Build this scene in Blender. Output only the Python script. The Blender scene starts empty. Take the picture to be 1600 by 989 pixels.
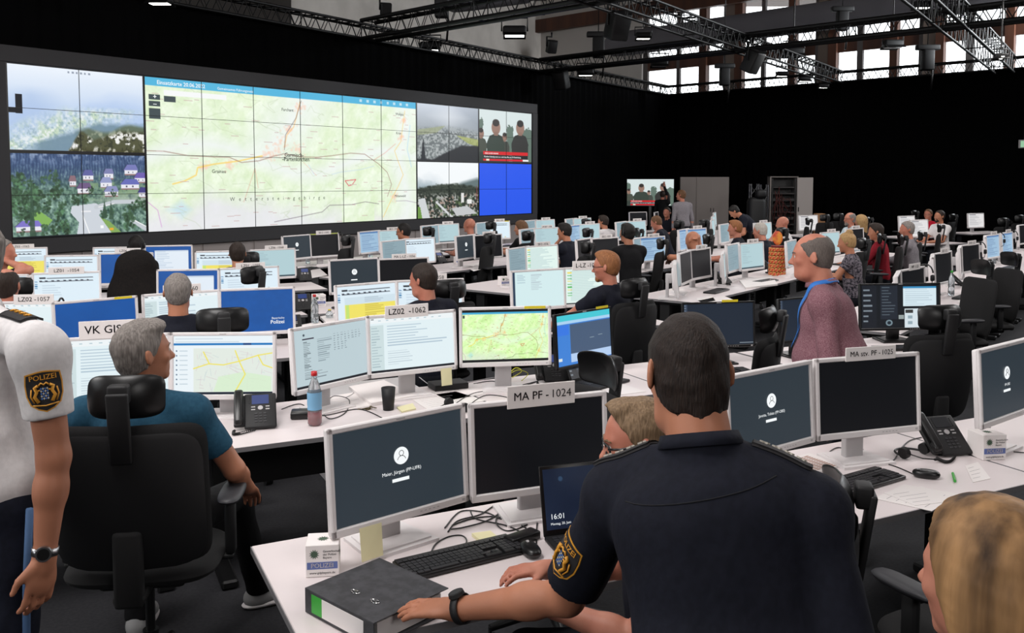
import bpy, bmesh, math, random
import numpy as np
from mathutils import Matrix, Vector, Euler
random.seed(7)
SC = bpy.context.scene
COL = SC.collection
PI = math.pi
R = math.radians

# ------------------------------------------------------------------ camera
PITCH = math.atan(91/1400)
cd = bpy.data.cameras.new('camera'); cam = bpy.data.objects.new('camera', cd); COL.objects.link(cam)
cam.location = (0, 0, 2.0); cam.rotation_euler = (PI/2-PITCH, 0, 0)
cd.sensor_fit = 'HORIZONTAL'; cd.sensor_width = 36; cd.lens = 1400/1600*36
cd.shift_y = -(494.5-372)/1600; cd.clip_start = .05; cd.clip_end = 200
SC.camera = cam
# ------------------------------------------------------------------ world, exposure
SC.view_settings.view_transform = 'Standard'; SC.view_settings.look = 'None'
SC.view_settings.exposure = 0.0; SC.view_settings.gamma = 1.0; SC.view_settings.use_curve_mapping = False
wd = bpy.data.worlds.new('overcast_sky'); SC.world = wd; wd.use_nodes = True
wd.node_tree.nodes['Background'].inputs[0].default_value = (.93, .97, 1, 1)
wd.node_tree.nodes['Background'].inputs[1].default_value = 4.0

# ------------------------------------------------------------------ measured layout helpers (photo points back to the place)
_c, _s = math.cos(PITCH), math.sin(PITCH)
def ray(px, py):
    a = (px-800)/1400; b = -(py-372)/1400
    return (a, _c+b*_s, b*_c-_s)
def atz(px, py, z):
    r = ray(px, py); t = (z-2)/r[2]
    return Vector((r[0]*t, r[1]*t, z))
def aty(px, py, y):
    r = ray(px, py); t = y/r[1]
    return Vector((r[0]*t, y, 2+r[2]*t))

# ------------------------------------------------------------------ materials
MATS = {}
def mat(name, col=(.5, .5, .5), rough=.5, metal=0, emit=None, es=1.0, noise=None, bump=None, alpha=None, spec=None, coat=0, attr=None, trans=0, sheen=0):
    if name in MATS: return MATS[name]
    m = bpy.data.materials.new(name); m.use_nodes = True; MATS[name] = m
    nt = m.node_tree; b = nt.nodes['Principled BSDF']
    b.inputs['Base Color'].default_value = (*col, 1); b.inputs['Roughness'].default_value = rough; b.inputs['Metallic'].default_value = metal
    if spec is not None: b.inputs['Specular IOR Level'].default_value = spec
    if coat: b.inputs['Coat Weight'].default_value = coat
    if trans: b.inputs['Transmission Weight'].default_value = trans
    if sheen: b.inputs['Sheen Weight'].default_value = sheen
    if emit is not None:
        b.inputs['Emission Color'].default_value = (*emit, 1); b.inputs['Emission Strength'].default_value = es
    if attr:
        a = nt.nodes.new('ShaderNodeAttribute'); a.attribute_name = attr
        b.inputs['Base Color'].default_value = (.01, .01, .01, 1)
        nt.links.new(a.outputs['Color'], b.inputs['Emission Color']); b.inputs['Emission Strength'].default_value = es
    if noise or bump:
        tc = nt.nodes.new('ShaderNodeTexCoord')
    if noise:   # (scale, colour2, detail, (sx,sy,sz))
        mp = nt.nodes.new('ShaderNodeMapping'); nt.links.new(tc.outputs['Object'], mp.inputs[0])
        if len(noise) > 3: mp.inputs['Scale'].default_value = noise[3]
        n = nt.nodes.new('ShaderNodeTexNoise'); n.inputs['Scale'].default_value = noise[0]; n.inputs['Detail'].default_value = noise[2]
        nt.links.new(mp.outputs[0], n.inputs['Vector'])
        r = nt.nodes.new('ShaderNodeValToRGB'); r.color_ramp.elements[0].position = .38; r.color_ramp.elements[1].position = .62
        r.color_ramp.elements[0].color = (*col, 1); r.color_ramp.elements[1].color = (*noise[1], 1)
        nt.links.new(n.outputs['Fac'], r.inputs[0]); nt.links.new(r.outputs[0], b.inputs['Base Color'])
    if bump:    # (scale, strength, distance, (sx,sy,sz))
        mp = nt.nodes.new('ShaderNodeMapping'); nt.links.new(tc.outputs['Object'], mp.inputs[0])
        if len(bump) > 3: mp.inputs['Scale'].default_value = bump[3]
        n = nt.nodes.new('ShaderNodeTexNoise'); n.inputs['Scale'].default_value = bump[0]; n.inputs['Detail'].default_value = 4
        nt.links.new(mp.outputs[0], n.inputs['Vector'])
        bn = nt.nodes.new('ShaderNodeBump'); bn.inputs['Strength'].default_value = bump[1]; bn.inputs['Distance'].default_value = bump[2]
        nt.links.new(n.outputs['Fac'], bn.inputs['Height']); nt.links.new(bn.outputs[0], b.inputs['Normal'])
    return m
def c8(r, g, b):   # sRGB 0..255 to linear
    f = lambda v: (v/255/12.92) if v/255 <= .04045 else ((v/255+.055)/1.055)**2.4
    return (f(r), f(g), f(b))
def emi(name, rgb, s=1.0): return mat(name, (.01, .01, .01), .35, emit=c8(*rgb), es=s, spec=.3)

M_WHITE = mat('white_monitor_plastic', c8(224, 219, 219), .45)
M_GREYP = mat('light_grey_plastic', c8(184, 181, 182), .5)
M_TOP = mat('white_laminate', c8(222, 212, 212), .45)
M_EDGE = mat('desk_edge_grey', c8(120, 118, 120), .5)
M_LEG = mat('black_desk_metal', c8(15, 15, 16), .5, .2)
M_BLK = mat('black_plastic', c8(14, 14, 15), .35)
M_BLKM = mat('matt_black_plastic', c8(18, 18, 20), .6)
M_FAB = mat('black_chair_fabric', c8(11, 11, 12), .9, noise=(180, c8(16, 15, 17), 2))
M_SHELL = mat('glossy_black_shell', c8(12, 12, 13), .36, spec=.4)
M_PAPER = mat('white_paper', c8(228, 222, 220), .8)
M_CARD = mat('white_card', c8(236, 230, 228), .75)
M_INK = mat('black_ink', c8(22, 20, 22), .7)
M_TRUSS = mat('black_truss_metal', c8(13, 13, 14), .5, .1)
M_CURT = mat('black_stage_curtain', c8(8, 8, 9), .95, spec=.05)
M_CHROME = mat('chrome', c8(190, 190, 190), .2, 1)
M_RED = mat('red_plastic', c8(190, 25, 30), .4)
M_YEL = mat('yellow_tape', c8(225, 205, 40), .6)
M_GREEN = mat('green_cap', c8(60, 170, 60), .4)
M_NOTE = mat('pale_yellow_note', c8(225, 218, 175), .8)
M_SCREEN = mat('screen_glow', attr='Col', es=1.0, rough=.4, spec=.25)
M_OFF = mat('dark_screen', c8(10, 11, 14), .38, spec=.35, emit=c8(14, 15, 18), es=1)

# ------------------------------------------------------------------ mesh building
class MB:
    """collects shapes into one mesh"""
    def __init__(s): s.v = []; s.f = []; s.mi = []; s.sm = []; s.X = Matrix()
    def add(s, vs, fs, mi=0, smooth=False):
        o = len(s.v); X = s.X
        for v in vs:
            w = X @ Vector(v); s.v.append((w.x, w.y, w.z))
        for f in fs: s.f.append([i+o for i in f]); s.mi.append(mi); s.sm.append(smooth)
        return s
    def box(s, c, d, rz=0, mi=0, rx=0, ry=0):
        M = Matrix.Translation(c) @ Euler((rx, ry, rz)).to_matrix().to_4x4()
        x, y, z = d[0]/2, d[1]/2, d[2]/2
        vs = [M @ Vector(p) for p in ((-x,-y,-z),(x,-y,-z),(x,y,-z),(-x,y,-z),(-x,-y,z),(x,-y,z),(x,y,z),(-x,y,z))]
        return s.add(vs, [(0,3,2,1),(4,5,6,7),(0,1,5,4),(1,2,6,5),(2,3,7,6),(3,0,4,7)], mi)
    def rbox(s, c, d, r=.005, seg=2, rz=0, rx=0, ry=0, mi=0):
        bm = bmesh.new(); bmesh.ops.create_cube(bm, size=1)
        bmesh.ops.scale(bm, vec=d, verts=bm.verts)
        r = min(r, min(d)*.49)
        bmesh.ops.bevel(bm, geom=bm.edges[:], offset=r, segments=seg, affect='EDGES', profile=.5)
        M = Matrix.Translation(c) @ Euler((rx, ry, rz)).to_matrix().to_4x4()
        bm.verts.index_update(); vs = [M @ v.co for v in bm.verts]; fs = [[v.index for v in f.verts] for f in bm.faces]
        bm.free(); return s.add(vs, fs, mi, seg > 1)
    def cyl(s, a, b, ra, rb=None, n=12, mi=0, cap=True, smooth=True):
        rb = ra if rb is None else rb
        a = Vector(a); b = Vector(b); d = (b-a).normalized()
        u = d.cross(Vector((0,0,1)) if abs(d.z) < .9 else Vector((1,0,0))).normalized(); w = d.cross(u)
        vs = []
        for k in range(n):
            t = 2*PI*k/n; o = u*math.cos(t)+w*math.sin(t); vs += [a+o*ra, b+o*rb]
        fs = [(2*k, 2*k+1, (2*k+3) % (2*n), (2*k+2) % (2*n)) for k in range(n)]
        s.add(vs, fs, mi, smooth)
        if cap:
            s.add([vs[2*k] for k in range(n)], [list(range(n))], mi); s.add([vs[2*k+1] for k in range(n)], [list(range(n))[::-1]], mi)
        return s
    def lathe(s, prof, n=20, c=(0,0,0), mi=0):
        vs = []; m = len(prof)
        for k in range(n):
            t = 2*PI*k/n
            for r, z in prof: vs.append((c[0]+r*math.cos(t), c[1]+r*math.sin(t), c[2]+z))
        fs = [(k*m+j, ((k+1) % n)*m+j, ((k+1) % n)*m+j+1, k*m+j+1) for k in range(n) for j in range(m-1)]
        return s.add(vs, fs, mi, True)
    def tube(s, pts, r, n=6, mi=0):
        P = [Vector(p) for p in pts]; rings = []; u = None
        for i, p in enumerate(P):
            d = (P[min(i+1, len(P)-1)]-P[max(i-1, 0)])
            d = d.normalized() if d.length > 1e-9 else Vector((0,0,1))
            if u is None: u = d.cross(Vector((0,0,1)) if abs(d.z) < .9 else Vector((1,0,0))).normalized()
            else:
                u = (u-d*u.dot(d)); u = u.normalized() if u.length > 1e-6 else d.orthogonal().normalized()
            w = d.cross(u); rings.append([p+(u*math.cos(2*PI*k/n)+w*math.sin(2*PI*k/n))*r for k in range(n)])
        vs = [q for g in rings for q in g]
        fs = [(i*n+k, i*n+(k+1) % n, (i+1)*n+(k+1) % n, (i+1)*n+k) for i in range(len(P)-1) for k in range(n)]
        return s.add(vs, fs+[list(range(n))[::-1], [(len(P)-1)*n+k for k in range(n)]], mi, True)
    def prism(s, poly, z0, z1, mi=0):
        n = len(poly)
        vs = [(x, y, z0) for x, y in poly]+[(x, y, z1) for x, y in poly]
        return s.add(vs, [list(range(n))[::-1], [n+i for i in range(n)]]+[(i, (i+1) % n, n+(i+1) % n, n+i) for i in range(n)], mi)
    def pad(s, c, w, h, t, bx=0, bz=0, n=28, p=3.2, M=None, mi=0, rings=(.0, .3, .6, .8, .92, .98, 1)):
        """upholstered panel in xz, thickness along y; bx/bz bend it forward at its edges"""
        M = M or Matrix(); vs = []; fs = []
        for side in (1, -1):
            for q in rings:
                th = t/2*(max(0, 1-q**5))**.5
                for k in range(n):
                    a = 2*PI*k/n; ca, sa = math.cos(a), math.sin(a)
                    x = w/2*q*math.copysign(abs(ca)**(2/p), ca); z = h/2*q*math.copysign(abs(sa)**(2/p), sa)
                    y = side*th+bx*(2*x/w)**2+bz*(2*z/h)**2
                    vs.append(Vector(c)+(M @ Vector((x, y, z))))
        m = len(rings)
        for sd in (0, 1):
            for j in range(m-1):
                for k in range(n):
                    o = sd*m*n+j*n
                    q = (o+k, o+(k+1) % n, o+n+(k+1) % n, o+n+k)
                    fs.append(q if sd == 1 else q[::-1])
        return s.add(vs, fs, mi, True)
    def mesh(s, name):
        me = bpy.data.meshes.new(name); me.from_pydata(s.v, [], s.f)
        me.polygons.foreach_set('material_index', s.mi); me.polygons.foreach_set('use_smooth', s.sm); me.update()
        return me
    def build(s, name, mats, parent=None, loc=None, rz=None):
        me = s.mesh(name)
        for m in (mats if isinstance(mats, (list, tuple)) else [mats]): me.materials.append(m)
        return link(name, me, parent, loc, rz)
def link(name, data, parent=None, loc=None, rz=None):
    o = bpy.data.objects.new(name, data); COL.objects.link(o)
    if parent is not None: o.parent = parent
    if loc is not None: o.location = loc
    if rz is not None: o.rotation_euler.z = rz
    return o
def tag(o, label, cat, group=None, kind=None):
    if label: o['label'] = label
    if cat: o['category'] = cat
    if group: o['group'] = group
    if kind: o['kind'] = kind
    return o
def thing(name, label, cat, loc=(0, 0, 0), rz=0, group=None):
    return tag(link(name, None, None, loc, rz), label, cat, group)
def struct(o): o['kind'] = 'structure'; return o
def copy_tree(o, parent=None):
    c = o.copy(); COL.objects.link(c)
    if parent is not None: c.parent = parent
    for ch in list(o.children): copy_tree(ch, c)
    return c
_txt = {}
def text_mesh(s, size=1.0, bold=0.0, align='CENTER', depth=0):
    k = (s, size, bold, align, depth)
    if k in _txt: return _txt[k]
    cu = bpy.data.curves.new('lettering', 'FONT'); cu.body = s; cu.size = size; cu.offset = bold*size; cu.align_x = align; cu.align_y = 'CENTER'
    cu.resolution_u = 2; cu.extrude = depth
    ob = bpy.data.objects.new('t', cu); COL.objects.link(ob)
    dg = bpy.context.evaluated_depsgraph_get()
    me = bpy.data.meshes.new_from_object(ob.evaluated_get(dg)); me.materials.clear()
    bpy.data.objects.remove(ob); bpy.data.curves.remove(cu)
    _txt[k] = me; return me
def text_into(mb, s, size, P, bold=.0, align='CENTER', mi=0):
    """letters as faces added to mb, P = 4x4 placing the xy text plane; bold thickens the strokes"""
    me = text_mesh(s, size, 0, align); X = mb.X
    for dx, dy in (((0, 0),) if not bold else ((-bold, 0), (bold, 0), (0, bold*.6), (0, -bold*.6))):
        mb.X = X @ P @ Matrix.Translation((dx*size, dy*size, 0))
        mb.add([v.co for v in me.vertices], [list(p.vertices) for p in me.polygons], mi)
    mb.X = X
UP = Matrix.Rotation(PI/2, 4, 'X')      # xy plane -> xz plane facing -y
def text_w(s, size, bold=0):
    me = text_mesh(s, size, bold); xs = [v.co.x for v in me.vertices]; return max(xs)-min(xs)

# ------------------------------------------------------------------ hand painted screens: a colour per vertex of a fine grid
def fbm(h, w, sc, seed=0, octs=4):
    rs = np.random.RandomState(seed); out = np.zeros((h, w)); amp = 1; tot = 0
    for o in range(octs):
        gh, gw = int(h/sc)+3, int(w/sc)+3; g = rs.rand(gh, gw)
        y = np.arange(h)/sc; x = np.arange(w)/sc; yi = y.astype(int); xi = x.astype(int)
        fy = (y-yi)[:, None]; fx = (x-xi)[None, :]; fy = fy*fy*(3-2*fy); fx = fx*fx*(3-2*fx)
        a = g[yi][:, xi]; b = g[yi][:, xi+1]; c = g[yi+1][:, xi]; d = g[yi+1][:, xi+1]
        out += amp*((a*(1-fx)+b*fx)*(1-fy)+(c*(1-fx)+d*fx)*fy); tot += amp; amp *= .5; sc = max(sc/2, 1.01)
    return out/tot
class Canvas:
    def __init__(s, w, h, bg=(0, 0, 0)):
        s.w, s.h = w, h; s.a = np.zeros((h, w, 3)); s.a[:] = bg
        s.Y, s.X = np.mgrid[0:h, 0:w]; s.X = (s.X+.5)/w; s.Y = (s.Y+.5)/h
    def rect(s, x0, y0, x1, y1, c):
        s.a[int(round(y0*s.h)):max(int(round(y1*s.h)), int(round(y0*s.h))+1), int(round(x0*s.w)):max(int(round(x1*s.w)), int(round(x0*s.w))+1)] = c
    def mask(s, m, c, a=1.0):
        m = np.clip(m, 0, 1)[..., None]*a; s.a = s.a*(1-m)+np.array(c)*m
    def line(s, pts, wd, c, a=1.0):
        asp = s.w/s.h; d = np.full((s.h, s.w), 9.)
        for (x0, y0), (x1, y1) in zip(pts[:-1], pts[1:]):
            ax, ay, bx, by = x0*asp, y0, x1*asp, y1; px = s.X*asp-ax; py = s.Y-ay; vx, vy = bx-ax, by-ay
            t = np.clip((px*vx+py*vy)/(vx*vx+vy*vy+1e-12), 0, 1); d = np.minimum(d, np.hypot(px-t*vx, py-t*vy))
        s.mask((wd/2-d)*s.h+.5, c, a)
    def poly(s, pts, c, a=1.0):
        m = np.zeros((s.h, s.w), bool); n = len(pts); j = n-1
        for i in range(n):
            xi, yi = pts[i]; xj, yj = pts[j]
            if yi != yj:
                cond = ((yi > s.Y) != (yj > s.Y)) & (s.X < (xj-xi)*(s.Y-yi)/(yj-yi)+xi); m ^= cond
            j = i
        s.mask(m.astype(float), c, a)
    def disc(s, x, y, r, c, ry=None, a=1.0):
        asp = s.w/s.h; d = np.hypot((s.X-x)*asp/r, (s.Y-y)/(ry or r)); s.mask((1-d)*s.h*r+.5, c, a)
    def mesh(s, name, W, H):
        """quad grid in xz facing -y, centred"""
        nx, nz = s.w, s.h
        xs = np.linspace(-W/2, W/2, nx); zs = np.linspace(H/2, -H/2, nz)
        co = np.zeros((nz, nx, 3), np.float32); co[..., 0] = xs[None]; co[..., 2] = zs[:, None]
        me = bpy.data.meshes.new(name); me.vertices.add(nx*nz); me.vertices.foreach_set('co', co.ravel())
        i = (np.arange(nz-1)[:, None]*nx+np.arange(nx-1)[None]).ravel()
        q = np.stack([i, i+nx, i+nx+1, i+1], 1).astype(np.int32); nf = len(q)
        me.loops.add(nf*4); me.loops.foreach_set('vertex_index', q.ravel())
        me.polygons.add(nf); me.polygons.foreach_set('loop_start', np.arange(0, nf*4, 4, dtype=np.int32))
        at = me.color_attributes.new('Col', 'FLOAT_COLOR', 'POINT')
        a = np.clip(s.a, 0, 255)/255; lin = np.where(a <= .04045, a/12.92, ((a+.055)/1.055)**2.4)
        rgba = np.ones((nz*nx, 4), np.float32); rgba[:, :3] = lin.reshape(-1, 3); at.data.foreach_set('color', rgba.ravel())
        me.update(calc_edges=True); me.materials.append(M_SCREEN); return me
# ================================================================== THE HALL
HZ = 11.5
FL = mat('dark_carpet', c8(30, 30, 34), .95, noise=(60, c8(39, 39, 43), 5), bump=(400, .3, .004))
M_CONC = mat('pale_concrete', c8(214, 207, 200), .85, noise=(1.2, c8(202, 195, 188), 4))
M_DCONC = mat('dark_timber_wall', c8(70, 65, 62), .85)
M_TIMB = mat('brown_glulam_timber', c8(88, 50, 31), .6, noise=(3, c8(70, 38, 24), 3, (1, 1, .15)))
M_FRAME = mat('grey_window_frame', c8(92, 86, 84), .6)
M_CEIL = mat('dark_roof_boards', c8(62, 50, 44), .8)
u1 = Vector((11.2, 16.3, 0)).normalized()      # along the left curtain, away
u2 = Vector((.731, -.682, 0)).normalized()     # along the back curtain, to the right
KC = Vector((6.05, 35.3, 0))                   # corner of the two curtains
n2 = Vector((.682, .731, 0)); n1 = Vector((-u1.y, u1.x, 0))
def vwall(name, A, B, z0, z1, th, m, out):
    d = (B-A).normalized(); n = Vector((-d.y, d.x, 0))
    if n.dot(out) < 0: n = -n
    P = [A, B, B+n*th, A+n*th]
    mb = MB(); mb.prism([(p.x, p.y) for p in P], z0, z1)
    bm = bmesh.new(); me = mb.mesh(name); bm.from_mesh(me); bmesh.ops.recalc_face_normals(bm, faces=bm.faces); bm.to_mesh(me); bm.free()
    me.materials.append(m); return struct(link(name, me))
mb = MB(); mb.box((2, 18, -.05), (60, 64, .1)); struct(mb.build('floor', FL))
mb = MB(); mb.box((2, 18, HZ+.1), (60, 64, .2)); struct(mb.build('ceiling', M_CEIL))
# curtains: soft vertical folds
def curtain(name, A, B, h, seed, m=M_CURT, fold=.35, z0=.03):
    L = (B-A).length; d = (B-A)/L; n = Vector((-d.y, d.x, 0)); N = int(L/.07); rs = random.Random(seed)
    vs = []; ph = 0
    for i in range(N+1):
        t = i/N; ph += .07/fold*2*PI*rs.uniform(.5, 1.5)
        p = A+(B-A)*t
        for z, k in ((z0, 1.1), (h*.5, .9), (h, .5)):
            q = p+n*(math.sin(ph)*.045*k); vs.append((q.x, q.y, z))
    fs = [(3*i+j, 3*i+3+j, 3*i+4+j, 3*i+1+j) for i in range(N) for j in (0, 1)]
    mb = MB(); mb.add(vs, fs, 0, True); return mb.build(name, m)
CT = 5.3
tag(curtain('stage_curtain', KC-u1*46, KC+u1*.6, CT, 1), 'tall black stage curtain hanging behind the video wall', 'curtain', 'black curtains around the hall')
tag(curtain('stage_curtain', KC-u2*.3, KC+u2*19, CT, 2), 'tall black stage curtain below the row of windows', 'curtain', 'black curtains around the hall')
# window wall behind the back curtain
WD = 3.6
def onwin(px, off=0):
    """distance along u2 on the window wall line seen at a column of the photo"""
    A = KC+n2*(WD+off); k = (px-800)/1400/(_c+.2*_s)
    return (k*A.y-A.x)/(u2.x-k*u2.y)
W0 = KC+n2*WD
sH = onwin(845); HC = W0+u2*sH      # corner of the hall
A0 = HC-u1*46; vwall('wall_left', A0, HC, 0, HZ, .3, M_CONC, n1)
mb = MB(); P0 = HC-u1*10.2
vwall('trim_1', HC-u1*25-n1*.02, HC-u1*16.2-n1*.02, 0, HZ, .25, M_DCONC, -n1)
def wseg(name, s0, s1, z0, z1, th, m, off=0, kind=True):
    A = W0+n2*off+u2*s0; B = W0+n2*off+u2*s1
    return vwall(name, A, B, z0, z1, th, m, n2)
wseg('wall_back', sH-.1, 30, 0, 4.6, .35, M_CONC)
wseg('wall_back', sH-.1, onwin(1003), 4.6, HZ, .35, mat('pale_window_wall', c8(196, 190, 185), .85))
wseg('wall_back', onwin(1003), 30, 10.1, HZ, .35, M_TIMB)
# mullions and posts measured from the photo: (x0, x1, kind)
posts = [(1003, 1010, 'f'), (1055, 1060, 'f'), (1092.5, 1104, 't'), (1128, 1133, 'f'), (1133, 1148, 'p'), (1148, 1160, 't'), (1187, 1193, 'f'), (1231.5, 1243, 't'),
         (1271.5, 1276, 'f'), (1277.5, 1292.5, 'p'), (1294, 1307, 't'), (1337, 1346, 'f'), (1390, 1402, 't'), (1433.5, 1439.5, 'f'), (1441, 1459.5, 'p'), (1461.5, 1474.5, 't'),
         (1507, 1519, 'f'), (1569, 1584, 't'), (1612, 1620, 'f'), (1640, 1665, 'p'), (1667, 1682, 't'), (1720, 1732, 'f'), (1790, 1805, 't')]
PM = {'f': M_FRAME, 't': M_TIMB, 'p': mat('pale_brown_post', c8(126, 112, 102), .8)}
k = 0
for a, b, q in posts:
    k += 1
    wseg('trim_%d' % (k+1), onwin(a), onwin(b), 4.6, 10.1, {'f': .15, 't': .3, 'p': .45}[q], PM[q], {'f': .1, 't': -.05, 'p': .02}[q])
gl = bpy.data.materials.new('window_glass'); gl.use_nodes = True; nt = gl.node_tree; nt.nodes.clear()
o_ = nt.nodes.new('ShaderNodeOutputMaterial'); mx = nt.nodes.new('ShaderNodeMixShader'); tr = nt.nodes.new('ShaderNodeBsdfTransparent'); gs = nt.nodes.new('ShaderNodeBsdfGlossy')
mx.inputs[0].default_value = .06; gs.inputs['Roughness'].default_value = .02; nt.links.new(tr.outputs[0], mx.inputs[1]); nt.links.new(gs.outputs[0], mx.inputs[2]); nt.links.new(mx.outputs[0], o_.inputs[0])
edges = [p for p in posts]
k = 0
for (a, b, q), (c, d, r) in zip(edges[:-1], edges[1:]):
    if c-b < 4: continue
    k += 1
    w = wseg('window_%d' % k, onwin(b), onwin(c), 4.6, 10.1, .03, gl, .2)
    mb = MB(); A = W0+n2*.17+u2*onwin(b); B = W0+n2*.17+u2*onwin(c); L = (B-A).length; ang = math.atan2(u2.y, u2.x)
    for z, h in ((4.64, .12), (7.02, .38), (10.05, .12)): mb.box(((A.x+B.x)/2, (A.y+B.y)/2, z), (L, .14, h), ang)
    mb.build('window_frame', [M_TIMB], w)
# horizontal glulam rail under the roof
vwall('trim_90', W0-n2*.5+u2*(onwin(1003)-7.5), W0-n2*.5+u2*onwin(1262), 9.15, 9.75, .3, M_TIMB, n2)
# right, near and far enclosure
vwall('wall_right', Vector((22, -10, 0)), Vector((30, 24, 0)), 0, HZ, .3, mat('dark_wall', c8(30, 29, 30), .9), Vector((1, 0, 0)))
vwall('wall_near', Vector((-26, -10, 0)), Vector((24, -10, 0)), 0, HZ, .3, MATS['dark_wall'], Vector((0, -1, 0)))

# ------------------------------------------------------------------ ventilation ducts of grey textile
M_DUCT = mat('grey_textile_duct', c8(118, 116, 122), .9, bump=(2.5, .5, .08, (.4, .4, 1)))
def duct(A, B, r, label, cap=True):
    mb = MB(); A = Vector(A); B = Vector(B); d = (B-A).normalized(); pr = [(0, r*.25), (.12, r*.7), (.35, r*.95), (.7, r)]
    u = d.cross(Vector((0, 0, 1))).normalized(); w = d.cross(u); n = 24; rings = []
    L = (B-A).length; st = pr+[(k*1.6, r*(1+.012*(k % 2))) for k in range(1, int(L/1.6))]+[(L, r)]
    for t, q in st: rings.append([A+d*t+(u*math.cos(2*PI*k/n)+w*math.sin(2*PI*k/n))*q for k in range(n)])
    vs = [p for g in rings for p in g]
    fs = [(i*n+k, i*n+(k+1) % n, (i+1)*n+(k+1) % n, (i+1)*n+k) for i in range(len(rings)-1) for k in range(n)]+[list(range(n))]
    mb.add(vs, fs, 0, True); return tag(mb.build('air_duct', M_DUCT), label, 'duct')
wa = lambda px, py, off: (lambda s: (lambda P: aty(px, py, P.y))(W0+n2*off+u2*s))(onwin(px, off))
Pa = wa(948, 72, -1.3); Pb = wa(1600, -18, -1.3)
duct(Pa, Pb+(Pb-Pa)*.3, .52, 'long grey textile air duct running past the high windows')
Pa = aty(700, 4, 30); Pb = aty(820, -14, 26.5)
duct(Pa, Pb, .36, 'short blue-grey air duct near the top of the pale wall')

# ------------------------------------------------------------------ trusses
def truss(A, B, z, size, label, step=None, ch=.032):
    """box truss: four chords with zigzag braces and end plates"""
    A = Vector((A.x, A.y, z)); B = Vector((B.x, B.y, z)); L = (B-A).length; d = (B-A)/L; n = Vector((-d.y, d.x, 0)); h = size/2; step = step or size*1.1
    mb = MB(); zz = Vector((0, 0, h))
    C = [n*h+zz, n*h-zz, -n*h-zz, -n*h+zz]
    for c in C: mb.cyl(A+c, B+c, ch, n=8)
    N = max(2, int(L/step))
    for i in range(N):
        a = A+d*(L*i/N); b = A+d*(L*(i+.5)/N); e = A+d*(L*(i+1)/N)
        for c1, c2 in ((C[0], C[1]), (C[3], C[2]), (C[0], C[3])):
            mb.cyl(a+c1, b+c2, .012, n=4, cap=False); mb.cyl(b+c2, e+c1, .012, n=4, cap=False)
        if i % 8 == 0:
            for j in range(4): mb.cyl(a+C[j], a+C[(j+1) % 4], .014, n=4, cap=False)
    return tag(mb.build('lighting_truss', M_TRUSS), label, 'truss', 'black lighting trusses')
TZ = 5.46
def onz(px, py, z=TZ): return atz(px, py, z)
def lineX(P, d, Q, e):   # P+d*s meets Q+e*t
    den = d.x*e.y-d.y*e.x; s = ((Q.x-P.x)*e.y-(Q.y-P.y)*e.x)/den; return P+d*s
OFF = KC+(u2-u1)*.0
truss(KC-u1*40, KC+u1*.2, TZ, .34, 'black truss running along the top of the curtain behind the video wall')
truss(KC-u2*.2, KC+u2*19, TZ, .34, 'black truss running along the top of the back curtain')
T2 = lineX(KC, u1, onz(605, 46), u2); truss(T2+u2*.1, T2+u2*16, TZ+.05, .42, 'black truss crossing the upper middle from the curtain corner block', ch=.05)
T3 = lineX(KC, u1, onz(850, 104), u2); truss(T3+u2*.1, T3+u2*22, TZ+.02, .36, 'black truss crossing from the pale wall to the right side', ch=.05)
T5 = lineX(KC, u2, onz(1302, 118), u1); truss(T5-u1*26, T5-u1*.2, TZ-.02, .38, 'black truss slanting down to the back curtain in the middle')
T6 = KC+u2*13.0; P6 = onz(1485, 20); T6 = lineX(KC, u2, P6, u1); truss(T6-u1*24, T6-u1*.2, TZ-.02, .5, 'black truss in the upper right corner of the hall')
# corner blocks, hoists, speakers, lamps
def hoist(px, py, y, label):
    P = aty(px, py, y); t = thing('chain_hoist', label, 'hoist', P, 0, 'chain hoists on the trusses')
    mb = MB(); mb.rbox((0, 0, 0), (.34, .3, .62), .04); mb.rbox((0, 0, .38), (.7, .22, .16), .03); mb.build('motor_housing', M_BLKM, t)
    mb = MB(); mb.tube([(0, 0, .45), (0, 0, HZ-P.z)], .015); mb.tube([(.14, 0, .4), (.16, 0, -.5), (.12, 0, -.9)], .03); mb.build('chain', M_BLK, t)
hoist(690, 8, 22.5, 'black chain hoist above the truss left of the blue-grey duct')
hoist(935, 74, 27, 'black chain hoist with its chain bag before the pale wall')
hoist(1316, 33, 29, 'black chain hoist standing on the truss before the long duct')
hoist(1132, 120, 32, 'black chain hoist on the curtain truss before the leftmost windows')
hoist(1449, 94, 27.5, 'black chain hoist on the curtain truss before the wide brown post')
def lamp(px, py, y, sz, label, lit=True, yaw=0, pw=0, hang=True):
    P = aty(px, py, y); t = thing('floodlight', label, 'floodlight', P, yaw, 'floodlights under the trusses')
    mb = MB(); mb.rbox((0, 0, sz*.32), (sz*1.25, sz*.7, sz*.5), sz*.12); mb.build('lamp_body', M_BLKM, t)
    mb = MB()
    mb.tube([(-sz*.68, 0, sz*.3), (-sz*.68, 0, sz*1.0), (sz*.68, 0, sz*1.0), (sz*.68, 0, sz*.3)], sz*.05); mb.cyl((0, 0, sz*1.0), (0, 0, max(sz*1.5, (hang if hang is not True else 0)-P.z)), min(sz*.08, .02), n=8); mb.build('yoke', M_BLK, t)
    mb = MB(); mb.box((0, -sz*.5, sz*.12), (sz*1.2, sz*.5, .01), rx=.5); mb.box((0, sz*.5, sz*.12), (sz*1.2, sz*.5, .01), rx=-.5); mb.build('barn_door', M_BLK, t)
    mb = MB(); mb.lathe([(0, 0), (sz*.3, .02), (sz*.4, .05)], 16, (0, 0, 0)); mb.box((0, 0, .03), (sz*1.0, sz*.5, .03)); mb.build('lens', emi('lamp_light', (255, 253, 248), 6) if lit else M_GREYP, t)
    return t
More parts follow.
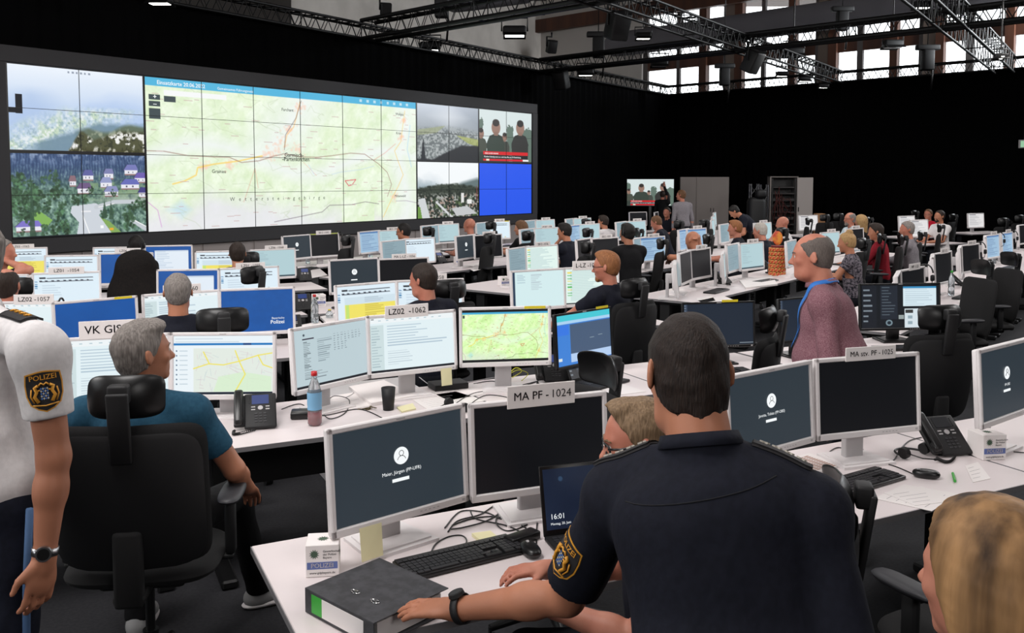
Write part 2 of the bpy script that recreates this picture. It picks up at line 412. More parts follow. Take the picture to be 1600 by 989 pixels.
lamp(250, 8, 15.8, .32, 'lit floodlight at the top left over the black curtain')
lamp(672, 80, 24, .42, 'lit floodlight on the curtain truss above the video wall end')
lamp(840, 21, 18.5, .26, 'lit floodlight where two trusses cross at the top middle')
lamp(915, 119, 28.5, .4, 'lit floodlight at the truss corner before the pale wall')
lamp(804, 58, 24, .5, 'floodlight hanging below the crossing truss before the pale wall')
lamp(1005, 62, 22, .3, 'lit floodlight under the slanting truss near the middle')
lamp(1441, 14, 19, .28, 'brightly lit floodlight high up before the long duct')
lamp(1489, 46, 20, .26, 'lit floodlight under the right-hand truss beside the long crossing truss')
lamp(1395, 76, 30, .5, 'unlit floodlight hanging before the right windows', False, hang=HZ)
lamp(1240, 89, 29, .5, 'unlit floodlight hanging before the middle windows', False, hang=HZ)
lamp(1564, 93, 16, .18, 'lit small floodlight at the end of the upper right truss', hang=HZ)
lamp(1222, 120, 29, .3, 'floodlight fixed to the curtain truss under the slanting truss')
lamp(1257, 128, 30, .3, 'floodlight fixed to the curtain truss nearest the truss joint')
lamp(1287, 138, 30, .26, 'lowest floodlight hanging at the top edge of the back curtain')
lamp(1030, 105, 27, .4, 'unlit floodlight under the long crossing truss before the first window', False)
def speaker(px, py, y, sz, label, rx, rz):
    P = aty(px, py, y); t = thing('speaker', label, 'speaker', P, rz, 'loudspeakers hung from the trusses')
    mb = MB(); mb.rbox((0, 0, 0), (sz*.75, sz*.6, sz), sz*.08, rx=rx); mb.build('cabinet', M_BLKM, t)
    mb = MB(); mb.box((0, -sz*.31, sz*.02), (sz*.62, .01, sz*.86), rx=rx); mb.X = Matrix.Rotation(rx, 4, 'X'); mb.build('grille', M_BLK, t)
    mb = MB(); mb.tube([(-sz*.42, 0, 0), (-sz*.42, 0, sz*.75), (0, 0, sz*.75), (0, 0, sz*1.1)], .025); mb.build('bracket', M_BLK, t)
speaker(603, 16, 21.5, .34, 'black speaker on a bracket at the top of the pale wall', .3, .3)
speaker(862, 73, 24, .34, 'small black speaker hanging before the pale wall by the timber beam', .35, .4)
speaker(877, 125, 27, .55, 'black wedge speaker under the corner of the trusses', .3, -.6)
speaker(1176, 96, 22, .55, 'large black speaker under the slanting truss before the windows', .5, .8)
speaker(965, 40, 20, .62, 'big black speaker hung beside the crossing truss at the top middle', .35, .5)
speaker(624, 92, 23, .55, 'black speaker in front of the black curtain above the map screen', .25, .6)

# overhead working light: floodlights above the desks (their lamps face down)
def flood(x, y, e, sz=1.2, z=5.2):
    l = bpy.data.lights.new('hall_lamp', 'AREA'); l.energy = e; l.size = sz; l.color = (1, .965, .95); o = bpy.data.objects.new('hall_lamp', l); COL.objects.link(o)
    o.location = (x, y, z)
for x, y, e in ((-1.5, 3.2, 34), (2.2, 2.6, 28), (.3, 6.5, 46), (4.5, 6.5, 46), (-4.2, 6.8, 46), (-3, 11, 72), (1.8, 11.5, 80), (6, 11.5, 76), (.5, 16.5, 95), (5.5, 17, 95), (10, 16, 85), (7.5, 23, 80), (-1.8, -.8, 20)):
    flood(x, y, e)
def slanted(x, y, z, tx, ty, tz, e, sz=1.5, szy=None, col=(1, .965, .95)):
    l = bpy.data.lights.new('added_fill_light', 'AREA'); l.energy = e; l.size = sz; l.color = col; o = bpy.data.objects.new('added_fill_light', l); COL.objects.link(o)
    if szy: l.shape = 'RECTANGLE'; l.size_y = szy
    o.location = (x, y, z); o.rotation_euler = (Vector((tx, ty, tz))-Vector((x, y, z))).to_track_quat('-Z', 'Y').to_euler()
slanted(-6, -5, 5.6, -1.5, 6, .8, 240, 2); slanted(5, -6, 5.6, 1.5, 6, .8, 190, 2); slanted(-9, 4, 5.6, 0, 10, .8, 270, 2); slanted(12, 8, 5.6, 3, 13, .8, 300, 2); slanted(-2, 2, 5.8, 2, 16, .9, 260, 2)  # added area lights without fixtures, filling the upright faces of signs and monitors
# added unseen area light, tinted like daylight, to brighten the upper walls
Q_ = W0-n2*1.3+u2*17; Q2 = W0-n2*3+u2*2
slanted(Q_.x, Q_.y, 7.8, Q2.x-6, Q2.y+2, 7.6, 2400, 2.2, 4, (.93, .97, 1))
# ================================================================== VIDEO WALL
VA = aty(12.5, 234, 13.9); VB = aty(830.3, 258, 24.6); VA.z = VB.z = 0
uv = (VB-VA).normalized(); VW = (VB-VA).length; vang = math.atan2(uv.y, uv.x); VZ0, VZ1 = 1.08, 3.80; CW = VW/12; CH = (VZ1-VZ0)/4
wall = thing('video_wall', 'huge black-framed video wall showing maps, landscapes and news', 'video wall', VA, vang)
M_VF = mat('dark_grey_cladding', c8(44, 43, 46), .6)
mb = MB()
mb.box((VW/2, .14, VZ1+.14), (VW+.44, .36, .25)); mb.box((VW/2, .14, VZ0-.13), (VW+.44, .36, .24))
mb.box((-.12, .14, 2.44), (.22, .36, 2.74)); mb.box((VW+.12, .14, 2.44), (.22, .36, 2.74)); mb.box((VW/2, .3, 2.44), (VW, .1, 2.72))
mb.build('surround_frame', M_VF, wall)
mb = MB(); mb.box((VW/2, .1, .41), (VW+.4, .12, .82))
for k in range(13): mb.box((VW*k/12, .03, .41), (.015, .03, .8))
mb.build('plinth', mat('pale_grey_plinth', c8(150, 142, 140), .7), wall)
def vscreen(cv, c0, c1, r0, r1, name):
    W = (c1-c0)*CW-.02; H = (r1-r0)*CH-.02
    return link(name, cv.mesh(name, W, H), wall, ((c0+c1)/2*CW, -.012, VZ1-(r0+r1)/2*CH))
rs = np.random.RandomState(3)
def scatter(cv, n, x0, x1, y0, y1, s0, s1, cols, seed=1, cond=None):
    q = random.Random(seed)
    for _ in range(n):
        x, y = q.uniform(x0, x1), q.uniform(y0, y1)
        if cond and not cond(x, y): continue
        s = q.uniform(s0, s1); c = q.choice(cols); cv.rect(x, y, x+s/cv.w, y+s*.7/cv.h, c)
# --- valley seen from the mountain
cv = Canvas(300, 170); X, Y = cv.X, cv.Y; N = fbm(170, 300, 46, 1); N2 = fbm(170, 300, 13, 2, 5); N3 = fbm(170, 300, 5, 3, 3); sm = lambda v: np.clip(v, 0, 1)
t = sm(Y*1.7)[..., None]; cv.a = np.array([236, 243, 252])*(1-t)+np.array([190, 210, 238])*t
cv.mask(sm((Y-.26-.09*np.sin(X*5+.4)-.10*N)*7), (196, 214, 242), .8); cv.mask(sm((Y-.30-.25*np.abs(X-.78)-.05*N2)*9)*sm((X-.45)*8), (176, 200, 236), .7)
cv.mask(sm((.30-np.abs(X-.16)-.4*(.5-Y))*4)*sm((Y-.22)*8)*.5, (160, 186, 226))
v = sm(1.1-np.abs(Y-(.98-.75*X))*3.6)*sm((Y-.42)*9); cv.mask(v*.8, (202, 220, 224)); cv.mask(sm((N2-.45)*5)*v, (196, 216, 176), .7); cv.mask(sm((N3-.55)*9)*v*.8, (238, 242, 244)); cv.mask(sm((.40-N3)*9)*v*.6, (130, 158, 172))
rg = .93-.30*sm((X-.12)/.52)-.05*N2; cv.mask(sm((Y-rg)*16)*sm((X-.1)*8), (112, 140, 158), .9)
rg = .70-.10*sm((X-.6)/.4)+.03*np.sin(X*20)+.03*N2; cv.mask(sm((Y-rg)*22)*sm((X-.45)*9), (98, 112, 92), .95); cv.mask(sm((Y-rg)*22)*sm((X-.5)*9)*sm((N2-.52)*9), (178, 184, 160), .7)
rg = 1.0-.30*sm((X-.38)/.12)+.10*sm((X-.52)/.08)-.12*sm((X-.6)/.2)+.05*N2; m = sm((Y-rg)*24)*sm((X-.36)*14); cv.mask(m, (82, 84, 58)); cv.mask(m*sm((N2-.46)*8)*sm((N3-.38)*8), (240, 240, 238)); cv.mask(m*sm((.44-N3)*9)*.8, (50, 54, 40)); cv.mask(m*sm((Y-.93)*12), (70, 66, 30), .8)
cv.rect(0, .50, .09, .56, (14, 18, 26)); cv.rect(.055, .34, .10, .565, (12, 15, 24))
for k in range(6): cv.rect(.42+k*.03, .03, .435+k*.03, .055, (150, 160, 176))
cv.rect(0, .985, 1, 1, (30, 30, 40))
vscreen(cv, 0, 2, 0, 2, 'landscape_screen')
# --- village with road and forest
cv = Canvas(300, 170); X, Y = cv.X, cv.Y; N = fbm(170, 300, 26, 11); N2 = fbm(170, 300, 9, 12, 4); N3 = fbm(170, 300, 4, 13, 2)
cv.a = np.array([104, 134, 122])+(N2[..., None]-.5)*150+(N3[..., None]-.5)*np.array([90, 100, 80]); t = sm((.46-Y)*3)[..., None]; cv.a = cv.a*(1-t*.75)+np.array([74, 96, 150])*t*.75
sp = np.abs(((X*46+N*2) % 1)-.5)*2; sp = sm((sp-.35+((Y*9+N*3) % 1)*.5)*2); cv.mask(sm((.40-Y)*6)*sp*.6, (40, 58, 96)); cv.mask(sm((.16-Y)*8)*sm((N2-.5)*6)*.5, (190, 206, 232))
cv.mask(sm((X-.42)*6)*sm((Y-.25)*8)*sm((.62-Y)*9)*sm((N2-.4)*5)*.8, (128, 156, 116)); cv.mask(sm((X-.55)*6)*sm((Y-.45)*8)*sm((.66-Y)*12)*.7, (176, 188, 176))
cv.poly([(.13, .70), (.20, .70), (.28, .80), (.24, .88), (.15, .88)], (132, 178, 92)); cv.poly([(.60, .76), (.70, .84), (.80, 1), (.70, 1), (.66, .88)], (132, 168, 92))
cv.poly([(.42, .64), (.60, .61), (.66, .68), (.62, .76), (.72, 1), (.45, 1), (.47, .84), (.41, .72)], (206, 212, 220)); cv.line([(.60, .66), (.74, .60), (.90, .60), (1, .66)], .05, (198, 204, 210)); cv.line([(.50, .76), (.55, 1)], .012, (250, 250, 250)); cv.line([(.62, .66), (.74, .62)], .01, (240, 240, 240)); cv.line([(.88, .84), (1, .97)], .05, (196, 202, 208)); cv.line([(.89, .83), (1, .93)], .012, (250, 250, 250))
q = random.Random(5)
for x, y, s, c in ((.02, .82, .19, (128, 118, 200)), (.50, .22, .09, (96, 100, 160)), (.66, .20, .085, (126, 130, 176)), (.82, .15, .12, (120, 124, 184)), (.90, .25, .12, (112, 96, 176)), (.63, .31, .10, (150, 158, 200)), (.455, .38, .12, (112, 92, 132)), (.79, .33, .16, (104, 110, 184)), (.66, .42, .12, (140, 146, 190)), (.40, .29, .06, (140, 110, 120)), (.93, .44, .1, (70, 66, 130))):
    cv.poly([(x, y+.05), (x+s*.25, y-.02), (x+s*.85, y-.02), (x+s, y+.05)], c); cv.rect(x+.01, y+.05, x+s*.95, y+.11, (232, 232, 240)); cv.rect(x+.01, y+.10, x+s*.95, y+.115, (150, 120, 120)); cv.rect(x+s*.3, y+.065, x+s*.38, y+.085, (90, 90, 110)); cv.rect(x+s*.6, y+.065, x+s*.68, y+.085, (90, 90, 110)); cv.line([(x+s*.25, y-.02), (x, y+.05)], .006, (60, 60, 90))
def tree_(x, y, s, k_):
    for j in range(16):
        a = q.uniform(0, 6.28); r = q.random()**.5; g = q.uniform(.7, 1.35)*k_; cv.disc(x+math.cos(a)*s*r*.55, y+math.sin(a)*s*r*1.2, s*.28, (66*g, 96*g, 70*g), a=.75)
for _ in range(64):
    x, y = q.uniform(0, .36), q.uniform(.26, .98)
    if not (.12 < x < .28 and .68 < y < .9) and not (y > .8 and x < .2): tree_(x, y, q.uniform(.04, .07), q.uniform(.7, 1.25))
for x, y, s in ((.66, .74, .05), (.72, .72, .035), (.86, .86, .09), (.93, .62, .06), (.98, .66, .06), (.88, .68, .06), (.84, .76, .06), (.45, .56, .06), (.52, .55, .05), (.56, .44, .04), (.74, .48, .04), (.30, .92, .06), (.37, .88, .06), (.38, .97, .05), (.07, .93, .03)): tree_(x, y, s, q.uniform(.7, 1.1)); tree_(x, y+.02, s*.7, .8)
for x, y0, y1 in ((.14, .2, .98), (.665, .55, .80), (.715, .58, .82)): cv.poly([(x, y0), (x+.02, y1), (x-.02, y1)], (58, 84, 66), .85)
cv.rect(.63, .89, .655, .925, (250, 250, 250)); cv.rect(.49, .70, .56, .715, (236, 236, 240)); cv.rect(.70, .925, .73, .95, (235, 170, 50)); cv.rect(.0, .98, 1, 1, (24, 28, 34))
vscreen(cv, 0, 2, 2, 4, 'landscape_screen')
# --- operations map
def paint_map(w, h, bar=.035):
    cv = Canvas(w, h); X, Y = cv.X, cv.Y; N = fbm(h, w, h*.22, 21, 5); N2 = fbm(h, w, h*.07, 22, 4)
    hs = np.roll(N, 2, 0)-N+np.roll(N, 2, 1)-N; hs = np.clip(hs*9, -1, 1)
    base = np.array([231, 245, 216])+0*X[..., None]; base = base-hs[..., None]*np.array([16, 11, 18])
    base = base+np.clip((N2-.5)*3, -.6, .6)[..., None]*np.array([10, 6, 16]); cv.a = base
    val = np.minimum.reduce([np.abs((X-.44)+.35*(Y-.30))*3+np.clip(Y-.5, 0, 1)*8, np.abs(Y-.52+.1*np.sin(X*9))*5, np.abs(X-.92+.12*(Y-.5)*np.sin(Y*6))*6])
    cv.mask(np.clip(1-val*2.0, 0, 1), (240, 245, 244), .85)
    cv.mask(np.clip((Y-.70-.30*np.abs(X-.25)-.25*(N-.5))*5, 0, 1)*(X < .66), (232, 230, 240), .8)
    cv.mask(np.clip((Y-.84+.4*(.95-X)-.2*N2)*7, 0, 1)*(X > .8), (236, 232, 240), .7)
    cv.mask(np.clip(((X-.10)*3*(X > .1)+(.10-X)*2*(X <= .1)+abs(1)*0+np.abs(Y-.86)*1.4-.12)*-12, 0, 1), (200, 226, 240), .8)
    o, r_, br, bl = (250, 196, 130), (226, 92, 80), (150, 110, 100), (150, 200, 230)
    for k in range(34):
        x, y = random.random(), random.random(); pts = [(x, y)]
        for j in range(6): x += random.uniform(-.03, .05); y += random.uniform(-.05, .05); pts.append((x, y))
        cv.line(pts, .003, (190, 204, 172), .6)
    for x, y, s in ((.43, .40, .04), (.40, .46, .03), (.46, .29, .02), (.50, .12, .022), (.89, .80, .02), (.925, .30, .016), (.25, .56, .02), (.94, .16, .012), (.17, .57, .014), (.38, .48, .03), (.49, .44, .02)):
        for j in range(26): cv.disc(x+random.gauss(0, s*.5), y+random.gauss(0, s*.9), .010, (248, 206, 186), a=.32)
    cv.line([(.50, .08), (.485, .20), (.475, .27), (.45, .33), (.44, .42)], .010, (250, 200, 140), .7)
    cv.line([(.36, .49), (.28, .53), (.20, .555), (.15, .58), (.145, .63), (.11, .67), (.075, .69)], .010, (250, 214, 110), .85)
    cv.line([(0, .475), (.05, .475), (.12, .50), (.20, .505), (.25, .505), (.29, .54), (.35, .525), (.40, .49), (.44, .47), (.50, .49), (.56, .49), (.62, .475), (.70, .45), (.76, .455), (.82, .53), (.86, .60), (.88, .70), (.86, .80)], .0055, br, .75)
    cv.line([(.505, .07), (.485, .20), (.445, .33), (.44, .44)], .004, (80, 70, 80), .8)
    cv.line([(.945, .08), (.935, .2), (.925, .34), (.895, .42), (.91, .5), (.935, .62), (.91, .72), (.88, .82), (.84, .97)], .007, (244, 206, 120), .75); cv.line([(.80, .5), (.85, .44), (.90, .36)], .004, r_, .5)
    cv.line([(.40, .97), (.52, .93), (.58, .91), (.61, .86), (.70, .86), (.76, .84), (.82, .86)], .004, (90, 70, 90), .8); cv.line([(.90, .84), (.95, .84), (1, .86)], .004, (120, 90, 130), .6)
    cv.line([(.0, .80), (.03, .86), (.04, .97)], .005, (210, 140, 210), .7)
    cv.line([(.335, .58), (.295, .82)], .003, r_, .5); cv.line([(.335, .58), (.345, .72)], .003, r_, .5); cv.line([(.51, .53), (.56, .63)], .003, r_, .4)
    cv.line([(.675, .67), (.72, .66), (.705, .70), (.69, .71), (.675, .67)], .006, (220, 60, 80), .9)
    cv.line([(.62, .62), (.66, .60), (.74, .58), (.80, .55)], .006, (200, 220, 236), .7); cv.line([(.97, .2), (.955, .4), (.975, .55)], .012, (196, 226, 238), .7); cv.line([(.53, .55), (.55, .62)], .006, (200, 226, 240), .7)
    for k in range(90):
        x, y = random.random(), random.uniform(.1, 1); cv.rect(x, y, x+random.uniform(.012, .03), y+.004, (206, 178, 176))
    if bar:
        cv.rect(0, 0, 1, bar*1.6, (84, 182, 222))
        for y in (.11, .155, .20, .235): cv.rect(.012, y, .045, y+.034, (66, 78, 82))
        cv.rect(.055, .075, .245, .11, (246, 248, 248)); cv.rect(.055, .115, .09, .155, (66, 78, 82))
        for k in range(8): cv.rect(.74+k*.03, .018, .75+k*.03, .038, (190, 226, 240))
    return cv
mscr = vscreen(paint_map(560, 235), 2, 8, 0, 4, 'map_screen')
MW, MH = 6*CW-.02, 4*CH-.02
def words(parent, items, W, H, m, name='lettering', y=-.006):
    mb = MB()
    for s, x, yy, size, bold, al in items:
        text_into(mb, s, size, Matrix.Translation(((x-.5)*W, y, (.5-yy)*H)) @ UP, bold, al)
    return mb.build(name, m, parent)
M_TXT = emi('dark_map_ink', (60, 66, 62), 1); M_TXTW = emi('white_screen_ink', (246, 250, 252), 1)
words(mscr, [('Garmisch-', .475, .478, .115, .02, 'CENTER'), ('-Partenkirchen', .482, .510, .115, .02, 'CENTER'), ('Farchant', .475, .145, .085, .01, 'RIGHT'), ('Grainau', .215, .605, .095, .015, 'CENTER'), ('Mittenwald', .92, .80, .08, .012, 'CENTER'),
             ('W   e   t   t   e   r   s   t   e   i   n   g   e   b   i   r   g   e', .42, .80, .105, 0, 'CENTER'), ('Wallgau', .92, .11, .08, .01, 'CENTER'), ('Krün', .915, .27, .08, .01, 'CENTER')], MW, MH, M_TXT)
words(mscr, [('Einsatzkarte 20.06.2022', .035, .030, .10, .012, 'LEFT'), ('Gemeinsames Führungsnetz', .215, .034, .07, 0, 'LEFT'), ('+', .0285, .125, .12, .02, 'CENTER'), ('–', .0285, .170, .12, .02, 'CENTER')], MW, MH, M_TXTW)
# --- foggy town
cv = Canvas(150, 110); X, Y = cv.X, cv.Y; N = fbm(110, 150, 30, 31); N2 = fbm(110, 150, 8, 32); N3 = fbm(110, 150, 3, 33, 2)
t = sm(Y*1.7)[..., None]; cv.a = np.array([206, 214, 226])*(1-t)+np.array([146, 154, 160])*t; cv.mask(sm((X*.8-.15-Y)*3)*sm(X-.3)*.5, (110, 120, 134)); cv.mask(sm((.32-np.abs(X-.5)*.8-np.abs(Y-.2))*3)*.6, (232, 236, 242))
v = sm((Y-.34-.1*np.abs(X-.5))*7); cv.mask(v*.6, (128, 136, 132)); cv.mask(v*sm((N3-.52)*9), (190, 194, 196), .7); cv.mask(v*sm((.46-N3)*9), (88, 94, 98), .6)
cv.poly([(.62, .52), (1, .58), (1, .72), (.82, .66)], (168, 176, 96), .75); cv.poly([(.02, .46), (.45, .36), (.3, .5), (0, .56)], (158, 166, 128), .7)
rg = .96-.26*sm((X-.25)/.45)-.03*N2; cv.mask(sm((Y-rg)*30), (40, 42, 46)); cv.poly([(.10, .58), (.14, 1), (.06, 1)], (38, 42, 48))
vscreen(cv, 8, 10, 0, 2, 'town_screen')
# --- village before the mountains
cv = Canvas(150, 110); X, Y = cv.X, cv.Y; N = fbm(110, 150, 20, 41); N2 = fbm(110, 150, 8, 42); N3 = fbm(110, 150, 3, 43, 2)
cv.a[:] = (244, 248, 250); cv.mask(sm((Y-.22+.1*np.sin(X*8)-.14*N)*4)*.45, (176, 192, 204)); cv.mask(sm((Y-.30+.15*sm(.3-X)*2-.1*N2)*6)*sm((.45-X)*5), (150, 168, 176), .9); cv.mask(sm((Y-.26-.30*np.abs(X-.97))*14)*sm((X-.6)*9), (100, 116, 118))
rg = .44-.08*np.sin(X*3)+.03*N3; m = sm((Y-rg)*25); cv.mask(m, (58, 66, 56)); cv.mask(m*sm((.46-N3)*8)*.8, (32, 40, 34))
v = sm((Y-.54)*12)*sm((N3-.55)*14); cv.mask(v*.75, (206, 206, 204)); cv.mask(v*sm((N2-.56)*9)*.5, (170, 120, 100)); cv.mask(sm((Y-.6)*9)*sm((.42-N2)*9)*.7, (80, 104, 60))
cv.poly([(.02, .66), (.12, .64), (.20, 1), (.06, 1)], (208, 212, 214)); cv.poly([(.55, .84), (.8, .80), (.97, .95), (.62, .98)], (196, 198, 200)); cv.line([(.3, .72), (.55, 1)], .04, (212, 214, 216)); cv.poly([(0, .78), (.05, .8), (.08, 1), (0, 1)], (110, 150, 70))
cv.rect(.70, .56, .75, .74, (226, 226, 224)); cv.rect(.80, .68, .88, .76, (236, 236, 234)); cv.line([(.97, .44), (.97, .7)], .01, (150, 70, 70))
vscreen(cv, 8, 10, 2, 4, 'town_screen')
# --- news picture
def paint_news(w, h):
    cv = Canvas(w, h); X, Y = cv.X, cv.Y; N3 = fbm(h, w, 4, 53, 2); cv.a[:] = (214, 226, 226)
    for x0, x1, y0 in ((.52, .62, .22), (.80, 1.0, .24), (0, .06, .1), (.22, .34, .4), (.66, .74, .4)):
        cv.mask(((X > x0-.02*N3) & (X < x1+.03*N3) & (Y > y0+.12*N3+abs(1)*.0+.5*np.abs(X-(x0+x1)/2))).astype(float)*.9, (84, 104, 92))
    def fig(x, top, s, shirt, hair=(50, 44, 42)):
        cv.poly([(x-.13*s, .98), (x-.15*s, top+.40*s), (x-.10*s, top+.27*s), (x-.04*s, top+.24*s), (x+.04*s, top+.24*s), (x+.10*s, top+.27*s), (x+.14*s, top+.40*s), (x+.13*s, .98)], shirt)
        cv.disc(x, top+.13*s, .085*s*1.1, (150, 118, 104), ry=.12*s); cv.disc(x, top+.05*s, .075*s, hair, ry=.06*s); cv.rect(x-.03*s, top+.2*s, x+.03*s, top+.26*s, (140, 110, 96))
    fig(.04, .36, .75, (70, 76, 66)); fig(.47, .42, .65, (66, 70, 64)); fig(.31, .18, 1.15, (52, 64, 56)); fig(.77, .16, 1.15, (46, 46, 44), (40, 36, 34))
    cv.rect(0, .80, .2, 1, (50, 60, 54)); cv.rect(.08, .79, .92, .85, (214, 26, 34)); cv.rect(.08, .855, .92, .915, (26, 24, 28)); cv.rect(.08, .925, .82, .965, (214, 26, 44)); cv.rect(.82, .925, .93, .965, (236, 236, 236)); cv.rect(.13, .925, .19, .965, (240, 220, 200)); cv.rect(0, .975, 1, 1, (40, 44, 48))
    return cv
ns = vscreen(paint_news(150, 112), 10, 12, 0, 2, 'news_screen')
NW, NH = 2*CW, 2*CH
def news_words(p, W, H): words(p, [('KRIEG IN DER UKRAINE', .10, .823, H*.038, .01, 'LEFT'), ('Präsident Selenskyj warnt vor mehr Angriffen vor EU-Entscheidung', .085, .886, H*.042, .01, 'LEFT')], W, H, M_TXTW)
news_words(ns, NW*.985, NH)
cv = Canvas(24, 20, (38, 88, 236)); vscreen(cv, 10, 12, 2, 4, 'blue_screen')
mb = MB()
for k in range(13): mb.box((k*CW, -.018, (VZ0+VZ1)/2), (.04 if k in (0, 2, 8, 10, 12) else .009, .008, VZ1-VZ0))
for k in range(5): mb.box((VW/2, -.018, VZ0+k*CH), (VW, .0085, .008))
mb.box((CW, -.018, VZ0+2*CH), (2*CW, .009, .05)); mb.box((10*CW, -.018, VZ0+2*CH), (4*CW, .009, .035))
mb.build('bezel', M_BLK, wall)

# ================================================================== DESKS
def desk(x, y, yaw, w, label, d=.8, grp='white desks in rows', z=.72):
    """x, y: back left corner; the sitter is on the front side"""
    ca, sa = math.cos(yaw), math.sin(yaw); cx = x+ca*w/2+sa*d/2; cy = y+sa*w/2-ca*d/2
    t = thing('office_desk', label, 'desk', (cx, cy, 0), yaw, grp)
    w -= .012
    mb = MB(); mb.rbox((0, 0, z-.0125), (w, d, .025), .004, 1)
    mb.box((0, -d/2-.001, z-.0125), (w-.004, .003, .023), mi=1); mb.box((-w/2-.001, 0, z-.0125), (.003, d-.004, .023), mi=1); mb.box((w/2+.001, 0, z-.0125), (.003, d-.004, .023), mi=1)
    mb.build('table_top', [M_TOP, M_EDGE], t)
    for s_ in (-1, 1):
        mb = MB(); mb.rbox((s_*(w/2-.12), .02, z*.5-.02), (.07, .12, z-.08), .006, 1); mb.rbox((s_*(w/2-.12), 0, .025), (.08, d-.12, .045), .01, 1); mb.box((s_*(w/2-.12), 0, z-.045), (.06, d-.16, .03))
        mb.build('leg', M_LEG, t)
    mb = MB(); mb.box((0, d/2-.12, z-.14), (w-.4, .22, .012)); mb.box((0, d/2-.02, z-.11), (w-.4, .008, .1)); mb.box((0, d/2-.23, z-.11), (w-.4, .008, .08)); mb.build('cable_tray', M_LEG, t)
    mb = MB(); mb.box((0, d/2-.03, z-.27), (w-.3, .02, .34)); mb.build('modesty_panel', M_BLKM, t)
    return t
FY = R(26.5); FO = Vector((-.92, 3.06, 0)); FA = Vector((math.cos(FY), math.sin(FY), 0)); FP = Vector((-math.sin(FY), math.cos(FY), 0))
def frow(perp, segs):
    for a, b, label in segs:
        P = FO+FA*a+FP*perp; desk(P.x, P.y, FY, b-a, label)
frow(0, [(0, 1.6, 'nearest white desk with the binder, under the monitors of sign MA PF - 1024'), (1.6, 3.2, 'white desk in the foreground right, under the monitors of sign MA stv. PF - 1025'), (3.2, 4.8, 'white desk at the right picture edge carrying the outermost monitor')])
frow(2.12, [(-3.2, -1.6, 'white desk at the left edge left of the man in the blue T-shirt'), (-1.6, -.03, 'white desk in front of the man in the blue T-shirt')])
frow(2.01, [(0, 1.6, 'white cluttered desk with the three monitors of sign LZ02 -1062'), (1.6, 2.75, 'white desk with the black-framed blue monitor and open laptop'), (2.75, 3.88, 'white desk with the two black-framed slate monitors'), (3.9, 5.6, 'desk with the wide dark monitor behind the man in the checked shirt')])
frow(4.1, [(-2.6, -.75, 'white desk under the monitor of sign LZ02 -1057'), (-.75, 1.1, 'white desk with the dark blue police monitors behind the blue T-shirt man'), (1.1, 2.7, 'white desk with the yellow table monitor'), (2.7, 4.3, 'white desk of the bearded man with glasses')])
frow(6.1, [(-2.1, -.2, 'white desk under the monitor of sign LZ01 -1054'), (-.2, 1.5, 'white desk under the monitor of sign LZ01 -1055'), (1.6, 3.2, 'white desk under the monitors of sign MA L-LZ - 1056')])
frow(8.0, [(-1.3, .4, 'white desk under the blue monitor of sign LZ06 -1067'), (.5, 2.2, 'white desk under the monitors of sign LZ06 -1068')])
frow(9.3, [(-1.9, -.3, 'white desk under the monitor of sign LZ03 -1065'), (-.3, 1.3, 'white desk nearest the video wall plinth on the left')])
RY = R(52); ca_, sa_ = math.cos(RY), math.sin(RY)
def pq(p, q): return Vector((-sa_*p+ca_*q, ca_*p+sa_*q, 0))
def rrow(p, q0, n, where, w=1.6, d=.8):
    for k in range(n):
        P = pq(p, q0+k*w); desk(P.x, P.y, RY, w, where % (['first', 'second', 'third', 'fourth', 'fifth', 'sixth', 'seventh'][k]), d=d, grp='white desks in the rear rows')
rrow(2.8, 7.8, 7, '%s white desk from the front of the rightmost row')
rrow(5.0, 8.5, 5, '%s white desk from the front in the row of the snack tower')
rrow(7.2, 7.9, 6, '%s white desk from the front in the row of sign SB12 -1039', d=1.0)
rrow(9.25, 7.7, 5, '%s white desk from the front in the white-shirted man\'s row', d=.9)
rrow(11.2, 7.6, 6, '%s white desk from the front in the row closest to the video wall', d=.9)
for x, y, yaw, w, lb in ((6.2, 20.9, 20, 1.6, 'far white desk with a document monitor before the open rack cabinet'), (7.75, 18.25, 28, 1.3, 'far white desk with a document monitor before the bearded man in white'), (8.2, 20.25, 28, 1.5, 'far white desk with a document monitor beside the man in red'), (10.5, 21.8, 25, 1.6, 'farthest white desk on the right with a document monitor'),
                      (2.6, 22.8, 0, 1.6, 'white desk with two small dark monitors below the wall television'), (3.68, 17.6, 76, 2.6, 'nearer long white bench with edge-on monitors before the pale cabinet'), (4.31, 20.13, 76, 2.9, 'farther long white bench with edge-on monitors before the pale cabinet')):
    desk(x, y, R(yaw), w, lb, grp='white desks in the rear rows')

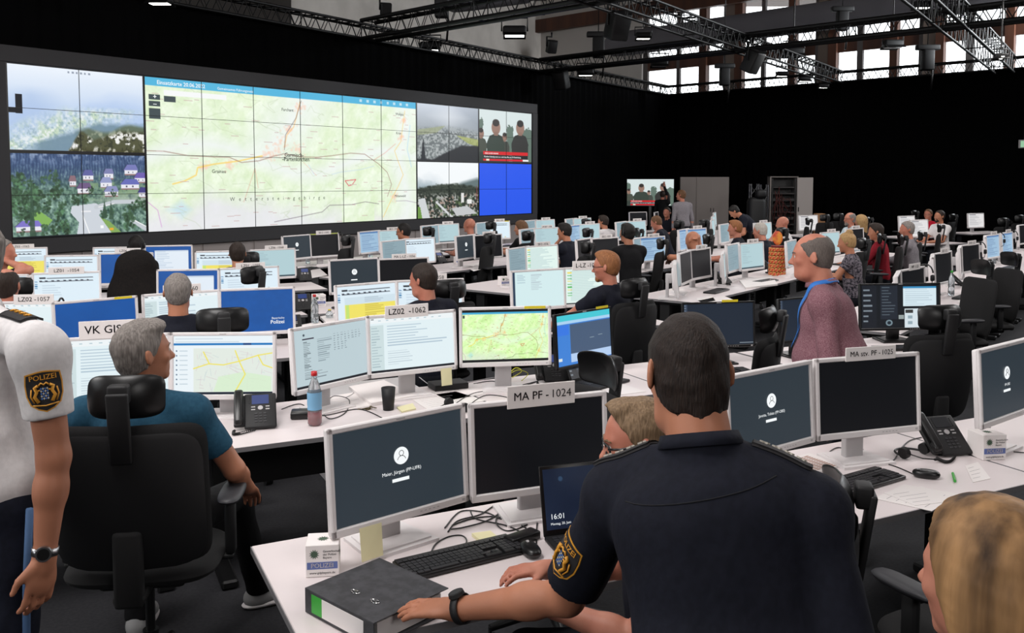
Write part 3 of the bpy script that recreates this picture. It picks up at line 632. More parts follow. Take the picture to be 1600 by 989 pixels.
# ================================================================== MONITORS
SW, SHh = .520, .325
SCR = {}
def ui(kind):
    """monitor pictures"""
    if kind in SCR: return SCR[kind]
    near = kind.endswith('+'); k = kind.rstrip('+'); w, h = (220, 138) if near else (72, 45)
    r = random.Random(hash_(kind)); cv = Canvas(w, h, (226, 240, 244))
    def para(x0, x1, y0, y1, dy, c, seed=0):
        q = random.Random(seed); y = y0
        while y < y1:
            cv.rect(x0, y, x0+(x1-x0)*q.uniform(.4, 1), y+dy*.32, c); y += dy
    if k == 'doc':
        cv.rect(0, 0, 1, .10, (238, 244, 246)); cv.rect(.02, .02, .05, .035, (30, 30, 40))
        for j in range(9): cv.rect(.1+j*.09, .05, .13+j*.09, .065, (170, 196, 206))
        cv.rect(0, .14, .16, 1, (205, 222, 224)); para(.02, .14, .18, .9, .05, (170, 190, 196), 3)
        para(.2, .95, .16, .56, .05, (176, 196, 210), 4); para(.2, .5, .62, .9, .04, (190, 205, 214), 5); cv.rect(0, .955, 1, 1, (24, 28, 36))
    elif k == 'page':
        cv.a[:] = (188, 206, 212); cv.disc(.13, .1, .02, (60, 70, 80)); cv.rect(.11, .16, .26, .18, (50, 40, 60)); para(.12, .22, .22, .72, .028, (96, 108, 116), 1); para(.3, .5, .2, .6, .034, (130, 146, 154), 2)
        for j in range(8): para(.52+j*.05, .55+j*.05, .15, .45 if j < 4 else .3, .04, (140, 156, 164), j)
        para(.12, .5, .74, .86, .026, (110, 122, 130), 7); cv.rect(0, .955, 1, 1, (24, 28, 36))
    elif k in ('sheet', 'yellow'):
        cv.a[:] = (222, 238, 248); cv.rect(.08, .10, .18, .125, (24, 28, 40)); cv.rect(.2, .105, .9, .115, (40, 46, 60)); cv.rect(.08, .19, .9, .2, (50, 56, 70))
        for j in range(9): cv.rect(.08+j*.09, .17, .12+j*.09, .18, (40, 40, 60))
        for j in range(4): cv.rect(.02, .2+j*.06, .06, .23+j*.06, (60, 130, 180))
        if k == 'yellow':
            cv.rect(.12, .28, .98, .98, (208, 226, 236)); cv.rect(.12, .46, .98, .96, (240, 226, 104)); cv.rect(.14, .46, .19, .96, (196, 226, 120)); para(.46, .9, .48, .95, .05, (206, 188, 80), 3); para(.46, .9, .3, .44, .05, (180, 196, 210), 3)
        else: para(.12, .5, .3, .9, .07, (196, 212, 226), 3); cv.rect(.75, .92, .8, .96, (230, 200, 40))
    elif k == 'list':
        cv.a[:] = (212, 236, 238); cv.rect(0, 0, .05, 1, (40, 60, 84)); para(.1, .3, .08, .3, .05, (176, 200, 210), 3); para(.36, .6, .08, .5, .04, (190, 208, 214), 6)
    elif k == 'green':
        cv.a[:] = (226, 244, 238); para(.1, .9, .06, .9, .045, (190, 214, 214), 3)
        for j in range(9): cv.rect(.04, .1+j*.08, .13, .125+j*.08, (80, 186, 90) if j % 3 else (240, 220, 90))
        cv.rect(0, .955, 1, 1, (24, 28, 36))
    elif k == 'dim': cv.a[:] = (138, 162, 172); para(.1, .9, .1, .9, .06, (120, 142, 152), 4)
    elif k == 'pale': cv.a[:] = (178, 206, 212); para(.08, .5, .1, .8, .06, (160, 186, 194), 3); cv.rect(0, .94, 1, 1, (60, 80, 90))
    elif k == 'bluedoc': cv.a[:] = (158, 190, 216); cv.rect(0, 0, 1, .08, (90, 130, 180)); para(.1, .9, .15, .9, .06, (110, 140, 180), 3)
    elif k in ('blue', 'bluewin'):
        cv.a[:] = (24, 84, 160); N = fbm(h, w, 20, 3); cv.a *= (.94+.12*N)[..., None]
        if k == 'bluewin': cv.rect(.2, .16, .93, 1, (226, 236, 246)); para(.24, .6, .2, .9, .06, (190, 206, 224), 3); cv.rect(.2, .16, .93, .2, (200, 214, 230))
    elif k == 'login': cv.a[:] = (44, 54, 62)
    elif k == 'slate': cv.a[:] = (30, 40, 54); cv.rect(0, 0, .05, .5, (60, 72, 90)); para(.01, .04, .03, .5, .06, (120, 134, 150), 3); cv.rect(.8, .95, 1, .97, (120, 130, 140))
    elif k == 'gis':
        cv.a[:] = (234, 243, 248); para(.02, .9, .05, .13, .05, (200, 214, 224), 3); cv.rect(0, .13, 1, .17, (28, 120, 190)); cv.rect(.7, .13, .78, .17, (20, 70, 130)); cv.rect(.2, .22, 1, .96, (226, 234, 226))
        for j in range(8): cv.disc(.03, .26+j*.08, .012, (60, 90, 120)); cv.rect(.06, .255+j*.08, .14, .265+j*.08, (190, 206, 216))
        q = random.Random(9)
        for j in range(60):
            x, y = q.uniform(.22, .95), q.uniform(.26, .9); a = q.choice((.3, 1.7))+q.uniform(-.3, .3); L = q.uniform(.03, .12); cv.line([(x, y), (x+L*math.cos(a), y+L*math.sin(a)*1.5)], .006, q.choice(((206, 186, 190), (214, 200, 206), (190, 206, 210))), .8)
        cv.poly([(.45, .7), (.7, .62), (.98, .7), (.98, .95), (.4, .95)], (214, 238, 204), .8); cv.rect(0, .96, 1, 1, (24, 34, 50))
        for pts in ([(.2, .56), (.35, .48), (.5, .50), (.66, .44), (.85, .34), (1, .30)], [(.62, .26), (.66, .44), (.72, .66), (.62, .95)], [(.3, .28), (.36, .48)], [(.85, .34), (.9, .5), (1, .56)]): cv.line(pts, .018, (240, 226, 90))
    elif k == 'map':
        st = random.getstate(); random.seed(4); cv = paint_map(w, h, 0); random.setstate(st); cv.a = (cv.a-200)*1.35+np.array([178, 192, 160]); cv.rect(0, 0, 1, .05, (14, 16, 20)); cv.rect(0, .05, 1, .085, (70, 170, 214)); cv.rect(0, .95, 1, 1, (14, 16, 20)); cv.rect(.01, .10, .03, .16, (60, 70, 80))
    elif k == 'radio':
        cv.a[:] = (64, 130, 214); cv.rect(0, 0, 1, .12, (72, 200, 214)); cv.rect(0, .12, 1, .18, (170, 210, 240)); cv.rect(.24, .2, 1, .78, (72, 92, 120)); cv.rect(.24, .78, 1, .95, (180, 206, 240)); cv.rect(.0, .2, .22, .4, (56, 120, 226)); cv.rect(.6, .52, .68, .53, (170, 190, 200)); cv.rect(.76, .49, .84, .5, (170, 190, 200)); cv.rect(.02, .84, .08, .9, (220, 230, 230))
    elif k == 'panels':
        cv.a[:] = (20, 24, 30); cv.rect(.02, .0, .2, 1, (26, 30, 38)); para(.03, .18, .1, .9, .12, (120, 130, 140), 3); cv.rect(.25, .02, .47, .8, (34, 40, 50)); para(.27, .45, .05, .7, .07, (80, 90, 100), 4); cv.disc(.36, .88, .07, (120, 140, 150)); cv.disc(.36, .88, .04, (30, 40, 50))
        cv.rect(.54, .04, .97, .5, (214, 232, 240)); para(.57, .93, .1, .48, .05, (190, 208, 218), 5); cv.rect(.54, .04, .97, .09, (60, 140, 190)); cv.rect(.56, .56, .98, 1, (214, 226, 232)); cv.rect(.57, .58, .67, .66, (60, 60, 60)); cv.rect(.48, .7, .55, .8, (150, 160, 160))
        for a_ in range(2):
            for b_ in range(2): cv.rect(.6+a_*.17, .72+b_*.13, .66+a_*.17, .79+b_*.13, (150, 170, 180))
    elif k == 'paper':
        cv.a[:] = (226, 224, 224); para(.1, .9, .12, .85, .05, (176, 176, 180), 3); cv.rect(.1, .05, .5, .09, (100, 100, 110))
    SCR[kind] = cv.mesh('screen', 1, 1); return SCR[kind]
def hash_(s): return sum(ord(c)*(i+7) for i, c in enumerate(s))
_mcache = {}
def cached(key, fn):
    if key not in _mcache: _mcache[key] = fn()
    return _mcache[key]
def inst(key, name, mats, parent, fn, loc=None):
    """a part whose mesh is shared by all its look-alikes"""
    def mk():
        mb = MB(); fn(mb); me = mb.mesh(name)
        for m in (mats if isinstance(mats, (list, tuple)) else [mats]): me.materials.append(m)
        return me
    return link(name, cached(key, mk), parent, loc)
MON = {}
TILT = R(4)
M_FR = {'w': M_WHITE, 'b': M_BLK}
def monitor(id_, x, y, yaw, zt, kind, label, fr='w', W=.56, H=.36, grp='white-framed monitors on the desks', z=.72, user=None):
    t = thing('monitor', label, 'monitor', (x, y, z), R(yaw), grp); MON[id_] = (x, y, R(yaw), zt, W, H, t)
    dz = zt-z; m = M_FR[fr]
    TM = Matrix.Translation((0, 0, dz)) @ Matrix.Rotation(-TILT, 4, 'X')
    def housing(mb):
        mb.X = Matrix.Rotation(-TILT, 4, 'X'); b = .019 if fr == 'w' else .014; bb = .028 if fr == 'w' else .02
        mb.rbox((0, .024, -H/2), (W-.004, .026, H-.004), .008); mb.rbox((0, .044, -H/2), (W*.6, .03, H*.6), .012)
        mb.rbox((0, .006, -b/2), (W, .016, b), .004, 1); mb.rbox((0, .006, -H+bb/2), (W, .016, bb), .004, 1)
        mb.rbox((-W/2+b/2, .006, -H/2), (b, .016, H), .004, 1); mb.rbox((W/2-b/2, .006, -H/2), (b, .016, H), .004, 1)
        mb.box((0, -.0025, -b/2), (.035, .001, .005), mi=1)
        for k in range(5): mb.box((W*.12+k*.018, -.0025, -H+bb/2), (.008, .001, .003), mi=1)
        mb.box((W/2-.03, -.0025, -H+bb/2), (.012, .001, .008), mi=1)
    inst(('h', W, H, fr), 'housing', [m, M_GREYP], t, housing, (0, 0, dz))
    b = .019 if fr == 'w' else .014; bb = .028 if fr == 'w' else .02
    sw, sh = W-2*b, H-b-bb
    if kind == 'off':
        sc = inst(('off', W, H, fr), 'screen', M_OFF, t, lambda mb: mb.box((0, 0, 0), (sw, .002, sh)))
    else:
        sc = link('screen', ui(kind), t); sc.scale = (sw, 1, sh)
    zc = -b-sh/2; sc.location = (0, .009*1, dz+zc*math.cos(TILT)); sc.location.y = .008+zc*math.sin(TILT)*1; sc.rotation_euler.x = -TILT
    def stand(mb):
        mb.rbox((0, .095, (dz-H*.5)/2+.01), (.10, .035, dz-H*.5), .008); mb.rbox((0, .08, dz-H*.5), (.09, .07, .1), .01)
    inst(('st', round(dz, 3), fr), 'stand', M_GREYP if fr == 'w' else M_BLK, t, stand)
    def base(mb):
        mb.prism([(-.14, -.03), (.14, -.03), (.12, .19), (-.12, .19)], .0, .012); mb.prism([(-.12, -.01), (.12, -.01), (.10, .17), (-.10, .17)], .012, .018)
    inst(('ba', fr), 'base', M_WHITE if fr == 'w' else M_BLK, t, base)
    if user is not None:
        q = sc
        def icon(mb):
            k = .96; mb.X = Matrix.Translation((0, -.003, sh*.12*k))
            n = 28; mb.add([(0.030*math.cos(2*PI*i/n), 0, .030*math.sin(2*PI*i/n)) for i in range(n)], [list(range(n))[::1]])
        ic = inst(('ic', W, H), 'login_icon', M_TXTW, t, icon); ic.location = sc.location; ic.rotation_euler.x = -TILT
        inst('ibar', 'password_bar', M_TXTW, ic, lambda mb: mb.box((-.006, -.003, -.045), (.068, .001, .011)))
        def man(mb):
            mb.X = Matrix.Translation((0, -.004, sh*.12*.96)); n = 20
            for cx, cz, rr, a0, a1 in ((0, .009, .009, 0, 2*PI), (0, -.017, .017, .25, PI-.25)):
                P = [(cx+rr*math.cos(a0+(a1-a0)*i/n), -.0005, cz+rr*math.sin(a0+(a1-a0)*i/n)) for i in range(n+1)]; mb.tube(P, .0011, 4)
        c = inst(('im', W, H), 'avatar_outline', M_BLK, ic, man)
        if user:
            mb = MB(); text_into(mb, user, .017, Matrix.Translation((0, -.003, -.018)) @ UP, 0.0); lt = mb.build('lettering', M_TXTW, ic)
    return t
# id, x, y, yaw, top height, picture, label, [frame/W/H], user text
G = 'white-framed monitors on the desks'
ML = [
 ('1', -.385, 3.04, 40, 1.19, 'login+', 'large nearest monitor with a dark login picture of round avatar and the name Maier', {'user': 'Maier, Jürgen (PP-UFR)'}),
 ('2', .105, 3.30, 22, 1.19, 'off', 'switched-off black monitor under the sign MA PF - 1024', {}),
 ('3', 1.08, 3.69, 36, 1.22, 'login+', 'monitor with login picture right of the navy-shirted officer, beside sign MA stv. PF - 1025', {'user': 'Janetta, Tobias (PP-OBS)'}),
 ('4', 1.59, 3.95, 18, 1.22, 'off', 'switched-off black monitor under the sign MA stv. PF - 1025', {}),
 ('5', 2.31, 4.14, 38, 1.24, 'login+', 'login-picture monitor cut off by the right picture edge', {'user': 'PP-OBS'}),
 ('6', -2.08, 4.63, 20, 1.19, 'doc+', 'bright document monitor under the sign VK GIS', {}),
 ('7', -1.54, 4.73, 2, 1.19, 'gis+', 'monitor with a city street map in front of the man in the blue T-shirt', {}),
 ('8', -.99, 4.89, 52, 1.22, 'page+', 'greyish monitor with a dense document, left of the monitor with sign LZ02 -1062', {}),
 ('9', -.58, 5.18, 29, 1.23, 'doc+', 'bright mail-list monitor under the sign LZ02 -1062', {}),
 ('10', -.04, 5.35, 9, 1.24, 'map+', 'monitor with the green area map and a yellow strip on its top corner', {}),
 ('11', .46, 5.67, 44, 1.17, 'radio+', 'black-framed monitor with bright blue radio panel behind the open laptop', {'fr': 'b', 'W': .54, 'H': .35, 'grp': 'black-framed monitors'}),
 ('12', 1.43, 6.15, 12, 1.16, 'slate+', 'black-framed monitor with dark slate picture behind the chair headrest', {'fr': 'b', 'W': .54, 'H': .32, 'grp': 'black-framed monitors'}),
 ('13', 3.05, 7.00, 6, 1.19, 'panels+', 'wide black-framed monitor with many small panels behind the checked shirt', {'fr': 'b', 'W': .67, 'H': .37, 'grp': 'black-framed monitors'}),
 ('12b', 2.12, 6.42, 30, 1.16, 'slate', 'second black-framed slate monitor just left of the checked shirt', {'fr': 'b', 'W': .54, 'H': .32, 'grp': 'black-framed monitors'}),
 ('14', -1.94, 6.78, 18, 1.18, 'blue+', 'blue monitor reading Bayerische Polizei right of the grey-haired man', {}),
 ('15', -2.44, 6.58, 34, 1.175, 'doc', 'bright document monitor behind the grey-haired man, with sign LZ02 -10', {}),
 ('16', -2.86, 6.12, 42, 1.185, 'blue', 'plain blue monitor with yellow strip above the sign VK GIS', {}),
 ('17', -3.40, 6.10, 8, 1.17, 'doc', 'bright document monitor under the sign LZ02 -1057', {}),
 ('18', -3.98, 7.97, 20, 1.18, 'sheet', 'bright form monitor under the sign LZ01 -1054', {}),
 ('19', -4.50, 7.75, 6, 1.18, 'sheet', 'partly hidden form monitor over the bald head at the left edge', {}),
 ('20', -2.99, 8.23, 8, 1.18, 'bluewin', 'blue monitor with a white window left of the sign LZ01 -1055', {}),
 ('21', -2.48, 8.42, 26, 1.18, 'sheet', 'form monitor under the sign LZ01 -1055 behind a chair headrest', {}),
 ('22', -4.25, 9.84, 12, 1.20, 'blue', 'plain blue monitor behind the black jacket, under sign LZ06 -1067', {}),
 ('24', -5.85, 10.65, 20, 1.195, 'yellow', 'monitor with a yellow table under the sign LZ03 -1065', {}),
 ('25', -4.82, 9.77, 10, 1.18, 'sheet', 'pale form monitor between the signs LZ03 -1065 and LZ06 -1067', {}),
 ('26', -4.72, 10.70, 14, 1.2, 'sheet', 'pale monitor sticking out above the sign LZ06 -1067', {}),
 ('27', -4.22, 10.98, 14, 1.2, 'bluewin', 'blue monitor with white window behind the man wearing a headset', {}),
 ('28', -3.34, 10.23, 14, 1.19, 'yellow', 'monitor with a yellow table in front of the brown-haired head', {}),
 ('29', -2.82, 10.52, 32, 1.19, 'pale', 'pale monitor under the sign LZ06 -1068', {}),
 ('30', -3.13, 13.0, 58, 1.2, 'login', 'small login-picture monitor near the video wall below the map', {'user': ''}),
 ('31', -2.83, 13.4, 44, 1.2, 'off', 'black monitor near the video wall with a green strip, beside the small login monitor', {}),
 ('32', -1.63, 9.22, 34, 1.19, 'login', 'login-picture monitor left of the sign MA L-LZ - 1056', {'user': ''}),
 ('33', -1.13, 9.32, 26, 1.19, 'off', 'black monitor under the sign MA L-LZ - 1056', {}),
 ('34', -1.16, 7.12, 38, 1.18, 'yellow', 'large yellow table monitor behind the sign LZ02 -1062', {}),
 ('35', -.66, 7.20, 18, 1.2, 'sheet', 'monitor under the sign LV half hidden by the short-haired man', {}),
 ('53', .23, 7.81, 30, 1.22, 'list', 'large white list monitor left of the bearded man with glasses', {}),
 ('54', .72, 8.06, 22, 1.22, 'green', 'monitor with green entries under the sign L-LZ -10', {}),
]
rear = [
 ('36', 578, 360.5, 62, 'bluedoc', 'rear blue-tinted monitor left of the dark-haired man below the town picture'), ('37', 614, 359, 44, 'pale', 'rear bright monitor before the dark-haired man below the town picture'),
 ('38', 615.5, 375, 62, 'dim', 'dim narrow monitor behind the two bottles'), ('39', 655, 371.5, 44, 'sheet', 'bright form monitor behind the sign MA L-LZ - 1056'),
 ('40', 672, 351.5, 62, 'dim', 'dim monitor left of the bald man by the video wall'), ('41', 699, 349.5, 44, 'pale', 'pale monitor left of the bald man by the video wall'),
 ('42', 728, 367, 62, 'login', 'narrow dark login monitor beneath the bald man by the video wall'), ('43', 763, 366, 44, 'off', 'black monitor beneath the bald man, partly behind a headrest'),
 ('44', 755, 347, 64, 'dim', 'dim narrow monitor right of the bald man by the video wall'), ('45', 780, 345.3, 42, 'sheet', 'bright monitor with a yellow strip right of the bald man'),
 ('47', 830, 343.7, 62, 'dim', 'dim monitor nearest the blue tile of the video wall'), ('48', 852, 343, 44, 'pale', 'pale monitor nearest the blue tile of the video wall'),
 ('49', 825, 357, 62, 'dim', 'dim monitor left of the man resting his chin on his hand, behind a headrest'), ('50', 854, 355.5, 42, 'pale', 'pale monitor left of the man resting his chin on his hand'),
 ('51', 811, 386, 62, 'dim', 'dim narrow monitor beside the sign SB12 -1036'), ('52', 847, 383, 42, 'green', 'pale monitor with green marks under the sign SB12 -1036'),
 ('55', 893, 341, 62, 'dim', 'dim monitor before the man in the white shirt'), ('55b', 910, 340.5, 44, 'pale', 'pale monitor before the man in the white shirt'),
 ('56', 899, 351, 62, 'bluedoc', 'blue-tinted monitor below the white-shirted man'), ('57', 921, 349.5, 42, 'pale', 'pale monitor below the white-shirted man, beside a headrest'),
 ('58', 914, 372.5, 62, 'off', 'black narrow monitor behind the bearded man, left of its twin'), ('59', 946, 371, 42, 'off', 'black monitor under the sign SB12 -1039'),
 ('60', 971, 346, 62, 'dim', 'dim monitor between the white-shirted and the navy-shirted man'), ('61', 995, 344.7, 42, 'pale', 'pale monitor just left of the navy-shirted man behind the headset wearer'),
 ('62', 1000, 371, 64, 'dim', 'narrow monitor seen steeply right of the headset wearer'), ('63', 1020, 369.5, 42, 'bluedoc', 'bluish form monitor right of the headset wearer, under a white sign'),
 ('65', 1069, 357.5, 62, 'bluedoc', 'bluish monitor left of the bald man with raised elbow'), ('65b', 1089, 356.5, 44, 'bluedoc', 'bluish monitor behind the bald man with raised elbow'),
 ('66', 1071, 393, 66, 'off', 'narrow dark monitor left half of the pair with sign L-BB1 -1032'), ('67', 1094, 388, 52, 'off', 'black monitor under the sign L-BB1 -1032'),
 ('69', 1146, 380.5, 60, 'dim', 'dim left monitor of the pair under the sign SB12 -1047'), ('70', 1175, 378.5, 43, 'pale', 'pale monitor under the sign SB12 -1047'),
 ('72', 1132, 349.5, 60, 'dim', 'dim monitor left of the blond man in navy'), ('73', 1192, 347.5, 40, 'pale', 'pale monitor behind the grey-haired man in the rear'),
 ('74', 1298, 362, 42, 'pale', 'pale monitor before the woman with the hair bun'), ('75', 1336, 356.5, 40, 'off', 'dark monitor behind the woman with the hair bun'),
 ('74b', 1237, 375, 60, 'dim', 'narrow pale monitor just left of the bald head in the checked shirt'),
 ('76', 1427, 418.6, 45, 'off', 'nearest black monitor of the right row, behind the wide panel monitor'), ('77', 1474, 393.5, 46, 'off', 'black monitor of the right row above the green-capped bottle'),
 ('78', 1517, 381, 42, 'off', 'black monitor of the right row left of the shiny headrest'), ('79', 1551.5, 366, 44, 'bluedoc', 'bluish monitor of the right row with a headset on its corner'),
 ('80', 1574, 362.5, 46, 'bluedoc', 'second bluish monitor of the right row, behind the phone'), ('81', 1601, 350.5, 42, 'off', 'farthest monitor of the right row at the picture edge'),
 ('60c', 997, 331, 30, 'off', 'small dark monitor below the wall television'), ('61c', 1026, 331, 72, 'off', 'narrow dark monitor standing under the right end of the wall television'),
 ('90', 1436, 343, 28, 'paper', 'white document monitor between the grey-shirted man and the man in red'), ('91', 1417, 337, 30, 'paper', 'white document monitor left of the man in red'),
 ('92', 1525, 333, 24, 'paper', 'white document monitor behind the right row, farthest right'), ('93', 1263, 336, 24, 'paper', 'white document monitor in front of the dark rack cabinet'),
]
for id_, px, py, yaw, kind, lb in rear:
    P = atz(px, py, 1.2); ML.append((id_, P.x, P.y, yaw, 1.2, kind, lb, {'user': ''} if kind == 'login' else {}))
def left_mate(src, yaw, id_, kind, lb):
    m = [q for q in ML if q[0] == src][0]; a, b = R(m[3]), R(yaw)
    ML.append((id_, m[1]-.285*math.cos(a)-.285*math.cos(b), m[2]-.285*math.sin(a)-.285*math.sin(b), yaw, 1.2, kind, lb, {}))
left_mate('76', 64, '76a', 'off', 'white monitor seen edge-on left of the nearest black one in the right row')
left_mate('77', 64, '77a', 'off', 'white monitor seen edge-on left of the black one above the green-capped bottle')
left_mate('78', 62, '78a', 'off', 'white monitor seen edge-on left of the black one by the shiny headrest')
left_mate('79', 62, '79a', 'dim', 'white monitor seen edge-on left of the bluish one with a headset')
left_mate('81', 60, '81a', 'dim', 'white monitor seen edge-on near the right picture edge at the back')
for px, py, yaw, id_, lb, zt in ((1057, 409, 79.5, '68', 'white monitor standing exactly edge-on at the desk end left of sign L-BB1 -1032', 1.12), (1131.5, 394, 75, '68b', 'white monitor standing edge-on left of the pair with sign SB12 -1047', 1.14),
                             (1114, 343, 72, '95', 'white monitor seen edge-on behind the bald man with raised elbow', 1.2), (1120, 338, 72, '96', 'white monitor seen edge-on before the pale cabinet, second of the three', 1.2), (1126, 333, 72, '97', 'white monitor seen edge-on before the pale cabinet, farthest of the three', 1.2)):
    P = atz(px, py, zt); ML.append((id_, P.x, P.y, yaw, zt, 'pale', lb, {}))
for i_, m_ in enumerate(ML):
    if m_[0] in ('96',): ML[i_] = m_[:2]+(m_[2]+.3,)+m_[3:]
    if m_[0] in ('97',): ML[i_] = m_[:2]+(m_[2]+.6,)+m_[3:]
for id_, x, y, yaw, zt, kind, lb, kw in ML: monitor(id_, x, y, yaw, zt, kind, lb, **kw)

# ------------------------------------------------------------------ name signs clipped to the monitors
def sign(mid, text, w=.27, h=.082, dx=0, label=None, bold_n=None, dz=.012, tilt=0.0):
    x, y, a, zt, W, H, _ = MON[mid]
    px = x+math.cos(a)*dx+math.sin(a)*.012; py = y+math.sin(a)*dx-math.cos(a)*.012
    t = tag(MB().rbox((0, 0, 0), (w, .004, h), .0018, 1).build('name_sign', M_CARD, None, (px, py, zt+dz), a), label or 'white paper sign reading '+text, 'sign', 'white name signs on the monitors')
    t.rotation_euler = (0, tilt, a)
    b = text.split('|'); full = ''.join(b); size = h*.62; tw = text_w(full, size, .0); size *= min(1, w*.86/tw); mb = MB()
    if len(b) == 2:
        w1, w2 = text_w(b[0], size, .008), text_w(b[1], size); tot = w1+w2+size*.18
        text_into(mb, b[0], size, Matrix.Translation((-tot/2+w1/2, -.0032, 0)) @ UP, .008); text_into(mb, b[1], size, Matrix.Translation((tot/2-w2/2, -.0032, 0)) @ UP, 0)
    else: text_into(mb, full, size, Matrix.Translation((0, -.0032, 0)) @ UP, .005)
    mb.build('lettering', M_INK, t); t['label'] = t['label'].replace('|', '')
    return t
sign('2', 'MA PF -| 1024', .275, .085, .0, tilt=.0); sign('4', 'MA stv. PF -| 1025', .27, .062)
sign('6', 'VK GIS-|1063', .36, .095, .02, 'large white paper sign reading VK GIS at the blue T-shirt man', dz=.035)
sign('9', 'LZ02  -|1062', .27, .075, -.04); sign('15', 'LZ02  -|1060', .27, .072, .0, 'white paper sign reading LZ02 -10 behind the grey-haired man', dz=.02); sign('17', 'LZ02 -|1057', .26, .07, .12)
sign('18', 'LZ01  -|1054', .29, .066, .0); sign('21', 'LZ01 -|1055', .27, .06, .01); sign('22', 'LZ06 -|1067', .27, .06, .02, dz=.02); sign('24', 'LZ03 -|1065', .28, .06, .0); sign('29', 'LZ06 -|1068', .27, .06, .04)
sign('33', 'MA L-LZ -| 1056', .27, .06, 0); sign('35', 'LV-LZ -|1058', .27, .068, .0, 'white paper sign reading LV behind the short-haired man'); sign('54', 'L-LZ -|1059', .3, .085, -.05, 'white paper sign reading L-LZ -10 before the bearded man')
for mid, tx in (('31', 'SB13 -|1043'), ('37', 'SB13 -|1044'), ('41', 'SB14 -|1051'), ('43', 'SB13 -|1042'), ('45', 'SB14 -|1050'), ('48', 'SB14 -|1049'), ('50', 'IM EKT -|1048'), ('52', 'SB12 -|1036'), ('55b', 'SB14 -|1053'), ('57', 'SB11 -|1046'), ('59', 'SB12 -|1039'), ('61', 'SB14 -|1041'), ('63', 'SB11 -|1038'),
                ('65b', 'SB11 -|1045'), ('67', 'L-BB1 -|1032'), ('70', 'SB12 -|1047'), ('73', 'SB11 -|1052'), ('74', 'BF1 -|1030'), ('75', 'BAB -|1034'), ('76', 'WF -|1120'), ('77', 'BLT -|1121'), ('78', 'KVKP -|1123'), ('79', 'BF -|1124'), ('80', 'BF -|1125')):
    sign(mid, tx, .26, .062, 0, 'small white sign '+tx.replace('|', '')+' on the '+' '.join([m for m in ML if m[0] == mid][0][6].split(' beside ')[0].split(' under ')[0].split(' behind ')[0].split()[:8]))
for tx, sz, dx, dzz in (('Bayerische', .022, .15, -.235), ('Polizei', .040, .145, -.265)):
    x, y, a, zt, W, H, t_ = MON['14']; mb = MB(); text_into(mb, tx, sz, Matrix.Translation((dx, -.003+dzz*math.sin(TILT)*1.0, zt-.72+dzz)) @ UP, .012 if sz > .03 else 0); mb.build('screen_lettering', M_TXTW, t_)
# yellow strips and notes on monitor rims
def strip(mid, dx, w, col, label, nm='paper_strip', dz=-.008, h=.016):
    x, y, a, zt, W, H, _ = MON[mid]
    tag(MB().box((0, 0, 0), (w, .0015, h)).build(nm, col, None, (x+math.cos(a)*dx+math.sin(a)*.0045, y+math.sin(a)*dx-math.cos(a)*.0045, zt+dz), a), label, 'label')
strip('10', .18, .13, M_YEL, 'yellow strip on the rim of the green map monitor'); strip('11', .17, .12, M_YEL, 'yellow strip on the black-framed blue monitor', dz=.004); strip('16', .18, .12, M_YEL, 'yellow strip on the plain blue monitor by VK GIS')
strip('12', .08, .12, M_YEL, 'yellow strip on the dark slate monitor', dz=.004); strip('45', .1, .3, M_YEL, 'yellow strip along the rear form monitor'); strip('31', .0, .5, mat('pale_green_strip', c8(180, 190, 90), .6), 'green strip along the black rear monitor')
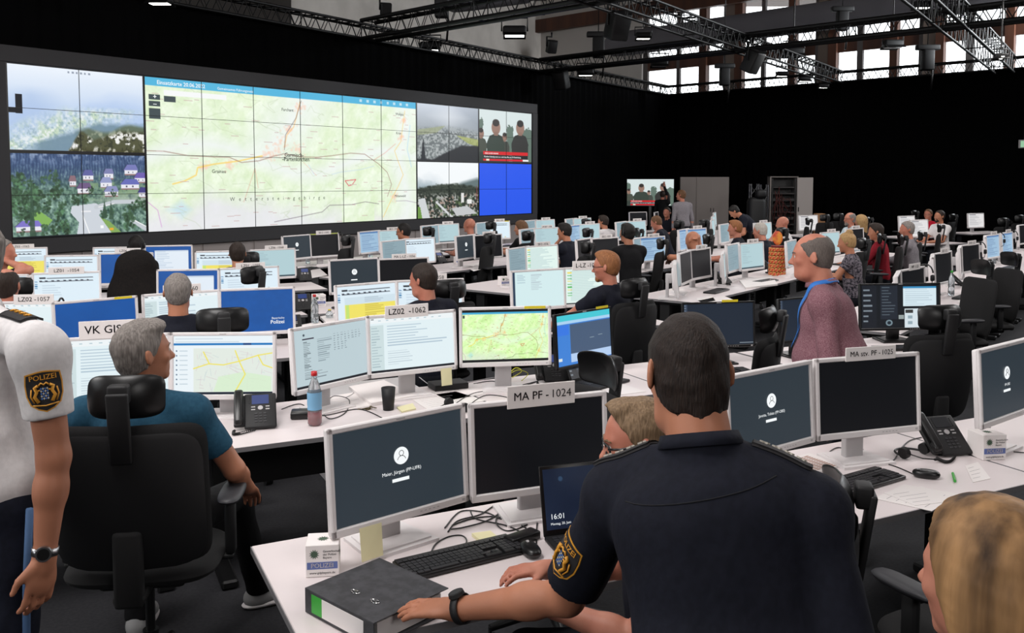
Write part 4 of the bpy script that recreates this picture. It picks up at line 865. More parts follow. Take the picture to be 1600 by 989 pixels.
# ================================================================== FIGURES: smooth bodies grown from rounded limbs
class Field:
    def __init__(s, lo, hi, res):
        s.lo = np.array(lo, float); s.res = res; s.n = np.ceil((np.array(hi)-s.lo)/res).astype(int)+1
        s.D = np.full(s.n, 9., np.float32); s.ax = [s.lo[i]+np.arange(s.n[i])*res for i in range(3)]
    def _sl(s, a, b):
        i0 = np.clip(np.floor((a-s.lo)/s.res).astype(int), 0, s.n); i1 = np.clip(np.ceil((b-s.lo)/s.res).astype(int)+1, 0, s.n)
        if (i1 <= i0).any(): return None
        sl = tuple(slice(i0[i], i1[i]) for i in range(3))
        return sl, s.ax[0][sl[0]][:, None, None], s.ax[1][sl[1]][None, :, None], s.ax[2][sl[2]][None, None, :]
    def _mix(s, sl, d, k, op):
        D = s.D[sl]
        if op == 'add':
            h = np.clip(.5+.5*(D-d)/k, 0, 1); r = D*(1-h)+d*h-k*h*(1-h)
            r = np.where(D > 5, d, r)
        elif op == 'sub':
            a, b = -D, d; h = np.clip(.5+.5*(a-b)/k, 0, 1); r = -(a*(1-h)+b*h-k*h*(1-h)); r = np.where(D > 5, D, r)
        s.D[sl] = r
    def rc(s, a, b, ra, rb=None, k=.02, op='add'):
        rb = ra if rb is None else rb; a = np.array(a, float); b = np.array(b, float); m = max(ra, rb)+k+2*s.res
        q = s._sl(np.minimum(a, b)-m, np.maximum(a, b)+m)
        if q is None: return s
        sl, X, Y, Z = q; v = b-a; L = v@v+1e-12
        t = np.clip(((X-a[0])*v[0]+(Y-a[1])*v[1]+(Z-a[2])*v[2])/L, 0, 1)
        d = np.sqrt((X-a[0]-t*v[0])**2+(Y-a[1]-t*v[1])**2+(Z-a[2]-t*v[2])**2)-(ra+(rb-ra)*t)
        s._mix(sl, d.astype(np.float32), k, op); return s
    def el(s, c, r, M=None, k=.02, op='add'):
        c = np.array(c, float); r = np.array(r, float); m = r.max()+k+2*s.res; q = s._sl(c-m, c+m)
        if q is None: return s
        sl, X, Y, Z = q; M = np.eye(3) if M is None else np.array(M)
        x, y, z = X-c[0], Y-c[1], Z-c[2]
        u = [(M[0][i]*x+M[1][i]*y+M[2][i]*z) for i in range(3)]
        k0 = np.sqrt(sum((u[i]/r[i])**2 for i in range(3))); k1 = np.sqrt(sum((u[i]/r[i]**2)**2 for i in range(3)))+1e-9
        s._mix(sl, (k0*(k0-1)/k1).astype(np.float32), k, op); return s
    def cut(s, p, n, a=None, b=None, k=None):
        """remove what lies on the n side of the plane, inside the box a..b"""
        p = np.array(p, float); n = np.array(n, float); n /= np.linalg.norm(n)
        q = s._sl(np.array(a if a is not None else s.lo), np.array(b if b is not None else s.lo+s.n*s.res)); sl, X, Y, Z = q
        d = (X-p[0])*n[0]+(Y-p[1])*n[1]+(Z-p[2])*n[2]; s.D[sl] = np.maximum(s.D[sl], d); return s
    def wrinkle(s, amp, f=14, seed=0):
        rs = np.random.RandomState(seed); X, Y, Z = s.ax[0][:, None, None], s.ax[1][None, :, None], s.ax[2][None, None, :]; w = 0
        for i in range(4):
            v = rs.normal(size=3)*f*(.6+.4*i); v[2] *= .8; ph = rs.rand(3)*6
            w = w+np.sin(X*v[0]+Y*v[1]+Z*v[2]+ph[0]+1.5*np.sin(Z*f*.7+ph[1]+X*f*.4))/(1+.5*i)
        s.D += (amp*w*.5).astype(np.float32)*(s.D < 2); return s
    def mesh(s, name, mats, smooth=1):
        D = s.D.copy(); D[[0, -1]] = 1; D[:, [0, -1]] = 1; D[:, :, [0, -1]] = 1
        S = D < 0; nx, ny, nz = S.shape; cs = 0
        cnt = np.zeros((nx-1, ny-1, nz-1), np.int8)
        C = [(i, j, k) for i in (0, 1) for j in (0, 1) for k in (0, 1)]
        for i, j, k in C: cnt += S[i:nx-1+i, j:ny-1+j, k:nz-1+k]
        I = np.argwhere((cnt > 0) & (cnt < 8))
        if len(I) == 0: return None
        vid = np.full(cnt.shape, -1, np.int32); vid[tuple(I.T)] = np.arange(len(I))
        acc = np.zeros((len(I), 3)); num = np.zeros(len(I)); vals = {c: D[I[:, 0]+c[0], I[:, 1]+c[1], I[:, 2]+c[2]] for c in C}
        for a in C:
            for ax in range(3):
                if a[ax]: continue
                b = list(a); b[ax] = 1; b = tuple(b); va, vb = vals[a], vals[b]; m = (va < 0) != (vb < 0)
                t = np.where(m, va/np.where(m, va-vb, 1), 0); p = np.array(a, float)[None]+np.eye(3)[ax][None]*t[:, None]
                acc += p*m[:, None]; num += m
        V = s.lo+(I+acc/num[:, None])*s.res
        F = []
        for ax in range(3):
            o = [slice(None)]*3; o2 = [slice(None)]*3; o[ax] = slice(0, -1); o2[ax] = slice(1, None)
            s0, s1 = S[tuple(o)], S[tuple(o2)]; E_ = np.argwhere(s0 != s1)
            u, w = [(1, 2), (2, 0), (0, 1)][ax]; E_ = E_[(E_[:, u] > 0) & (E_[:, w] > 0) & (E_[:, u] < S.shape[u]-1) & (E_[:, w] < S.shape[w]-1)]
            def g(du, dw):
                q = E_.copy(); q[:, u] -= du; q[:, w] -= dw; return vid[q[:, 0], q[:, 1], q[:, 2]]
            Q = np.stack([g(1, 1), g(0, 1), g(0, 0), g(1, 0)], 1); fl = ~s0[tuple(E_.T)]
            Q[fl] = Q[fl][:, ::-1]; F.append(Q)
        F = np.concatenate(F); F = F[(F >= 0).all(1)]
        for _ in range(smooth):     # relax
            a = np.zeros_like(V); c = np.zeros(len(V))
            for i in range(4):
                for j in (1, 3): np.add.at(a, F[:, i], V[F[:, (i+j) % 4]]); np.add.at(c, F[:, i], 1)
            V = V*.5+a/np.maximum(c, 1)[:, None]*.5
        me = bpy.data.meshes.new(name); me.vertices.add(len(V)); me.vertices.foreach_set('co', V.astype(np.float32).ravel())
        nf = len(F); me.loops.add(nf*4); me.loops.foreach_set('vertex_index', F.astype(np.int32).ravel()); me.polygons.add(nf)
        me.polygons.foreach_set('loop_start', np.arange(0, nf*4, 4, dtype=np.int32)); me.polygons.foreach_set('use_smooth', np.ones(nf, bool)); me.update(calc_edges=True)
        me.validate()
        for m in (mats if isinstance(mats, (list, tuple)) else [mats]): me.materials.append(m)
        return me
V3 = lambda *a: np.array(a if len(a) > 1 else a[0], float)
def unit(v): v = np.array(v, float); return v/(np.linalg.norm(v)+1e-12)
def ik(a, b, l1, l2, pole):
    d = b-a; L = np.linalg.norm(d); L2 = min(L, (l1+l2)*.995); d = d/(L+1e-9); b = a+d*L2
    x = (l1*l1-l2*l2+L2*L2)/(2*L2); h = math.sqrt(max(l1*l1-x*x, 0)); p = np.array(pole, float); p = p-d*(p@d); p = unit(p)
    return a+d*x+p*h, b
def skin(n, c, c2=None): return mat(n, c8(*c), .5, noise=(9, c8(*(c2 or [int(v*.93) for v in c])), 4), bump=(240, .12, .002), spec=.35)
SK = skin('fair_skin', (188, 132, 106)); SK2 = skin('tanned_skin', (180, 120, 92)); SK3 = skin('ruddy_skin', (190, 128, 106), (174, 108, 88))
def hairm(n, c, c2, s=150):
    m = mat(n, c8(*c), .6, noise=(s, c8(*c2), 4, (1, 1, .12)), bump=(s, .7, .006, (1, 1, .15)), spec=.25)
    for k in m.node_tree.nodes:
        if k.type == 'VALTORGB': k.color_ramp.elements[0].position = .25; k.color_ramp.elements[1].position = .8
    return m
H_DK = hairm('dark_brown_hair', (30, 24, 21), (56, 44, 37)); H_BK = hairm('black_hair', (14, 12, 12), (34, 30, 28)); H_GR = hairm('grey_hair', (88, 82, 78), (160, 152, 146)); H_BR = hairm('brown_hair', (78, 54, 38), (122, 88, 60))
H_BL = hairm('blond_hair', (136, 102, 66), (196, 162, 112)); H_RD = hairm('reddish_blond_hair', (112, 70, 44), (164, 110, 70)); H_SC = hairm('shaven_hair', (110, 82, 68), (130, 98, 82), 500)
M_LIP = mat('lips', c8(158, 96, 86), .45); M_EYE = mat('eye_white', c8(200, 195, 190), .25); M_IRIS = mat('iris', c8(50, 46, 44), .2)
def cloth(n, c, c2=None, s=60, b=.35, rough=.85): return mat(n, c8(*c), rough, noise=(s, c8(*(c2 or [min(255, int(v*1.12)+2) for v in c])), 3), bump=(14, b, .02, (1, 1, .6)), sheen=.0, spec=.2)
C_NAVY = cloth('navy_uniform_cloth', (20, 22, 32)); C_BLACK = cloth('black_cloth', (14, 14, 16)); C_WHITE = cloth('white_shirt_cloth', (208, 204, 204), (216, 212, 212)); C_TEAL = cloth('petrol_blue_jersey', (32, 70, 92), (38, 78, 100))
C_GREY = cloth('grey_shirt_cloth', (120, 116, 120)); C_LIGHT = cloth('pale_blue_shirt_cloth', (176, 190, 196)); C_RED = cloth('dark_red_cloth', (124, 26, 38)); C_DENIM = cloth('dark_trouser_cloth', (18, 20, 26))
LEN = dict(ua=.295, fa=.265)
def person(label, x, y, yaw, pose='sit', s=1.0, lean=(0, .05), neck=None, twist=0, head=(0, 0, 0), hands=None, elbow=None, hdir=None, res=.012, sk=None, hair=('short', None), top=None, sleeve=.62, legs=None,
           belly=0.0, feet=None, glasses=False, beard=None, face=False, hip=None, seat=.56, extras=None, group=None, wide=1.0, fat=1.0, knees=None, finger_curl=(.5, .5), shoes=None, shoulders=None, al=None, shoe=None, sole=None, toe=(0, 0), wr=None, hip_rot=0, lowcut=None):
    sk = sk or SK; top = top or C_NAVY; legs = legs or C_DENIM
    t = thing('person', label, 'person', (x, y, 0), R(yaw)); t.scale = (s, s, s)
    if group: t['group'] = group
    hz = seat if pose == 'sit' else .95; H = V3(0, 0, hz) if hip is None else V3(hip)
    N = H+V3(lean[0], lean[1], .53-(abs(lean[0])**2+lean[1]**2)*.9) if neck is None else V3(neck)
    up = unit(N-H); tw = R(twist); rv = unit(np.cross(V3(-math.sin(tw), math.cos(tw), 0), up)); fv = np.cross(up, rv)
    T = np.stack([rv, fv, up], 1)
    hr = V3(math.cos(R(hip_rot)), math.sin(R(hip_rot)), 0); hf = V3(-hr[1], hr[0], 0)
    sh = {1: N+rv*.178*wide-up*.06, -1: N-rv*.178*wide-up*.06}
    if shoulders: sh = {-1: V3(shoulders[0]), 1: V3(shoulders[1])}
    E = Euler((R(head[1]), R(head[2]), R(head[0])), 'XYZ').to_matrix(); E = np.array(Matrix(E)); HM = E
    hc = N+up*.045+E@V3(0, .03, .125)
    hp = lambda a, b, c: hc+E@V3(a, b, c)
    if hands is None: hands = ((-.16, .46, .77), (.16, .46, .77)) if pose == 'sit' else ((-.26, .03, .80), (.26, .03, .80))
    arms = {}
    for sd, h in ((-1, hands[0]), (1, hands[1])):
        pole = (sd*.5, -.5, -1) if elbow is None or elbow[(sd+1)//2] is None else elbow[(sd+1)//2]
        e, w = ik(sh[sd], V3(h), (al or LEN)['ua'], (al or LEN)['fa'], pole); arms[sd] = (e, w)
    near = res < .009
    lo = H+V3(-.9, -.8, -hz-.05); hi = H+V3(.9, 1.0, 1.25)
    pts = np.array([H, N, hc]+[q for a in arms.values() for q in a]); lo = np.minimum(lo*0+pts.min(0)-.24, pts.min(0)-.24); hi = pts.max(0)+.24
    # legs
    L = {}
    for k_, sd in enumerate((-1, 1)):
        h0 = H+hr*sd*.085-V3(0, 0, .02)
        if pose == 'sit': kn = V3(H+hr*sd*.13+hf*.42+V3(0, 0, -.02)); an = V3(kn[0], kn[1]-.02, .09)
        else: kn = V3(h0[0]+sd*.015, h0[1]+.03, .50); an = V3(kn[0]+sd*.01, h0[1]-.02, .09)
        if knees and knees[k_]: kn = V3(knees[k_])
        if feet and feet[k_]: an = V3(feet[k_])
        L[sd] = (h0, kn, an)
    if lowcut is None:
        for q in L.values(): lo = np.minimum(lo, np.minimum(q[1], q[2])-.12); hi = np.maximum(hi, q[1]+.12)
        lo[2] = 0
    else: lo[2] = lowcut
    # ---- skin
    f = Field(lo, hi, res)
    f.rc(H, H+(N-H)*.8, .09, .10, .03); f.rc(sh[-1], sh[1], .045, .045, .03)
    f.rc(N-up*.04, hp(0, -.022, -.05), .060*fat, .054*fat, .025)
    f.el(hp(0, -.014, .032), (.077, .098, .088), HM, .01); f.el(hp(0, .018, -.012), (.069, .078, .088), HM, .03)
    f.el(hp(0, .022, -.062), (.052*fat, .062, .052), HM, .03)
    f.el(hp(0, .074, -.098), (.024, .020, .018), HM, .025)
    if fat > 1.05: f.el(hp(0, .03, -.095), (.058*fat, .05, .038), HM, .03)
    f.rc(hp(0, .086, .006), hp(0, .112, -.030), .008, .0125, .012); f.el(hp(-.011, .100, -.036), (.009, .010, .007), HM, .006); f.el(hp(.011, .100, -.036), (.009, .010, .007), HM, .006)
    f.rc(hp(-.040, .072, .024), hp(-.012, .088, .020), .010, .009, .012); f.rc(hp(.040, .072, .024), hp(.012, .088, .020), .010, .009, .012)
    f.el(hp(-.042, .062, -.022), (.020, .020, .016), HM, .02); f.el(hp(.042, .062, -.022), (.020, .020, .016), HM, .02)
    f.rc(hp(-.018, .082, -.060), hp(.018, .082, -.060), .008, .008, .012); f.rc(hp(-.014, .083, -.073), hp(.014, .083, -.073), .008, .008, .01)
    if res < .012:
        f.rc(hp(-.020, .095, -.0665), hp(.020, .095, -.0665), .0022, .0022, .004, 'sub')
        for sd in (-1, 1): f.el(hp(sd*.031, .094, .004), (.017, .013, .010), HM, .010, 'sub'); f.el(hp(sd*.031, .0755, .003), (.0155, .013, .012), HM, .004)
    for sd in (-1, 1):
        Er = HM @ np.array(Euler((0, R(sd*-6), R(sd*24)), 'XYZ').to_matrix())
        f.el(hp(sd*.0835, -.012, -.004), (.008, .020, .033), Er, .006)
        if res < .009: f.el(hp(sd*.093, -.006, .0), (.006, .011, .018), Er, .004, 'sub')
    for sd, (e, w) in arms.items():
        f.rc(sh[sd], e, .052, .041*(.5+.5*fat), .02); f.rc(e, e+(w-e)*.35, .040, .041, .02); f.rc(e+(w-e)*.3, w, .041, .027, .02)
        d = unit(w-e)
        if hdir and hdir[(sd+1)//2] is not None: d, pn = unit(hdir[(sd+1)//2][0]), V3(hdir[(sd+1)//2][1])
        else: d = unit(d+V3(0, 0, .0)); pn = V3(0, 0, -1) if pose == 'sit' else V3(-sd, 0, 0)
        pn = unit(pn-d*(pn@d)); th = np.cross(d, pn)*sd
        P = np.stack([th, d, pn], 1); c = finger_curl[(sd+1)//2]
        if res < .011:
            f.el(w+d*.048, (.040, .052, .0165), P, .012); f.rc(w-d*.01, w+d*.02, .027, .026, .015)
            for i, (o, ln) in enumerate(((.030, .070), (.010, .079), (-.010, .074), (-.029, .058))):
                b0 = w+d*(.086-abs(i-1)*.004)+th*o; cc = c*(1+.1*i); d1 = unit(d*math.cos(cc*.5)+pn*math.sin(cc*.5)+th*o*1.6); d2 = unit(d*math.cos(cc*1.3)+pn*math.sin(cc*1.3)+th*o*1.2); d3 = unit(d*math.cos(cc*1.9)+pn*math.sin(cc*1.9))
                b1 = b0+d1*ln*.5; b2 = b1+d2*ln*.32; b3 = b2+d3*ln*.22
                f.rc(b0-d*.02, b1, .0098, .0092, .004); f.rc(b1, b2, .0090, .0082, .003); f.rc(b2, b3, .0080, .0070, .003)
            b0 = w+d*.022+th*.026; b1 = b0+unit(d*.72+th*.62+pn*.25)*.045; b2 = b1+unit(d*.93+th*.25+pn*.2)*.034; f.rc(b0, b1, .0150, .0108, .01); f.rc(b1, b2, .0102, .0082, .003)
        else: f.el(w+d*.06, (.038, .065, .018), P, .01); f.rc(w+d*.03+th*.03, w+d*.08+th*.05, .011, .009, .008); [f.rc(w+d*.09+th*o, w+d*.15+th*o*1.1+pn*c*.03, .0095, .008, .004) for o in (.027, .009, -.009, -.026)]
    if lowcut is None:
        for h0, kn, an in L.values(): f.rc(h0, kn, .07, .045, .02); f.rc(kn, an, .042, .032, .02)
    link('body', f.mesh('body', sk), t)
    # ---- shirt
    lo2 = np.minimum(np.minimum(H, N)-V3(.35, .35, .2), np.min([a[0] for a in arms.values()]+([a[1] for a in arms.values()] if sleeve > 1 else []), 0)-.12); hi2 = np.maximum(np.maximum(H, N)+V3(.35, .35, .12), np.max([a[0] for a in arms.values()]+([a[1] for a in arms.values()] if sleeve > 1 else []), 0)+.12)
    if lowcut is not None: lo2[2] = max(lo2[2], lowcut)
    g = Field(lo2, hi2, res); b = belly; wd = wide
    Th = np.stack([hr, hf, V3(0, 0, 1)], 1)
    g.el(H+V3(0, 0, .03), (.175+b*.4, .130+b*.5, .13), Th, .03); g.el(H+(N-H)*.33+fv*b*.8, (.160+b*.7, .118+b*.8, .16), T, .06); g.el(H+(N-H)*.66+fv*b*.25, (.178*wd+b*.2, .122+b*.25, .165), T, .06)
    g.el(N-up*.10, (.165*wd, .100, .085), T, .05)
    for sd in (-1, 1):
        g.rc(N+up*.0, sh[sd]+up*.005, .052, .060, .04); g.el(sh[sd]-up*.02, (.066, .070, .075), T, .03)
        e, w = arms[sd]; sa = unit(e-sh[sd])
        if sleeve <= 1:
            tip = sh[sd]+(e-sh[sd])*sleeve; g.rc(sh[sd]-up*.01, sh[sd]+(e-sh[sd])*(sleeve+.2), .062, .062, .03)
            g.cut(tip, sa, tip-.115, tip+.115)
        else: g.rc(sh[sd]-up*.01, e, .062, .052, .03); g.rc(e, e+(w-e)*.85, .050, .038, .02)
    nk = unit(hp(0, -.03, -.06)-N)
    g.rc(N-nk*.03, N+nk*.022, .070*fat, .066*fat, .014); g.wrinkle(wr or (.0035 if near else .0025), 22 if not wr else 15, int(abs(x*91+y*37)) % 99)
    g.rc(N-nk*.02+fv*.01, N+nk*.10, .056*fat, .064*fat, .004, 'sub')
    g.cut(N+nk*.028, nk, N-.11, N+.13)
    if pose == 'stand' or lowcut is not None: g.cut(H+V3(0, 0, -.05), V3(0, 0, -1))
    sho = link('shirt', g.mesh('shirt', top), t)
    if lowcut is None:
        a = np.array([q for v in L.values() for q in v]+[H]); r_ = Field(a.min(0)-V3(.2, .2, .14), a.max(0)+V3(.2, .2, .14), max(res, .009))
        r_.el(H-V3(0, 0, .02), (.168+b*.4, .128+b*.4, .13), Th, .03)
        for h0, kn, an in L.values():
            r_.rc(h0, kn, .092, .068, .03); r_.rc(kn, an+V3(0, 0, -.01), .064, .056, .02); r_.cut(an-V3(0, 0, .02), V3(0, 0, -1), an-V3(.1, .1, .2), an+V3(.1, .1, .05))
        r_.cut(H+V3(0, 0, .085), V3(0, 0, 1)); r_.wrinkle(.003, 20, 5)
        link('trousers', r_.mesh('trousers', legs), t)
        for sd, (h0, kn, an) in L.items():
            q = Field(an-V3(.3, .3, .1), an+V3(.3, .3, .07), .008); fz = an[2]-.09; ta = R(toe[0 if sd < 0 else 1]); td = V3(-math.sin(ta), math.cos(ta), 0)
            q.rc(an+V3(0, -.01, 0), an+V3(0, .0, -.05), .042, .044, .02); q.rc(V3(an[0], an[1], fz+.045)-td*.03, V3(an[0], an[1], fz+.035)+td*.15, .045, .040, .02); q.cut((0, 0, fz+.004), (0, 0, -1)); q.cut(an+V3(0, 0, .01), (0, 0, 1))
            so = link('shoe', q.mesh('shoe', shoe or M_BLKM), t)
            if sole:
                mb = MB(); mb.X = Matrix.Translation((an[0], an[1], 0)) @ Matrix.Rotation(ta, 4, 'Z'); mb.pad((0, .06, fz+.016), .098, .285, .03, M=Matrix.Rotation(PI/2, 4, 'X'), p=2.6); mb.build('sole', sole, so)
    # ---- hair
    st, hm = hair
    if st != 'bald' and st != 'none':
        hm = hm or H_DK; m = .16 if st not in ('long', 'bun') else .3
        q = Field(hc-m-.06, hc+m, min(res, .008)); tk = {'short': .009, 'buzz': .004, 'full': .010, 'fringe': .006, 'long': .022, 'bun': .012, 'quiff': .007}[st]
        q.el(hp(0, -.014, .032), (.078+tk*.8, .098+tk, .088+tk), HM, .01)
        q.el(hp(0, -.02, -.03), (.066+tk*.6, .080+tk*.5, .075), HM, .03)
        if st == 'buzz': q.rc(hp(0, -.026, -.04), hp(0, -.030, -.11), .060*fat+tk, .046*fat+tk, .02)
        if st == 'quiff': q.el(hp(0, .038, .108), (.052, .044, .024), HM, .025)
        if st == 'full': q.el(hp(.01, .03, .100), (.062, .06, .03), HM, .03)
        dirn = lambda a, b_, c_: E@V3(a, b_, c_)
        fl = {'fringe': .10, 'buzz': .066}.get(st, .060)
        nape = -.088 if st not in ('long',) else -.3
        if st != 'long':
            fl = .088 if st != 'buzz' else .084; bk = -.106 if st == 'buzz' else -.088
            if st == 'quiff': q.cut(hp(0, .052, .078), dirn(0, .90, -.43))
            q.cut(hp(0, .064, fl-.006), dirn(0, .85, -.50)); q.cut(hp(0, .018, -.036 if st != 'buzz' else -.05), dirn(0, .40 if st != 'buzz' else .5, -.91)); q.cut(hp(0, .0, bk), dirn(0, 0, -1))
            if st == 'bun': q.cut(hp(0, .012, -.012), dirn(0, .9, -.44))
        else:
            q.rc(hp(0, -.05, -.02), hp(0, -.06, -.22), .085, .07, .04); q.rc(hp(-.06, -.01, 0), hp(-.07, -.02, -.2), .035, .03, .03); q.rc(hp(.06, -.01, 0), hp(.07, -.02, -.2), .035, .03, .03)
            q.cut(hp(0, .066 if lowcut is None else .048, .05), dirn(0, .93, -.37 if lowcut is None else -.30))
        if st == 'fringe': q.el(hp(0, .035, .115), (.066, .115, .062), HM, .005, 'sub')
        if st == 'bun': q.el(hp(.0, -.055, .125), (.045, .045, .038), HM, .01)
        q.wrinkle(.0022, 95, 3)
        me = q.mesh('hair', hm)
        if me: link('hair', me, t)
    if beard:
        q = Field(hc-.16, hc+.16, .006); q.el(hp(0, .024, -.062), (.055*fat, .066, .055), HM, .02); q.el(hp(0, .078, -.100), (.026, .022, .024), HM, .025); q.rc(hp(-.025, .084, -.052), hp(.025, .084, -.052), .009, .009, .01)
        q.cut(hp(0, 0, -.046), E@V3(0, -.45, .9)); q.cut(hp(0, .0, 0), E@V3(0, -1, -.1)); q.rc(hp(-.014, .10, -.067), hp(.014, .10, -.067), .007, .007, .003, 'sub'); q.wrinkle(.002, 80, 3)
        me = q.mesh('beard', beard); me and link('beard', me, t)
    TM = Matrix(((HM[0][0], HM[0][1], HM[0][2], hc[0]), (HM[1][0], HM[1][1], HM[1][2], hc[1]), (HM[2][0], HM[2][1], HM[2][2], hc[2]), (0, 0, 0, 1)))
    if face:
        for sd in (-1, 1):
            mb = MB(); mb.X = TM; c = (sd*.031, .0775, .0035); mb.lathe([(max(0, .0125*math.sin(k*PI/10)), .0125*math.cos(k*PI/10)) for k in range(11)], 14, c); mb.box((c[0], c[1]+.0122, c[2]), (.008, .0012, .0082), mi=1); mb.build('eye', [M_EYE, M_IRIS], t)
            mb = MB(); mb.X = TM; mb.tube([(sd*.014, .0960, .0225), (sd*.028, .0935, .0275), (sd*.046, .0800, .0225)], .0030, 6); mb.build('eyebrow', hm if st not in ('bald',) and hm else H_BR, t)
        mb = MB(); mb.X = TM; mb.tube([(-.020, .0845, -.0665), (-.008, .0900, -.0625), (0, .0905, -.0635), (.008, .0900, -.0625), (.020, .0845, -.0665)], .0030, 6); mb.tube([(-.019, .0845, -.0675), (0, .0905, -.0730), (.019, .0845, -.0675)], .0038, 6); mb.build('lips', M_LIP, t)
    if glasses:
        mb = MB(); mb.X = TM
        for sd in (-1, 1):
            cx = sd*.033; P = [(cx+.025*math.copysign(abs(math.cos(a))**.6, math.cos(a)), .101-.010*abs(math.cos(a)+sd*.4)*.8, .001+.017*math.copysign(abs(math.sin(a))**.6, math.sin(a))) for a in [2*PI*i/20 for i in range(21)]]
            mb.tube(P, .0020 if not near else .0032, 6); mb.tube([(sd*.057, .094, .008), (sd*.078, .062, .008), (sd*.0815, .0, .006), (sd*.079, -.018, -.004)], .0024 if not near else .0034, 6)
        mb.tube([(-.009, .104, .004), (0, .107, .006), (.009, .104, .004)], .002, 6); mb.build('glasses', M_BLK, t)
    info = dict(t=t, shirt=sho, H=H, N=N, rv=rv, fv=fv, up=up, sh=sh, arms=arms, hc=hc, TM=TM, hp=hp)
    return info
# ================================================================== CHAIRS  (local: the sitter looks along +y)
M_ARM = mat('dark_grey_armrest', c8(48, 48, 52), .5)
def chair(x, y, yaw, label, recl=0, grp='black high-back office chairs', near=False, hr=True, arms=True, hz=1.16, kind=0):
    t = thing('office_chair', label, 'chair', (x, y, 0), R(yaw), grp); n = 32 if near else 20
    def seat(mb): mb.pad((0, .02, .455), .50, .48, .085, bz=0, n=n, M=Matrix.Rotation(PI/2, 4, 'X'), p=4); mb.rbox((0, 0, .405), (.28, .24, .05), .02)
    inst(('cs', near), 'seat', M_FAB, t, seat)
    B = Matrix.Rotation(R(8), 4, 'X')
    def back(mb): mb.pad((0, -.255, .775), .49, .55, .045, bx=.05, bz=.015, n=n, p=8, M=B); mb.rbox((0, -.27, .53), (.09, .05, .28), .015); mb.rbox((0, -.16, .42), (.10, .26, .04), .015)
    inst(('cb', near), 'backrest', M_FAB, t, back)
    if near:
        inst('cbs', 'back_shell', M_BLKM, t, lambda mb: mb.pad((0, -.292, .765), .47, .52, .012, bx=.05, bz=.015, n=n, p=6, M=B))
    if hr:
        post = inst(('cp', near, hz), 'headrest_post', M_BLKM, t, lambda mb: (mb.rbox((0, -.335, hz-.10), (.075, .022, .26), .008, rx=R(8)), mb.rbox((0, -.328, hz+.02), (.07, .05, .07), .01)))
        def head(mb):
            mb.pad((0, -.295, hz), (.31 if near else .29), .155, .016, bx=.06, bz=.02, n=n, p=4.6, M=Matrix.Rotation(R(-6), 4, 'X'))
        inst(('ch', near, hz), 'headrest', M_SHELL, t, head)
    if arms:
        for s_ in (-1, 1):
            def arm(mb, s_=s_):
                mb.rbox((s_*.27, .03, .56), (.035, .055, .22), .01); mb.rbox((s_*.2, .03, .44), (.16, .05, .02), .006); mb.pad((s_*.275, .05, .685), .085, .26, .035, n=16, M=Matrix.Rotation(PI/2, 4, 'X'), p=3, mi=1)
            inst(('ca', s_), 'armrest', [M_BLKM, M_ARM], t, arm)
    inst('cc', 'gas_column', M_BLK, t, lambda mb: (mb.cyl((0, 0, .09), (0, 0, .26), .03, n=12), mb.cyl((0, 0, .2), (0, 0, .42), .018, n=10)))
    def basef(mb):
        for k in range(5):
            a = 2*PI*k/5+.3; c_, s_ = math.cos(a), math.sin(a); mb.cyl((.02*c_, .02*s_, .115), (.30*c_, .30*s_, .085), .028, .016, n=8)
    b = inst('cbase', 'base', M_BLK, t, basef)
    for k in range(5):
        a = 2*PI*k/5+.3; c_ = inst('cw', 'caster', M_BLKM, b, lambda mb: (mb.cyl((-.022, 0, .03), (-.006, 0, .03), .03, n=12), mb.cyl((.006, 0, .03), (.022, 0, .03), .03, n=12), mb.cyl((0, 0, .03), (0, 0, .09), .008, n=6)), (.30*math.cos(a), .30*math.sin(a), 0)); c_.rotation_euler.z = a
    return t
def face_to(px, py, z, dist=0): return atz(px, py, z)
# occupied / measured: (headrest px, py, z, yaw, label)
def hchair(px, py, yaw, label, hz=1.16, **k):
    P = atz(px, py, hz); a = R(yaw); f = Vector((-math.sin(a), math.cos(a), 0)); C = Vector((P.x, P.y, 0))+f*.295
    return chair(C.x, C.y, yaw, label, hz=hz, **k)
c_ = hchair(190, 622, 8, 'black chair seen from behind, the man in the blue T-shirt sits in it', near=True, hz=1.24)
for o_ in c_.children:
    if o_.name.split('.')[0] in ('seat', 'backrest', 'back_shell', 'armrest'): o_.location.z += .085; o_.scale.x = 1.12
    if o_.name.split('.')[0] == 'headrest': o_.scale.x = .86
hchair(349, 501, 22, 'black chair of the grey-haired man, headrest before the blue police monitor', near=True)
hchair(706, 452, 30, 'black chair with wide headrest behind the short-haired man at sign LV', near=True)
hchair(1000, 450, 38, 'black chair of the bearded man with glasses', near=True)
hchair(950, 576, 118, 'empty black chair turned sideways at the open laptop', near=True, hz=1.15)
hchair(1213, 498, 60, 'empty black chair left of the man in the checked shirt, headrest raised', near=True)
hchair(1479, 496, 12, 'empty black chair in front of the wide monitor with many panels', near=True)
hchair(403, 429, 62, 'empty black chair with its headrest before the sign LZ01 -1055', hz=1.18)
hchair(385, 404, 20, 'black chair behind the brown-haired head by the yellow table monitor', hz=1.14)
hchair(18, 448, 10, 'black chair under the bald head at the left picture edge', hz=1.14)
hchair(547, 375, 75, 'empty black chair near the video wall right of the black rear monitor')
hchair(673, 361, 62, 'black chair near the bald man by the video wall')
hchair(768, 372, 68, 'empty tall black chair standing in the aisle below the bald man by the wall')
hchair(770, 352, 55, 'black chair headrest before the bright monitor with the yellow strip')
hchair(828, 368, 60, 'black chair before the dim monitor left of the man resting his chin')
hchair(918, 347, 58, 'black chair under the white-shirted man')
hchair(921, 363, 62, 'black chair before the monitor beside the white-shirted man')
hchair(922, 386, 60, 'black chair before the two black monitors behind the bearded man')
hchair(1000, 363, 95, 'black chair tipped sideways behind the headset wearer')
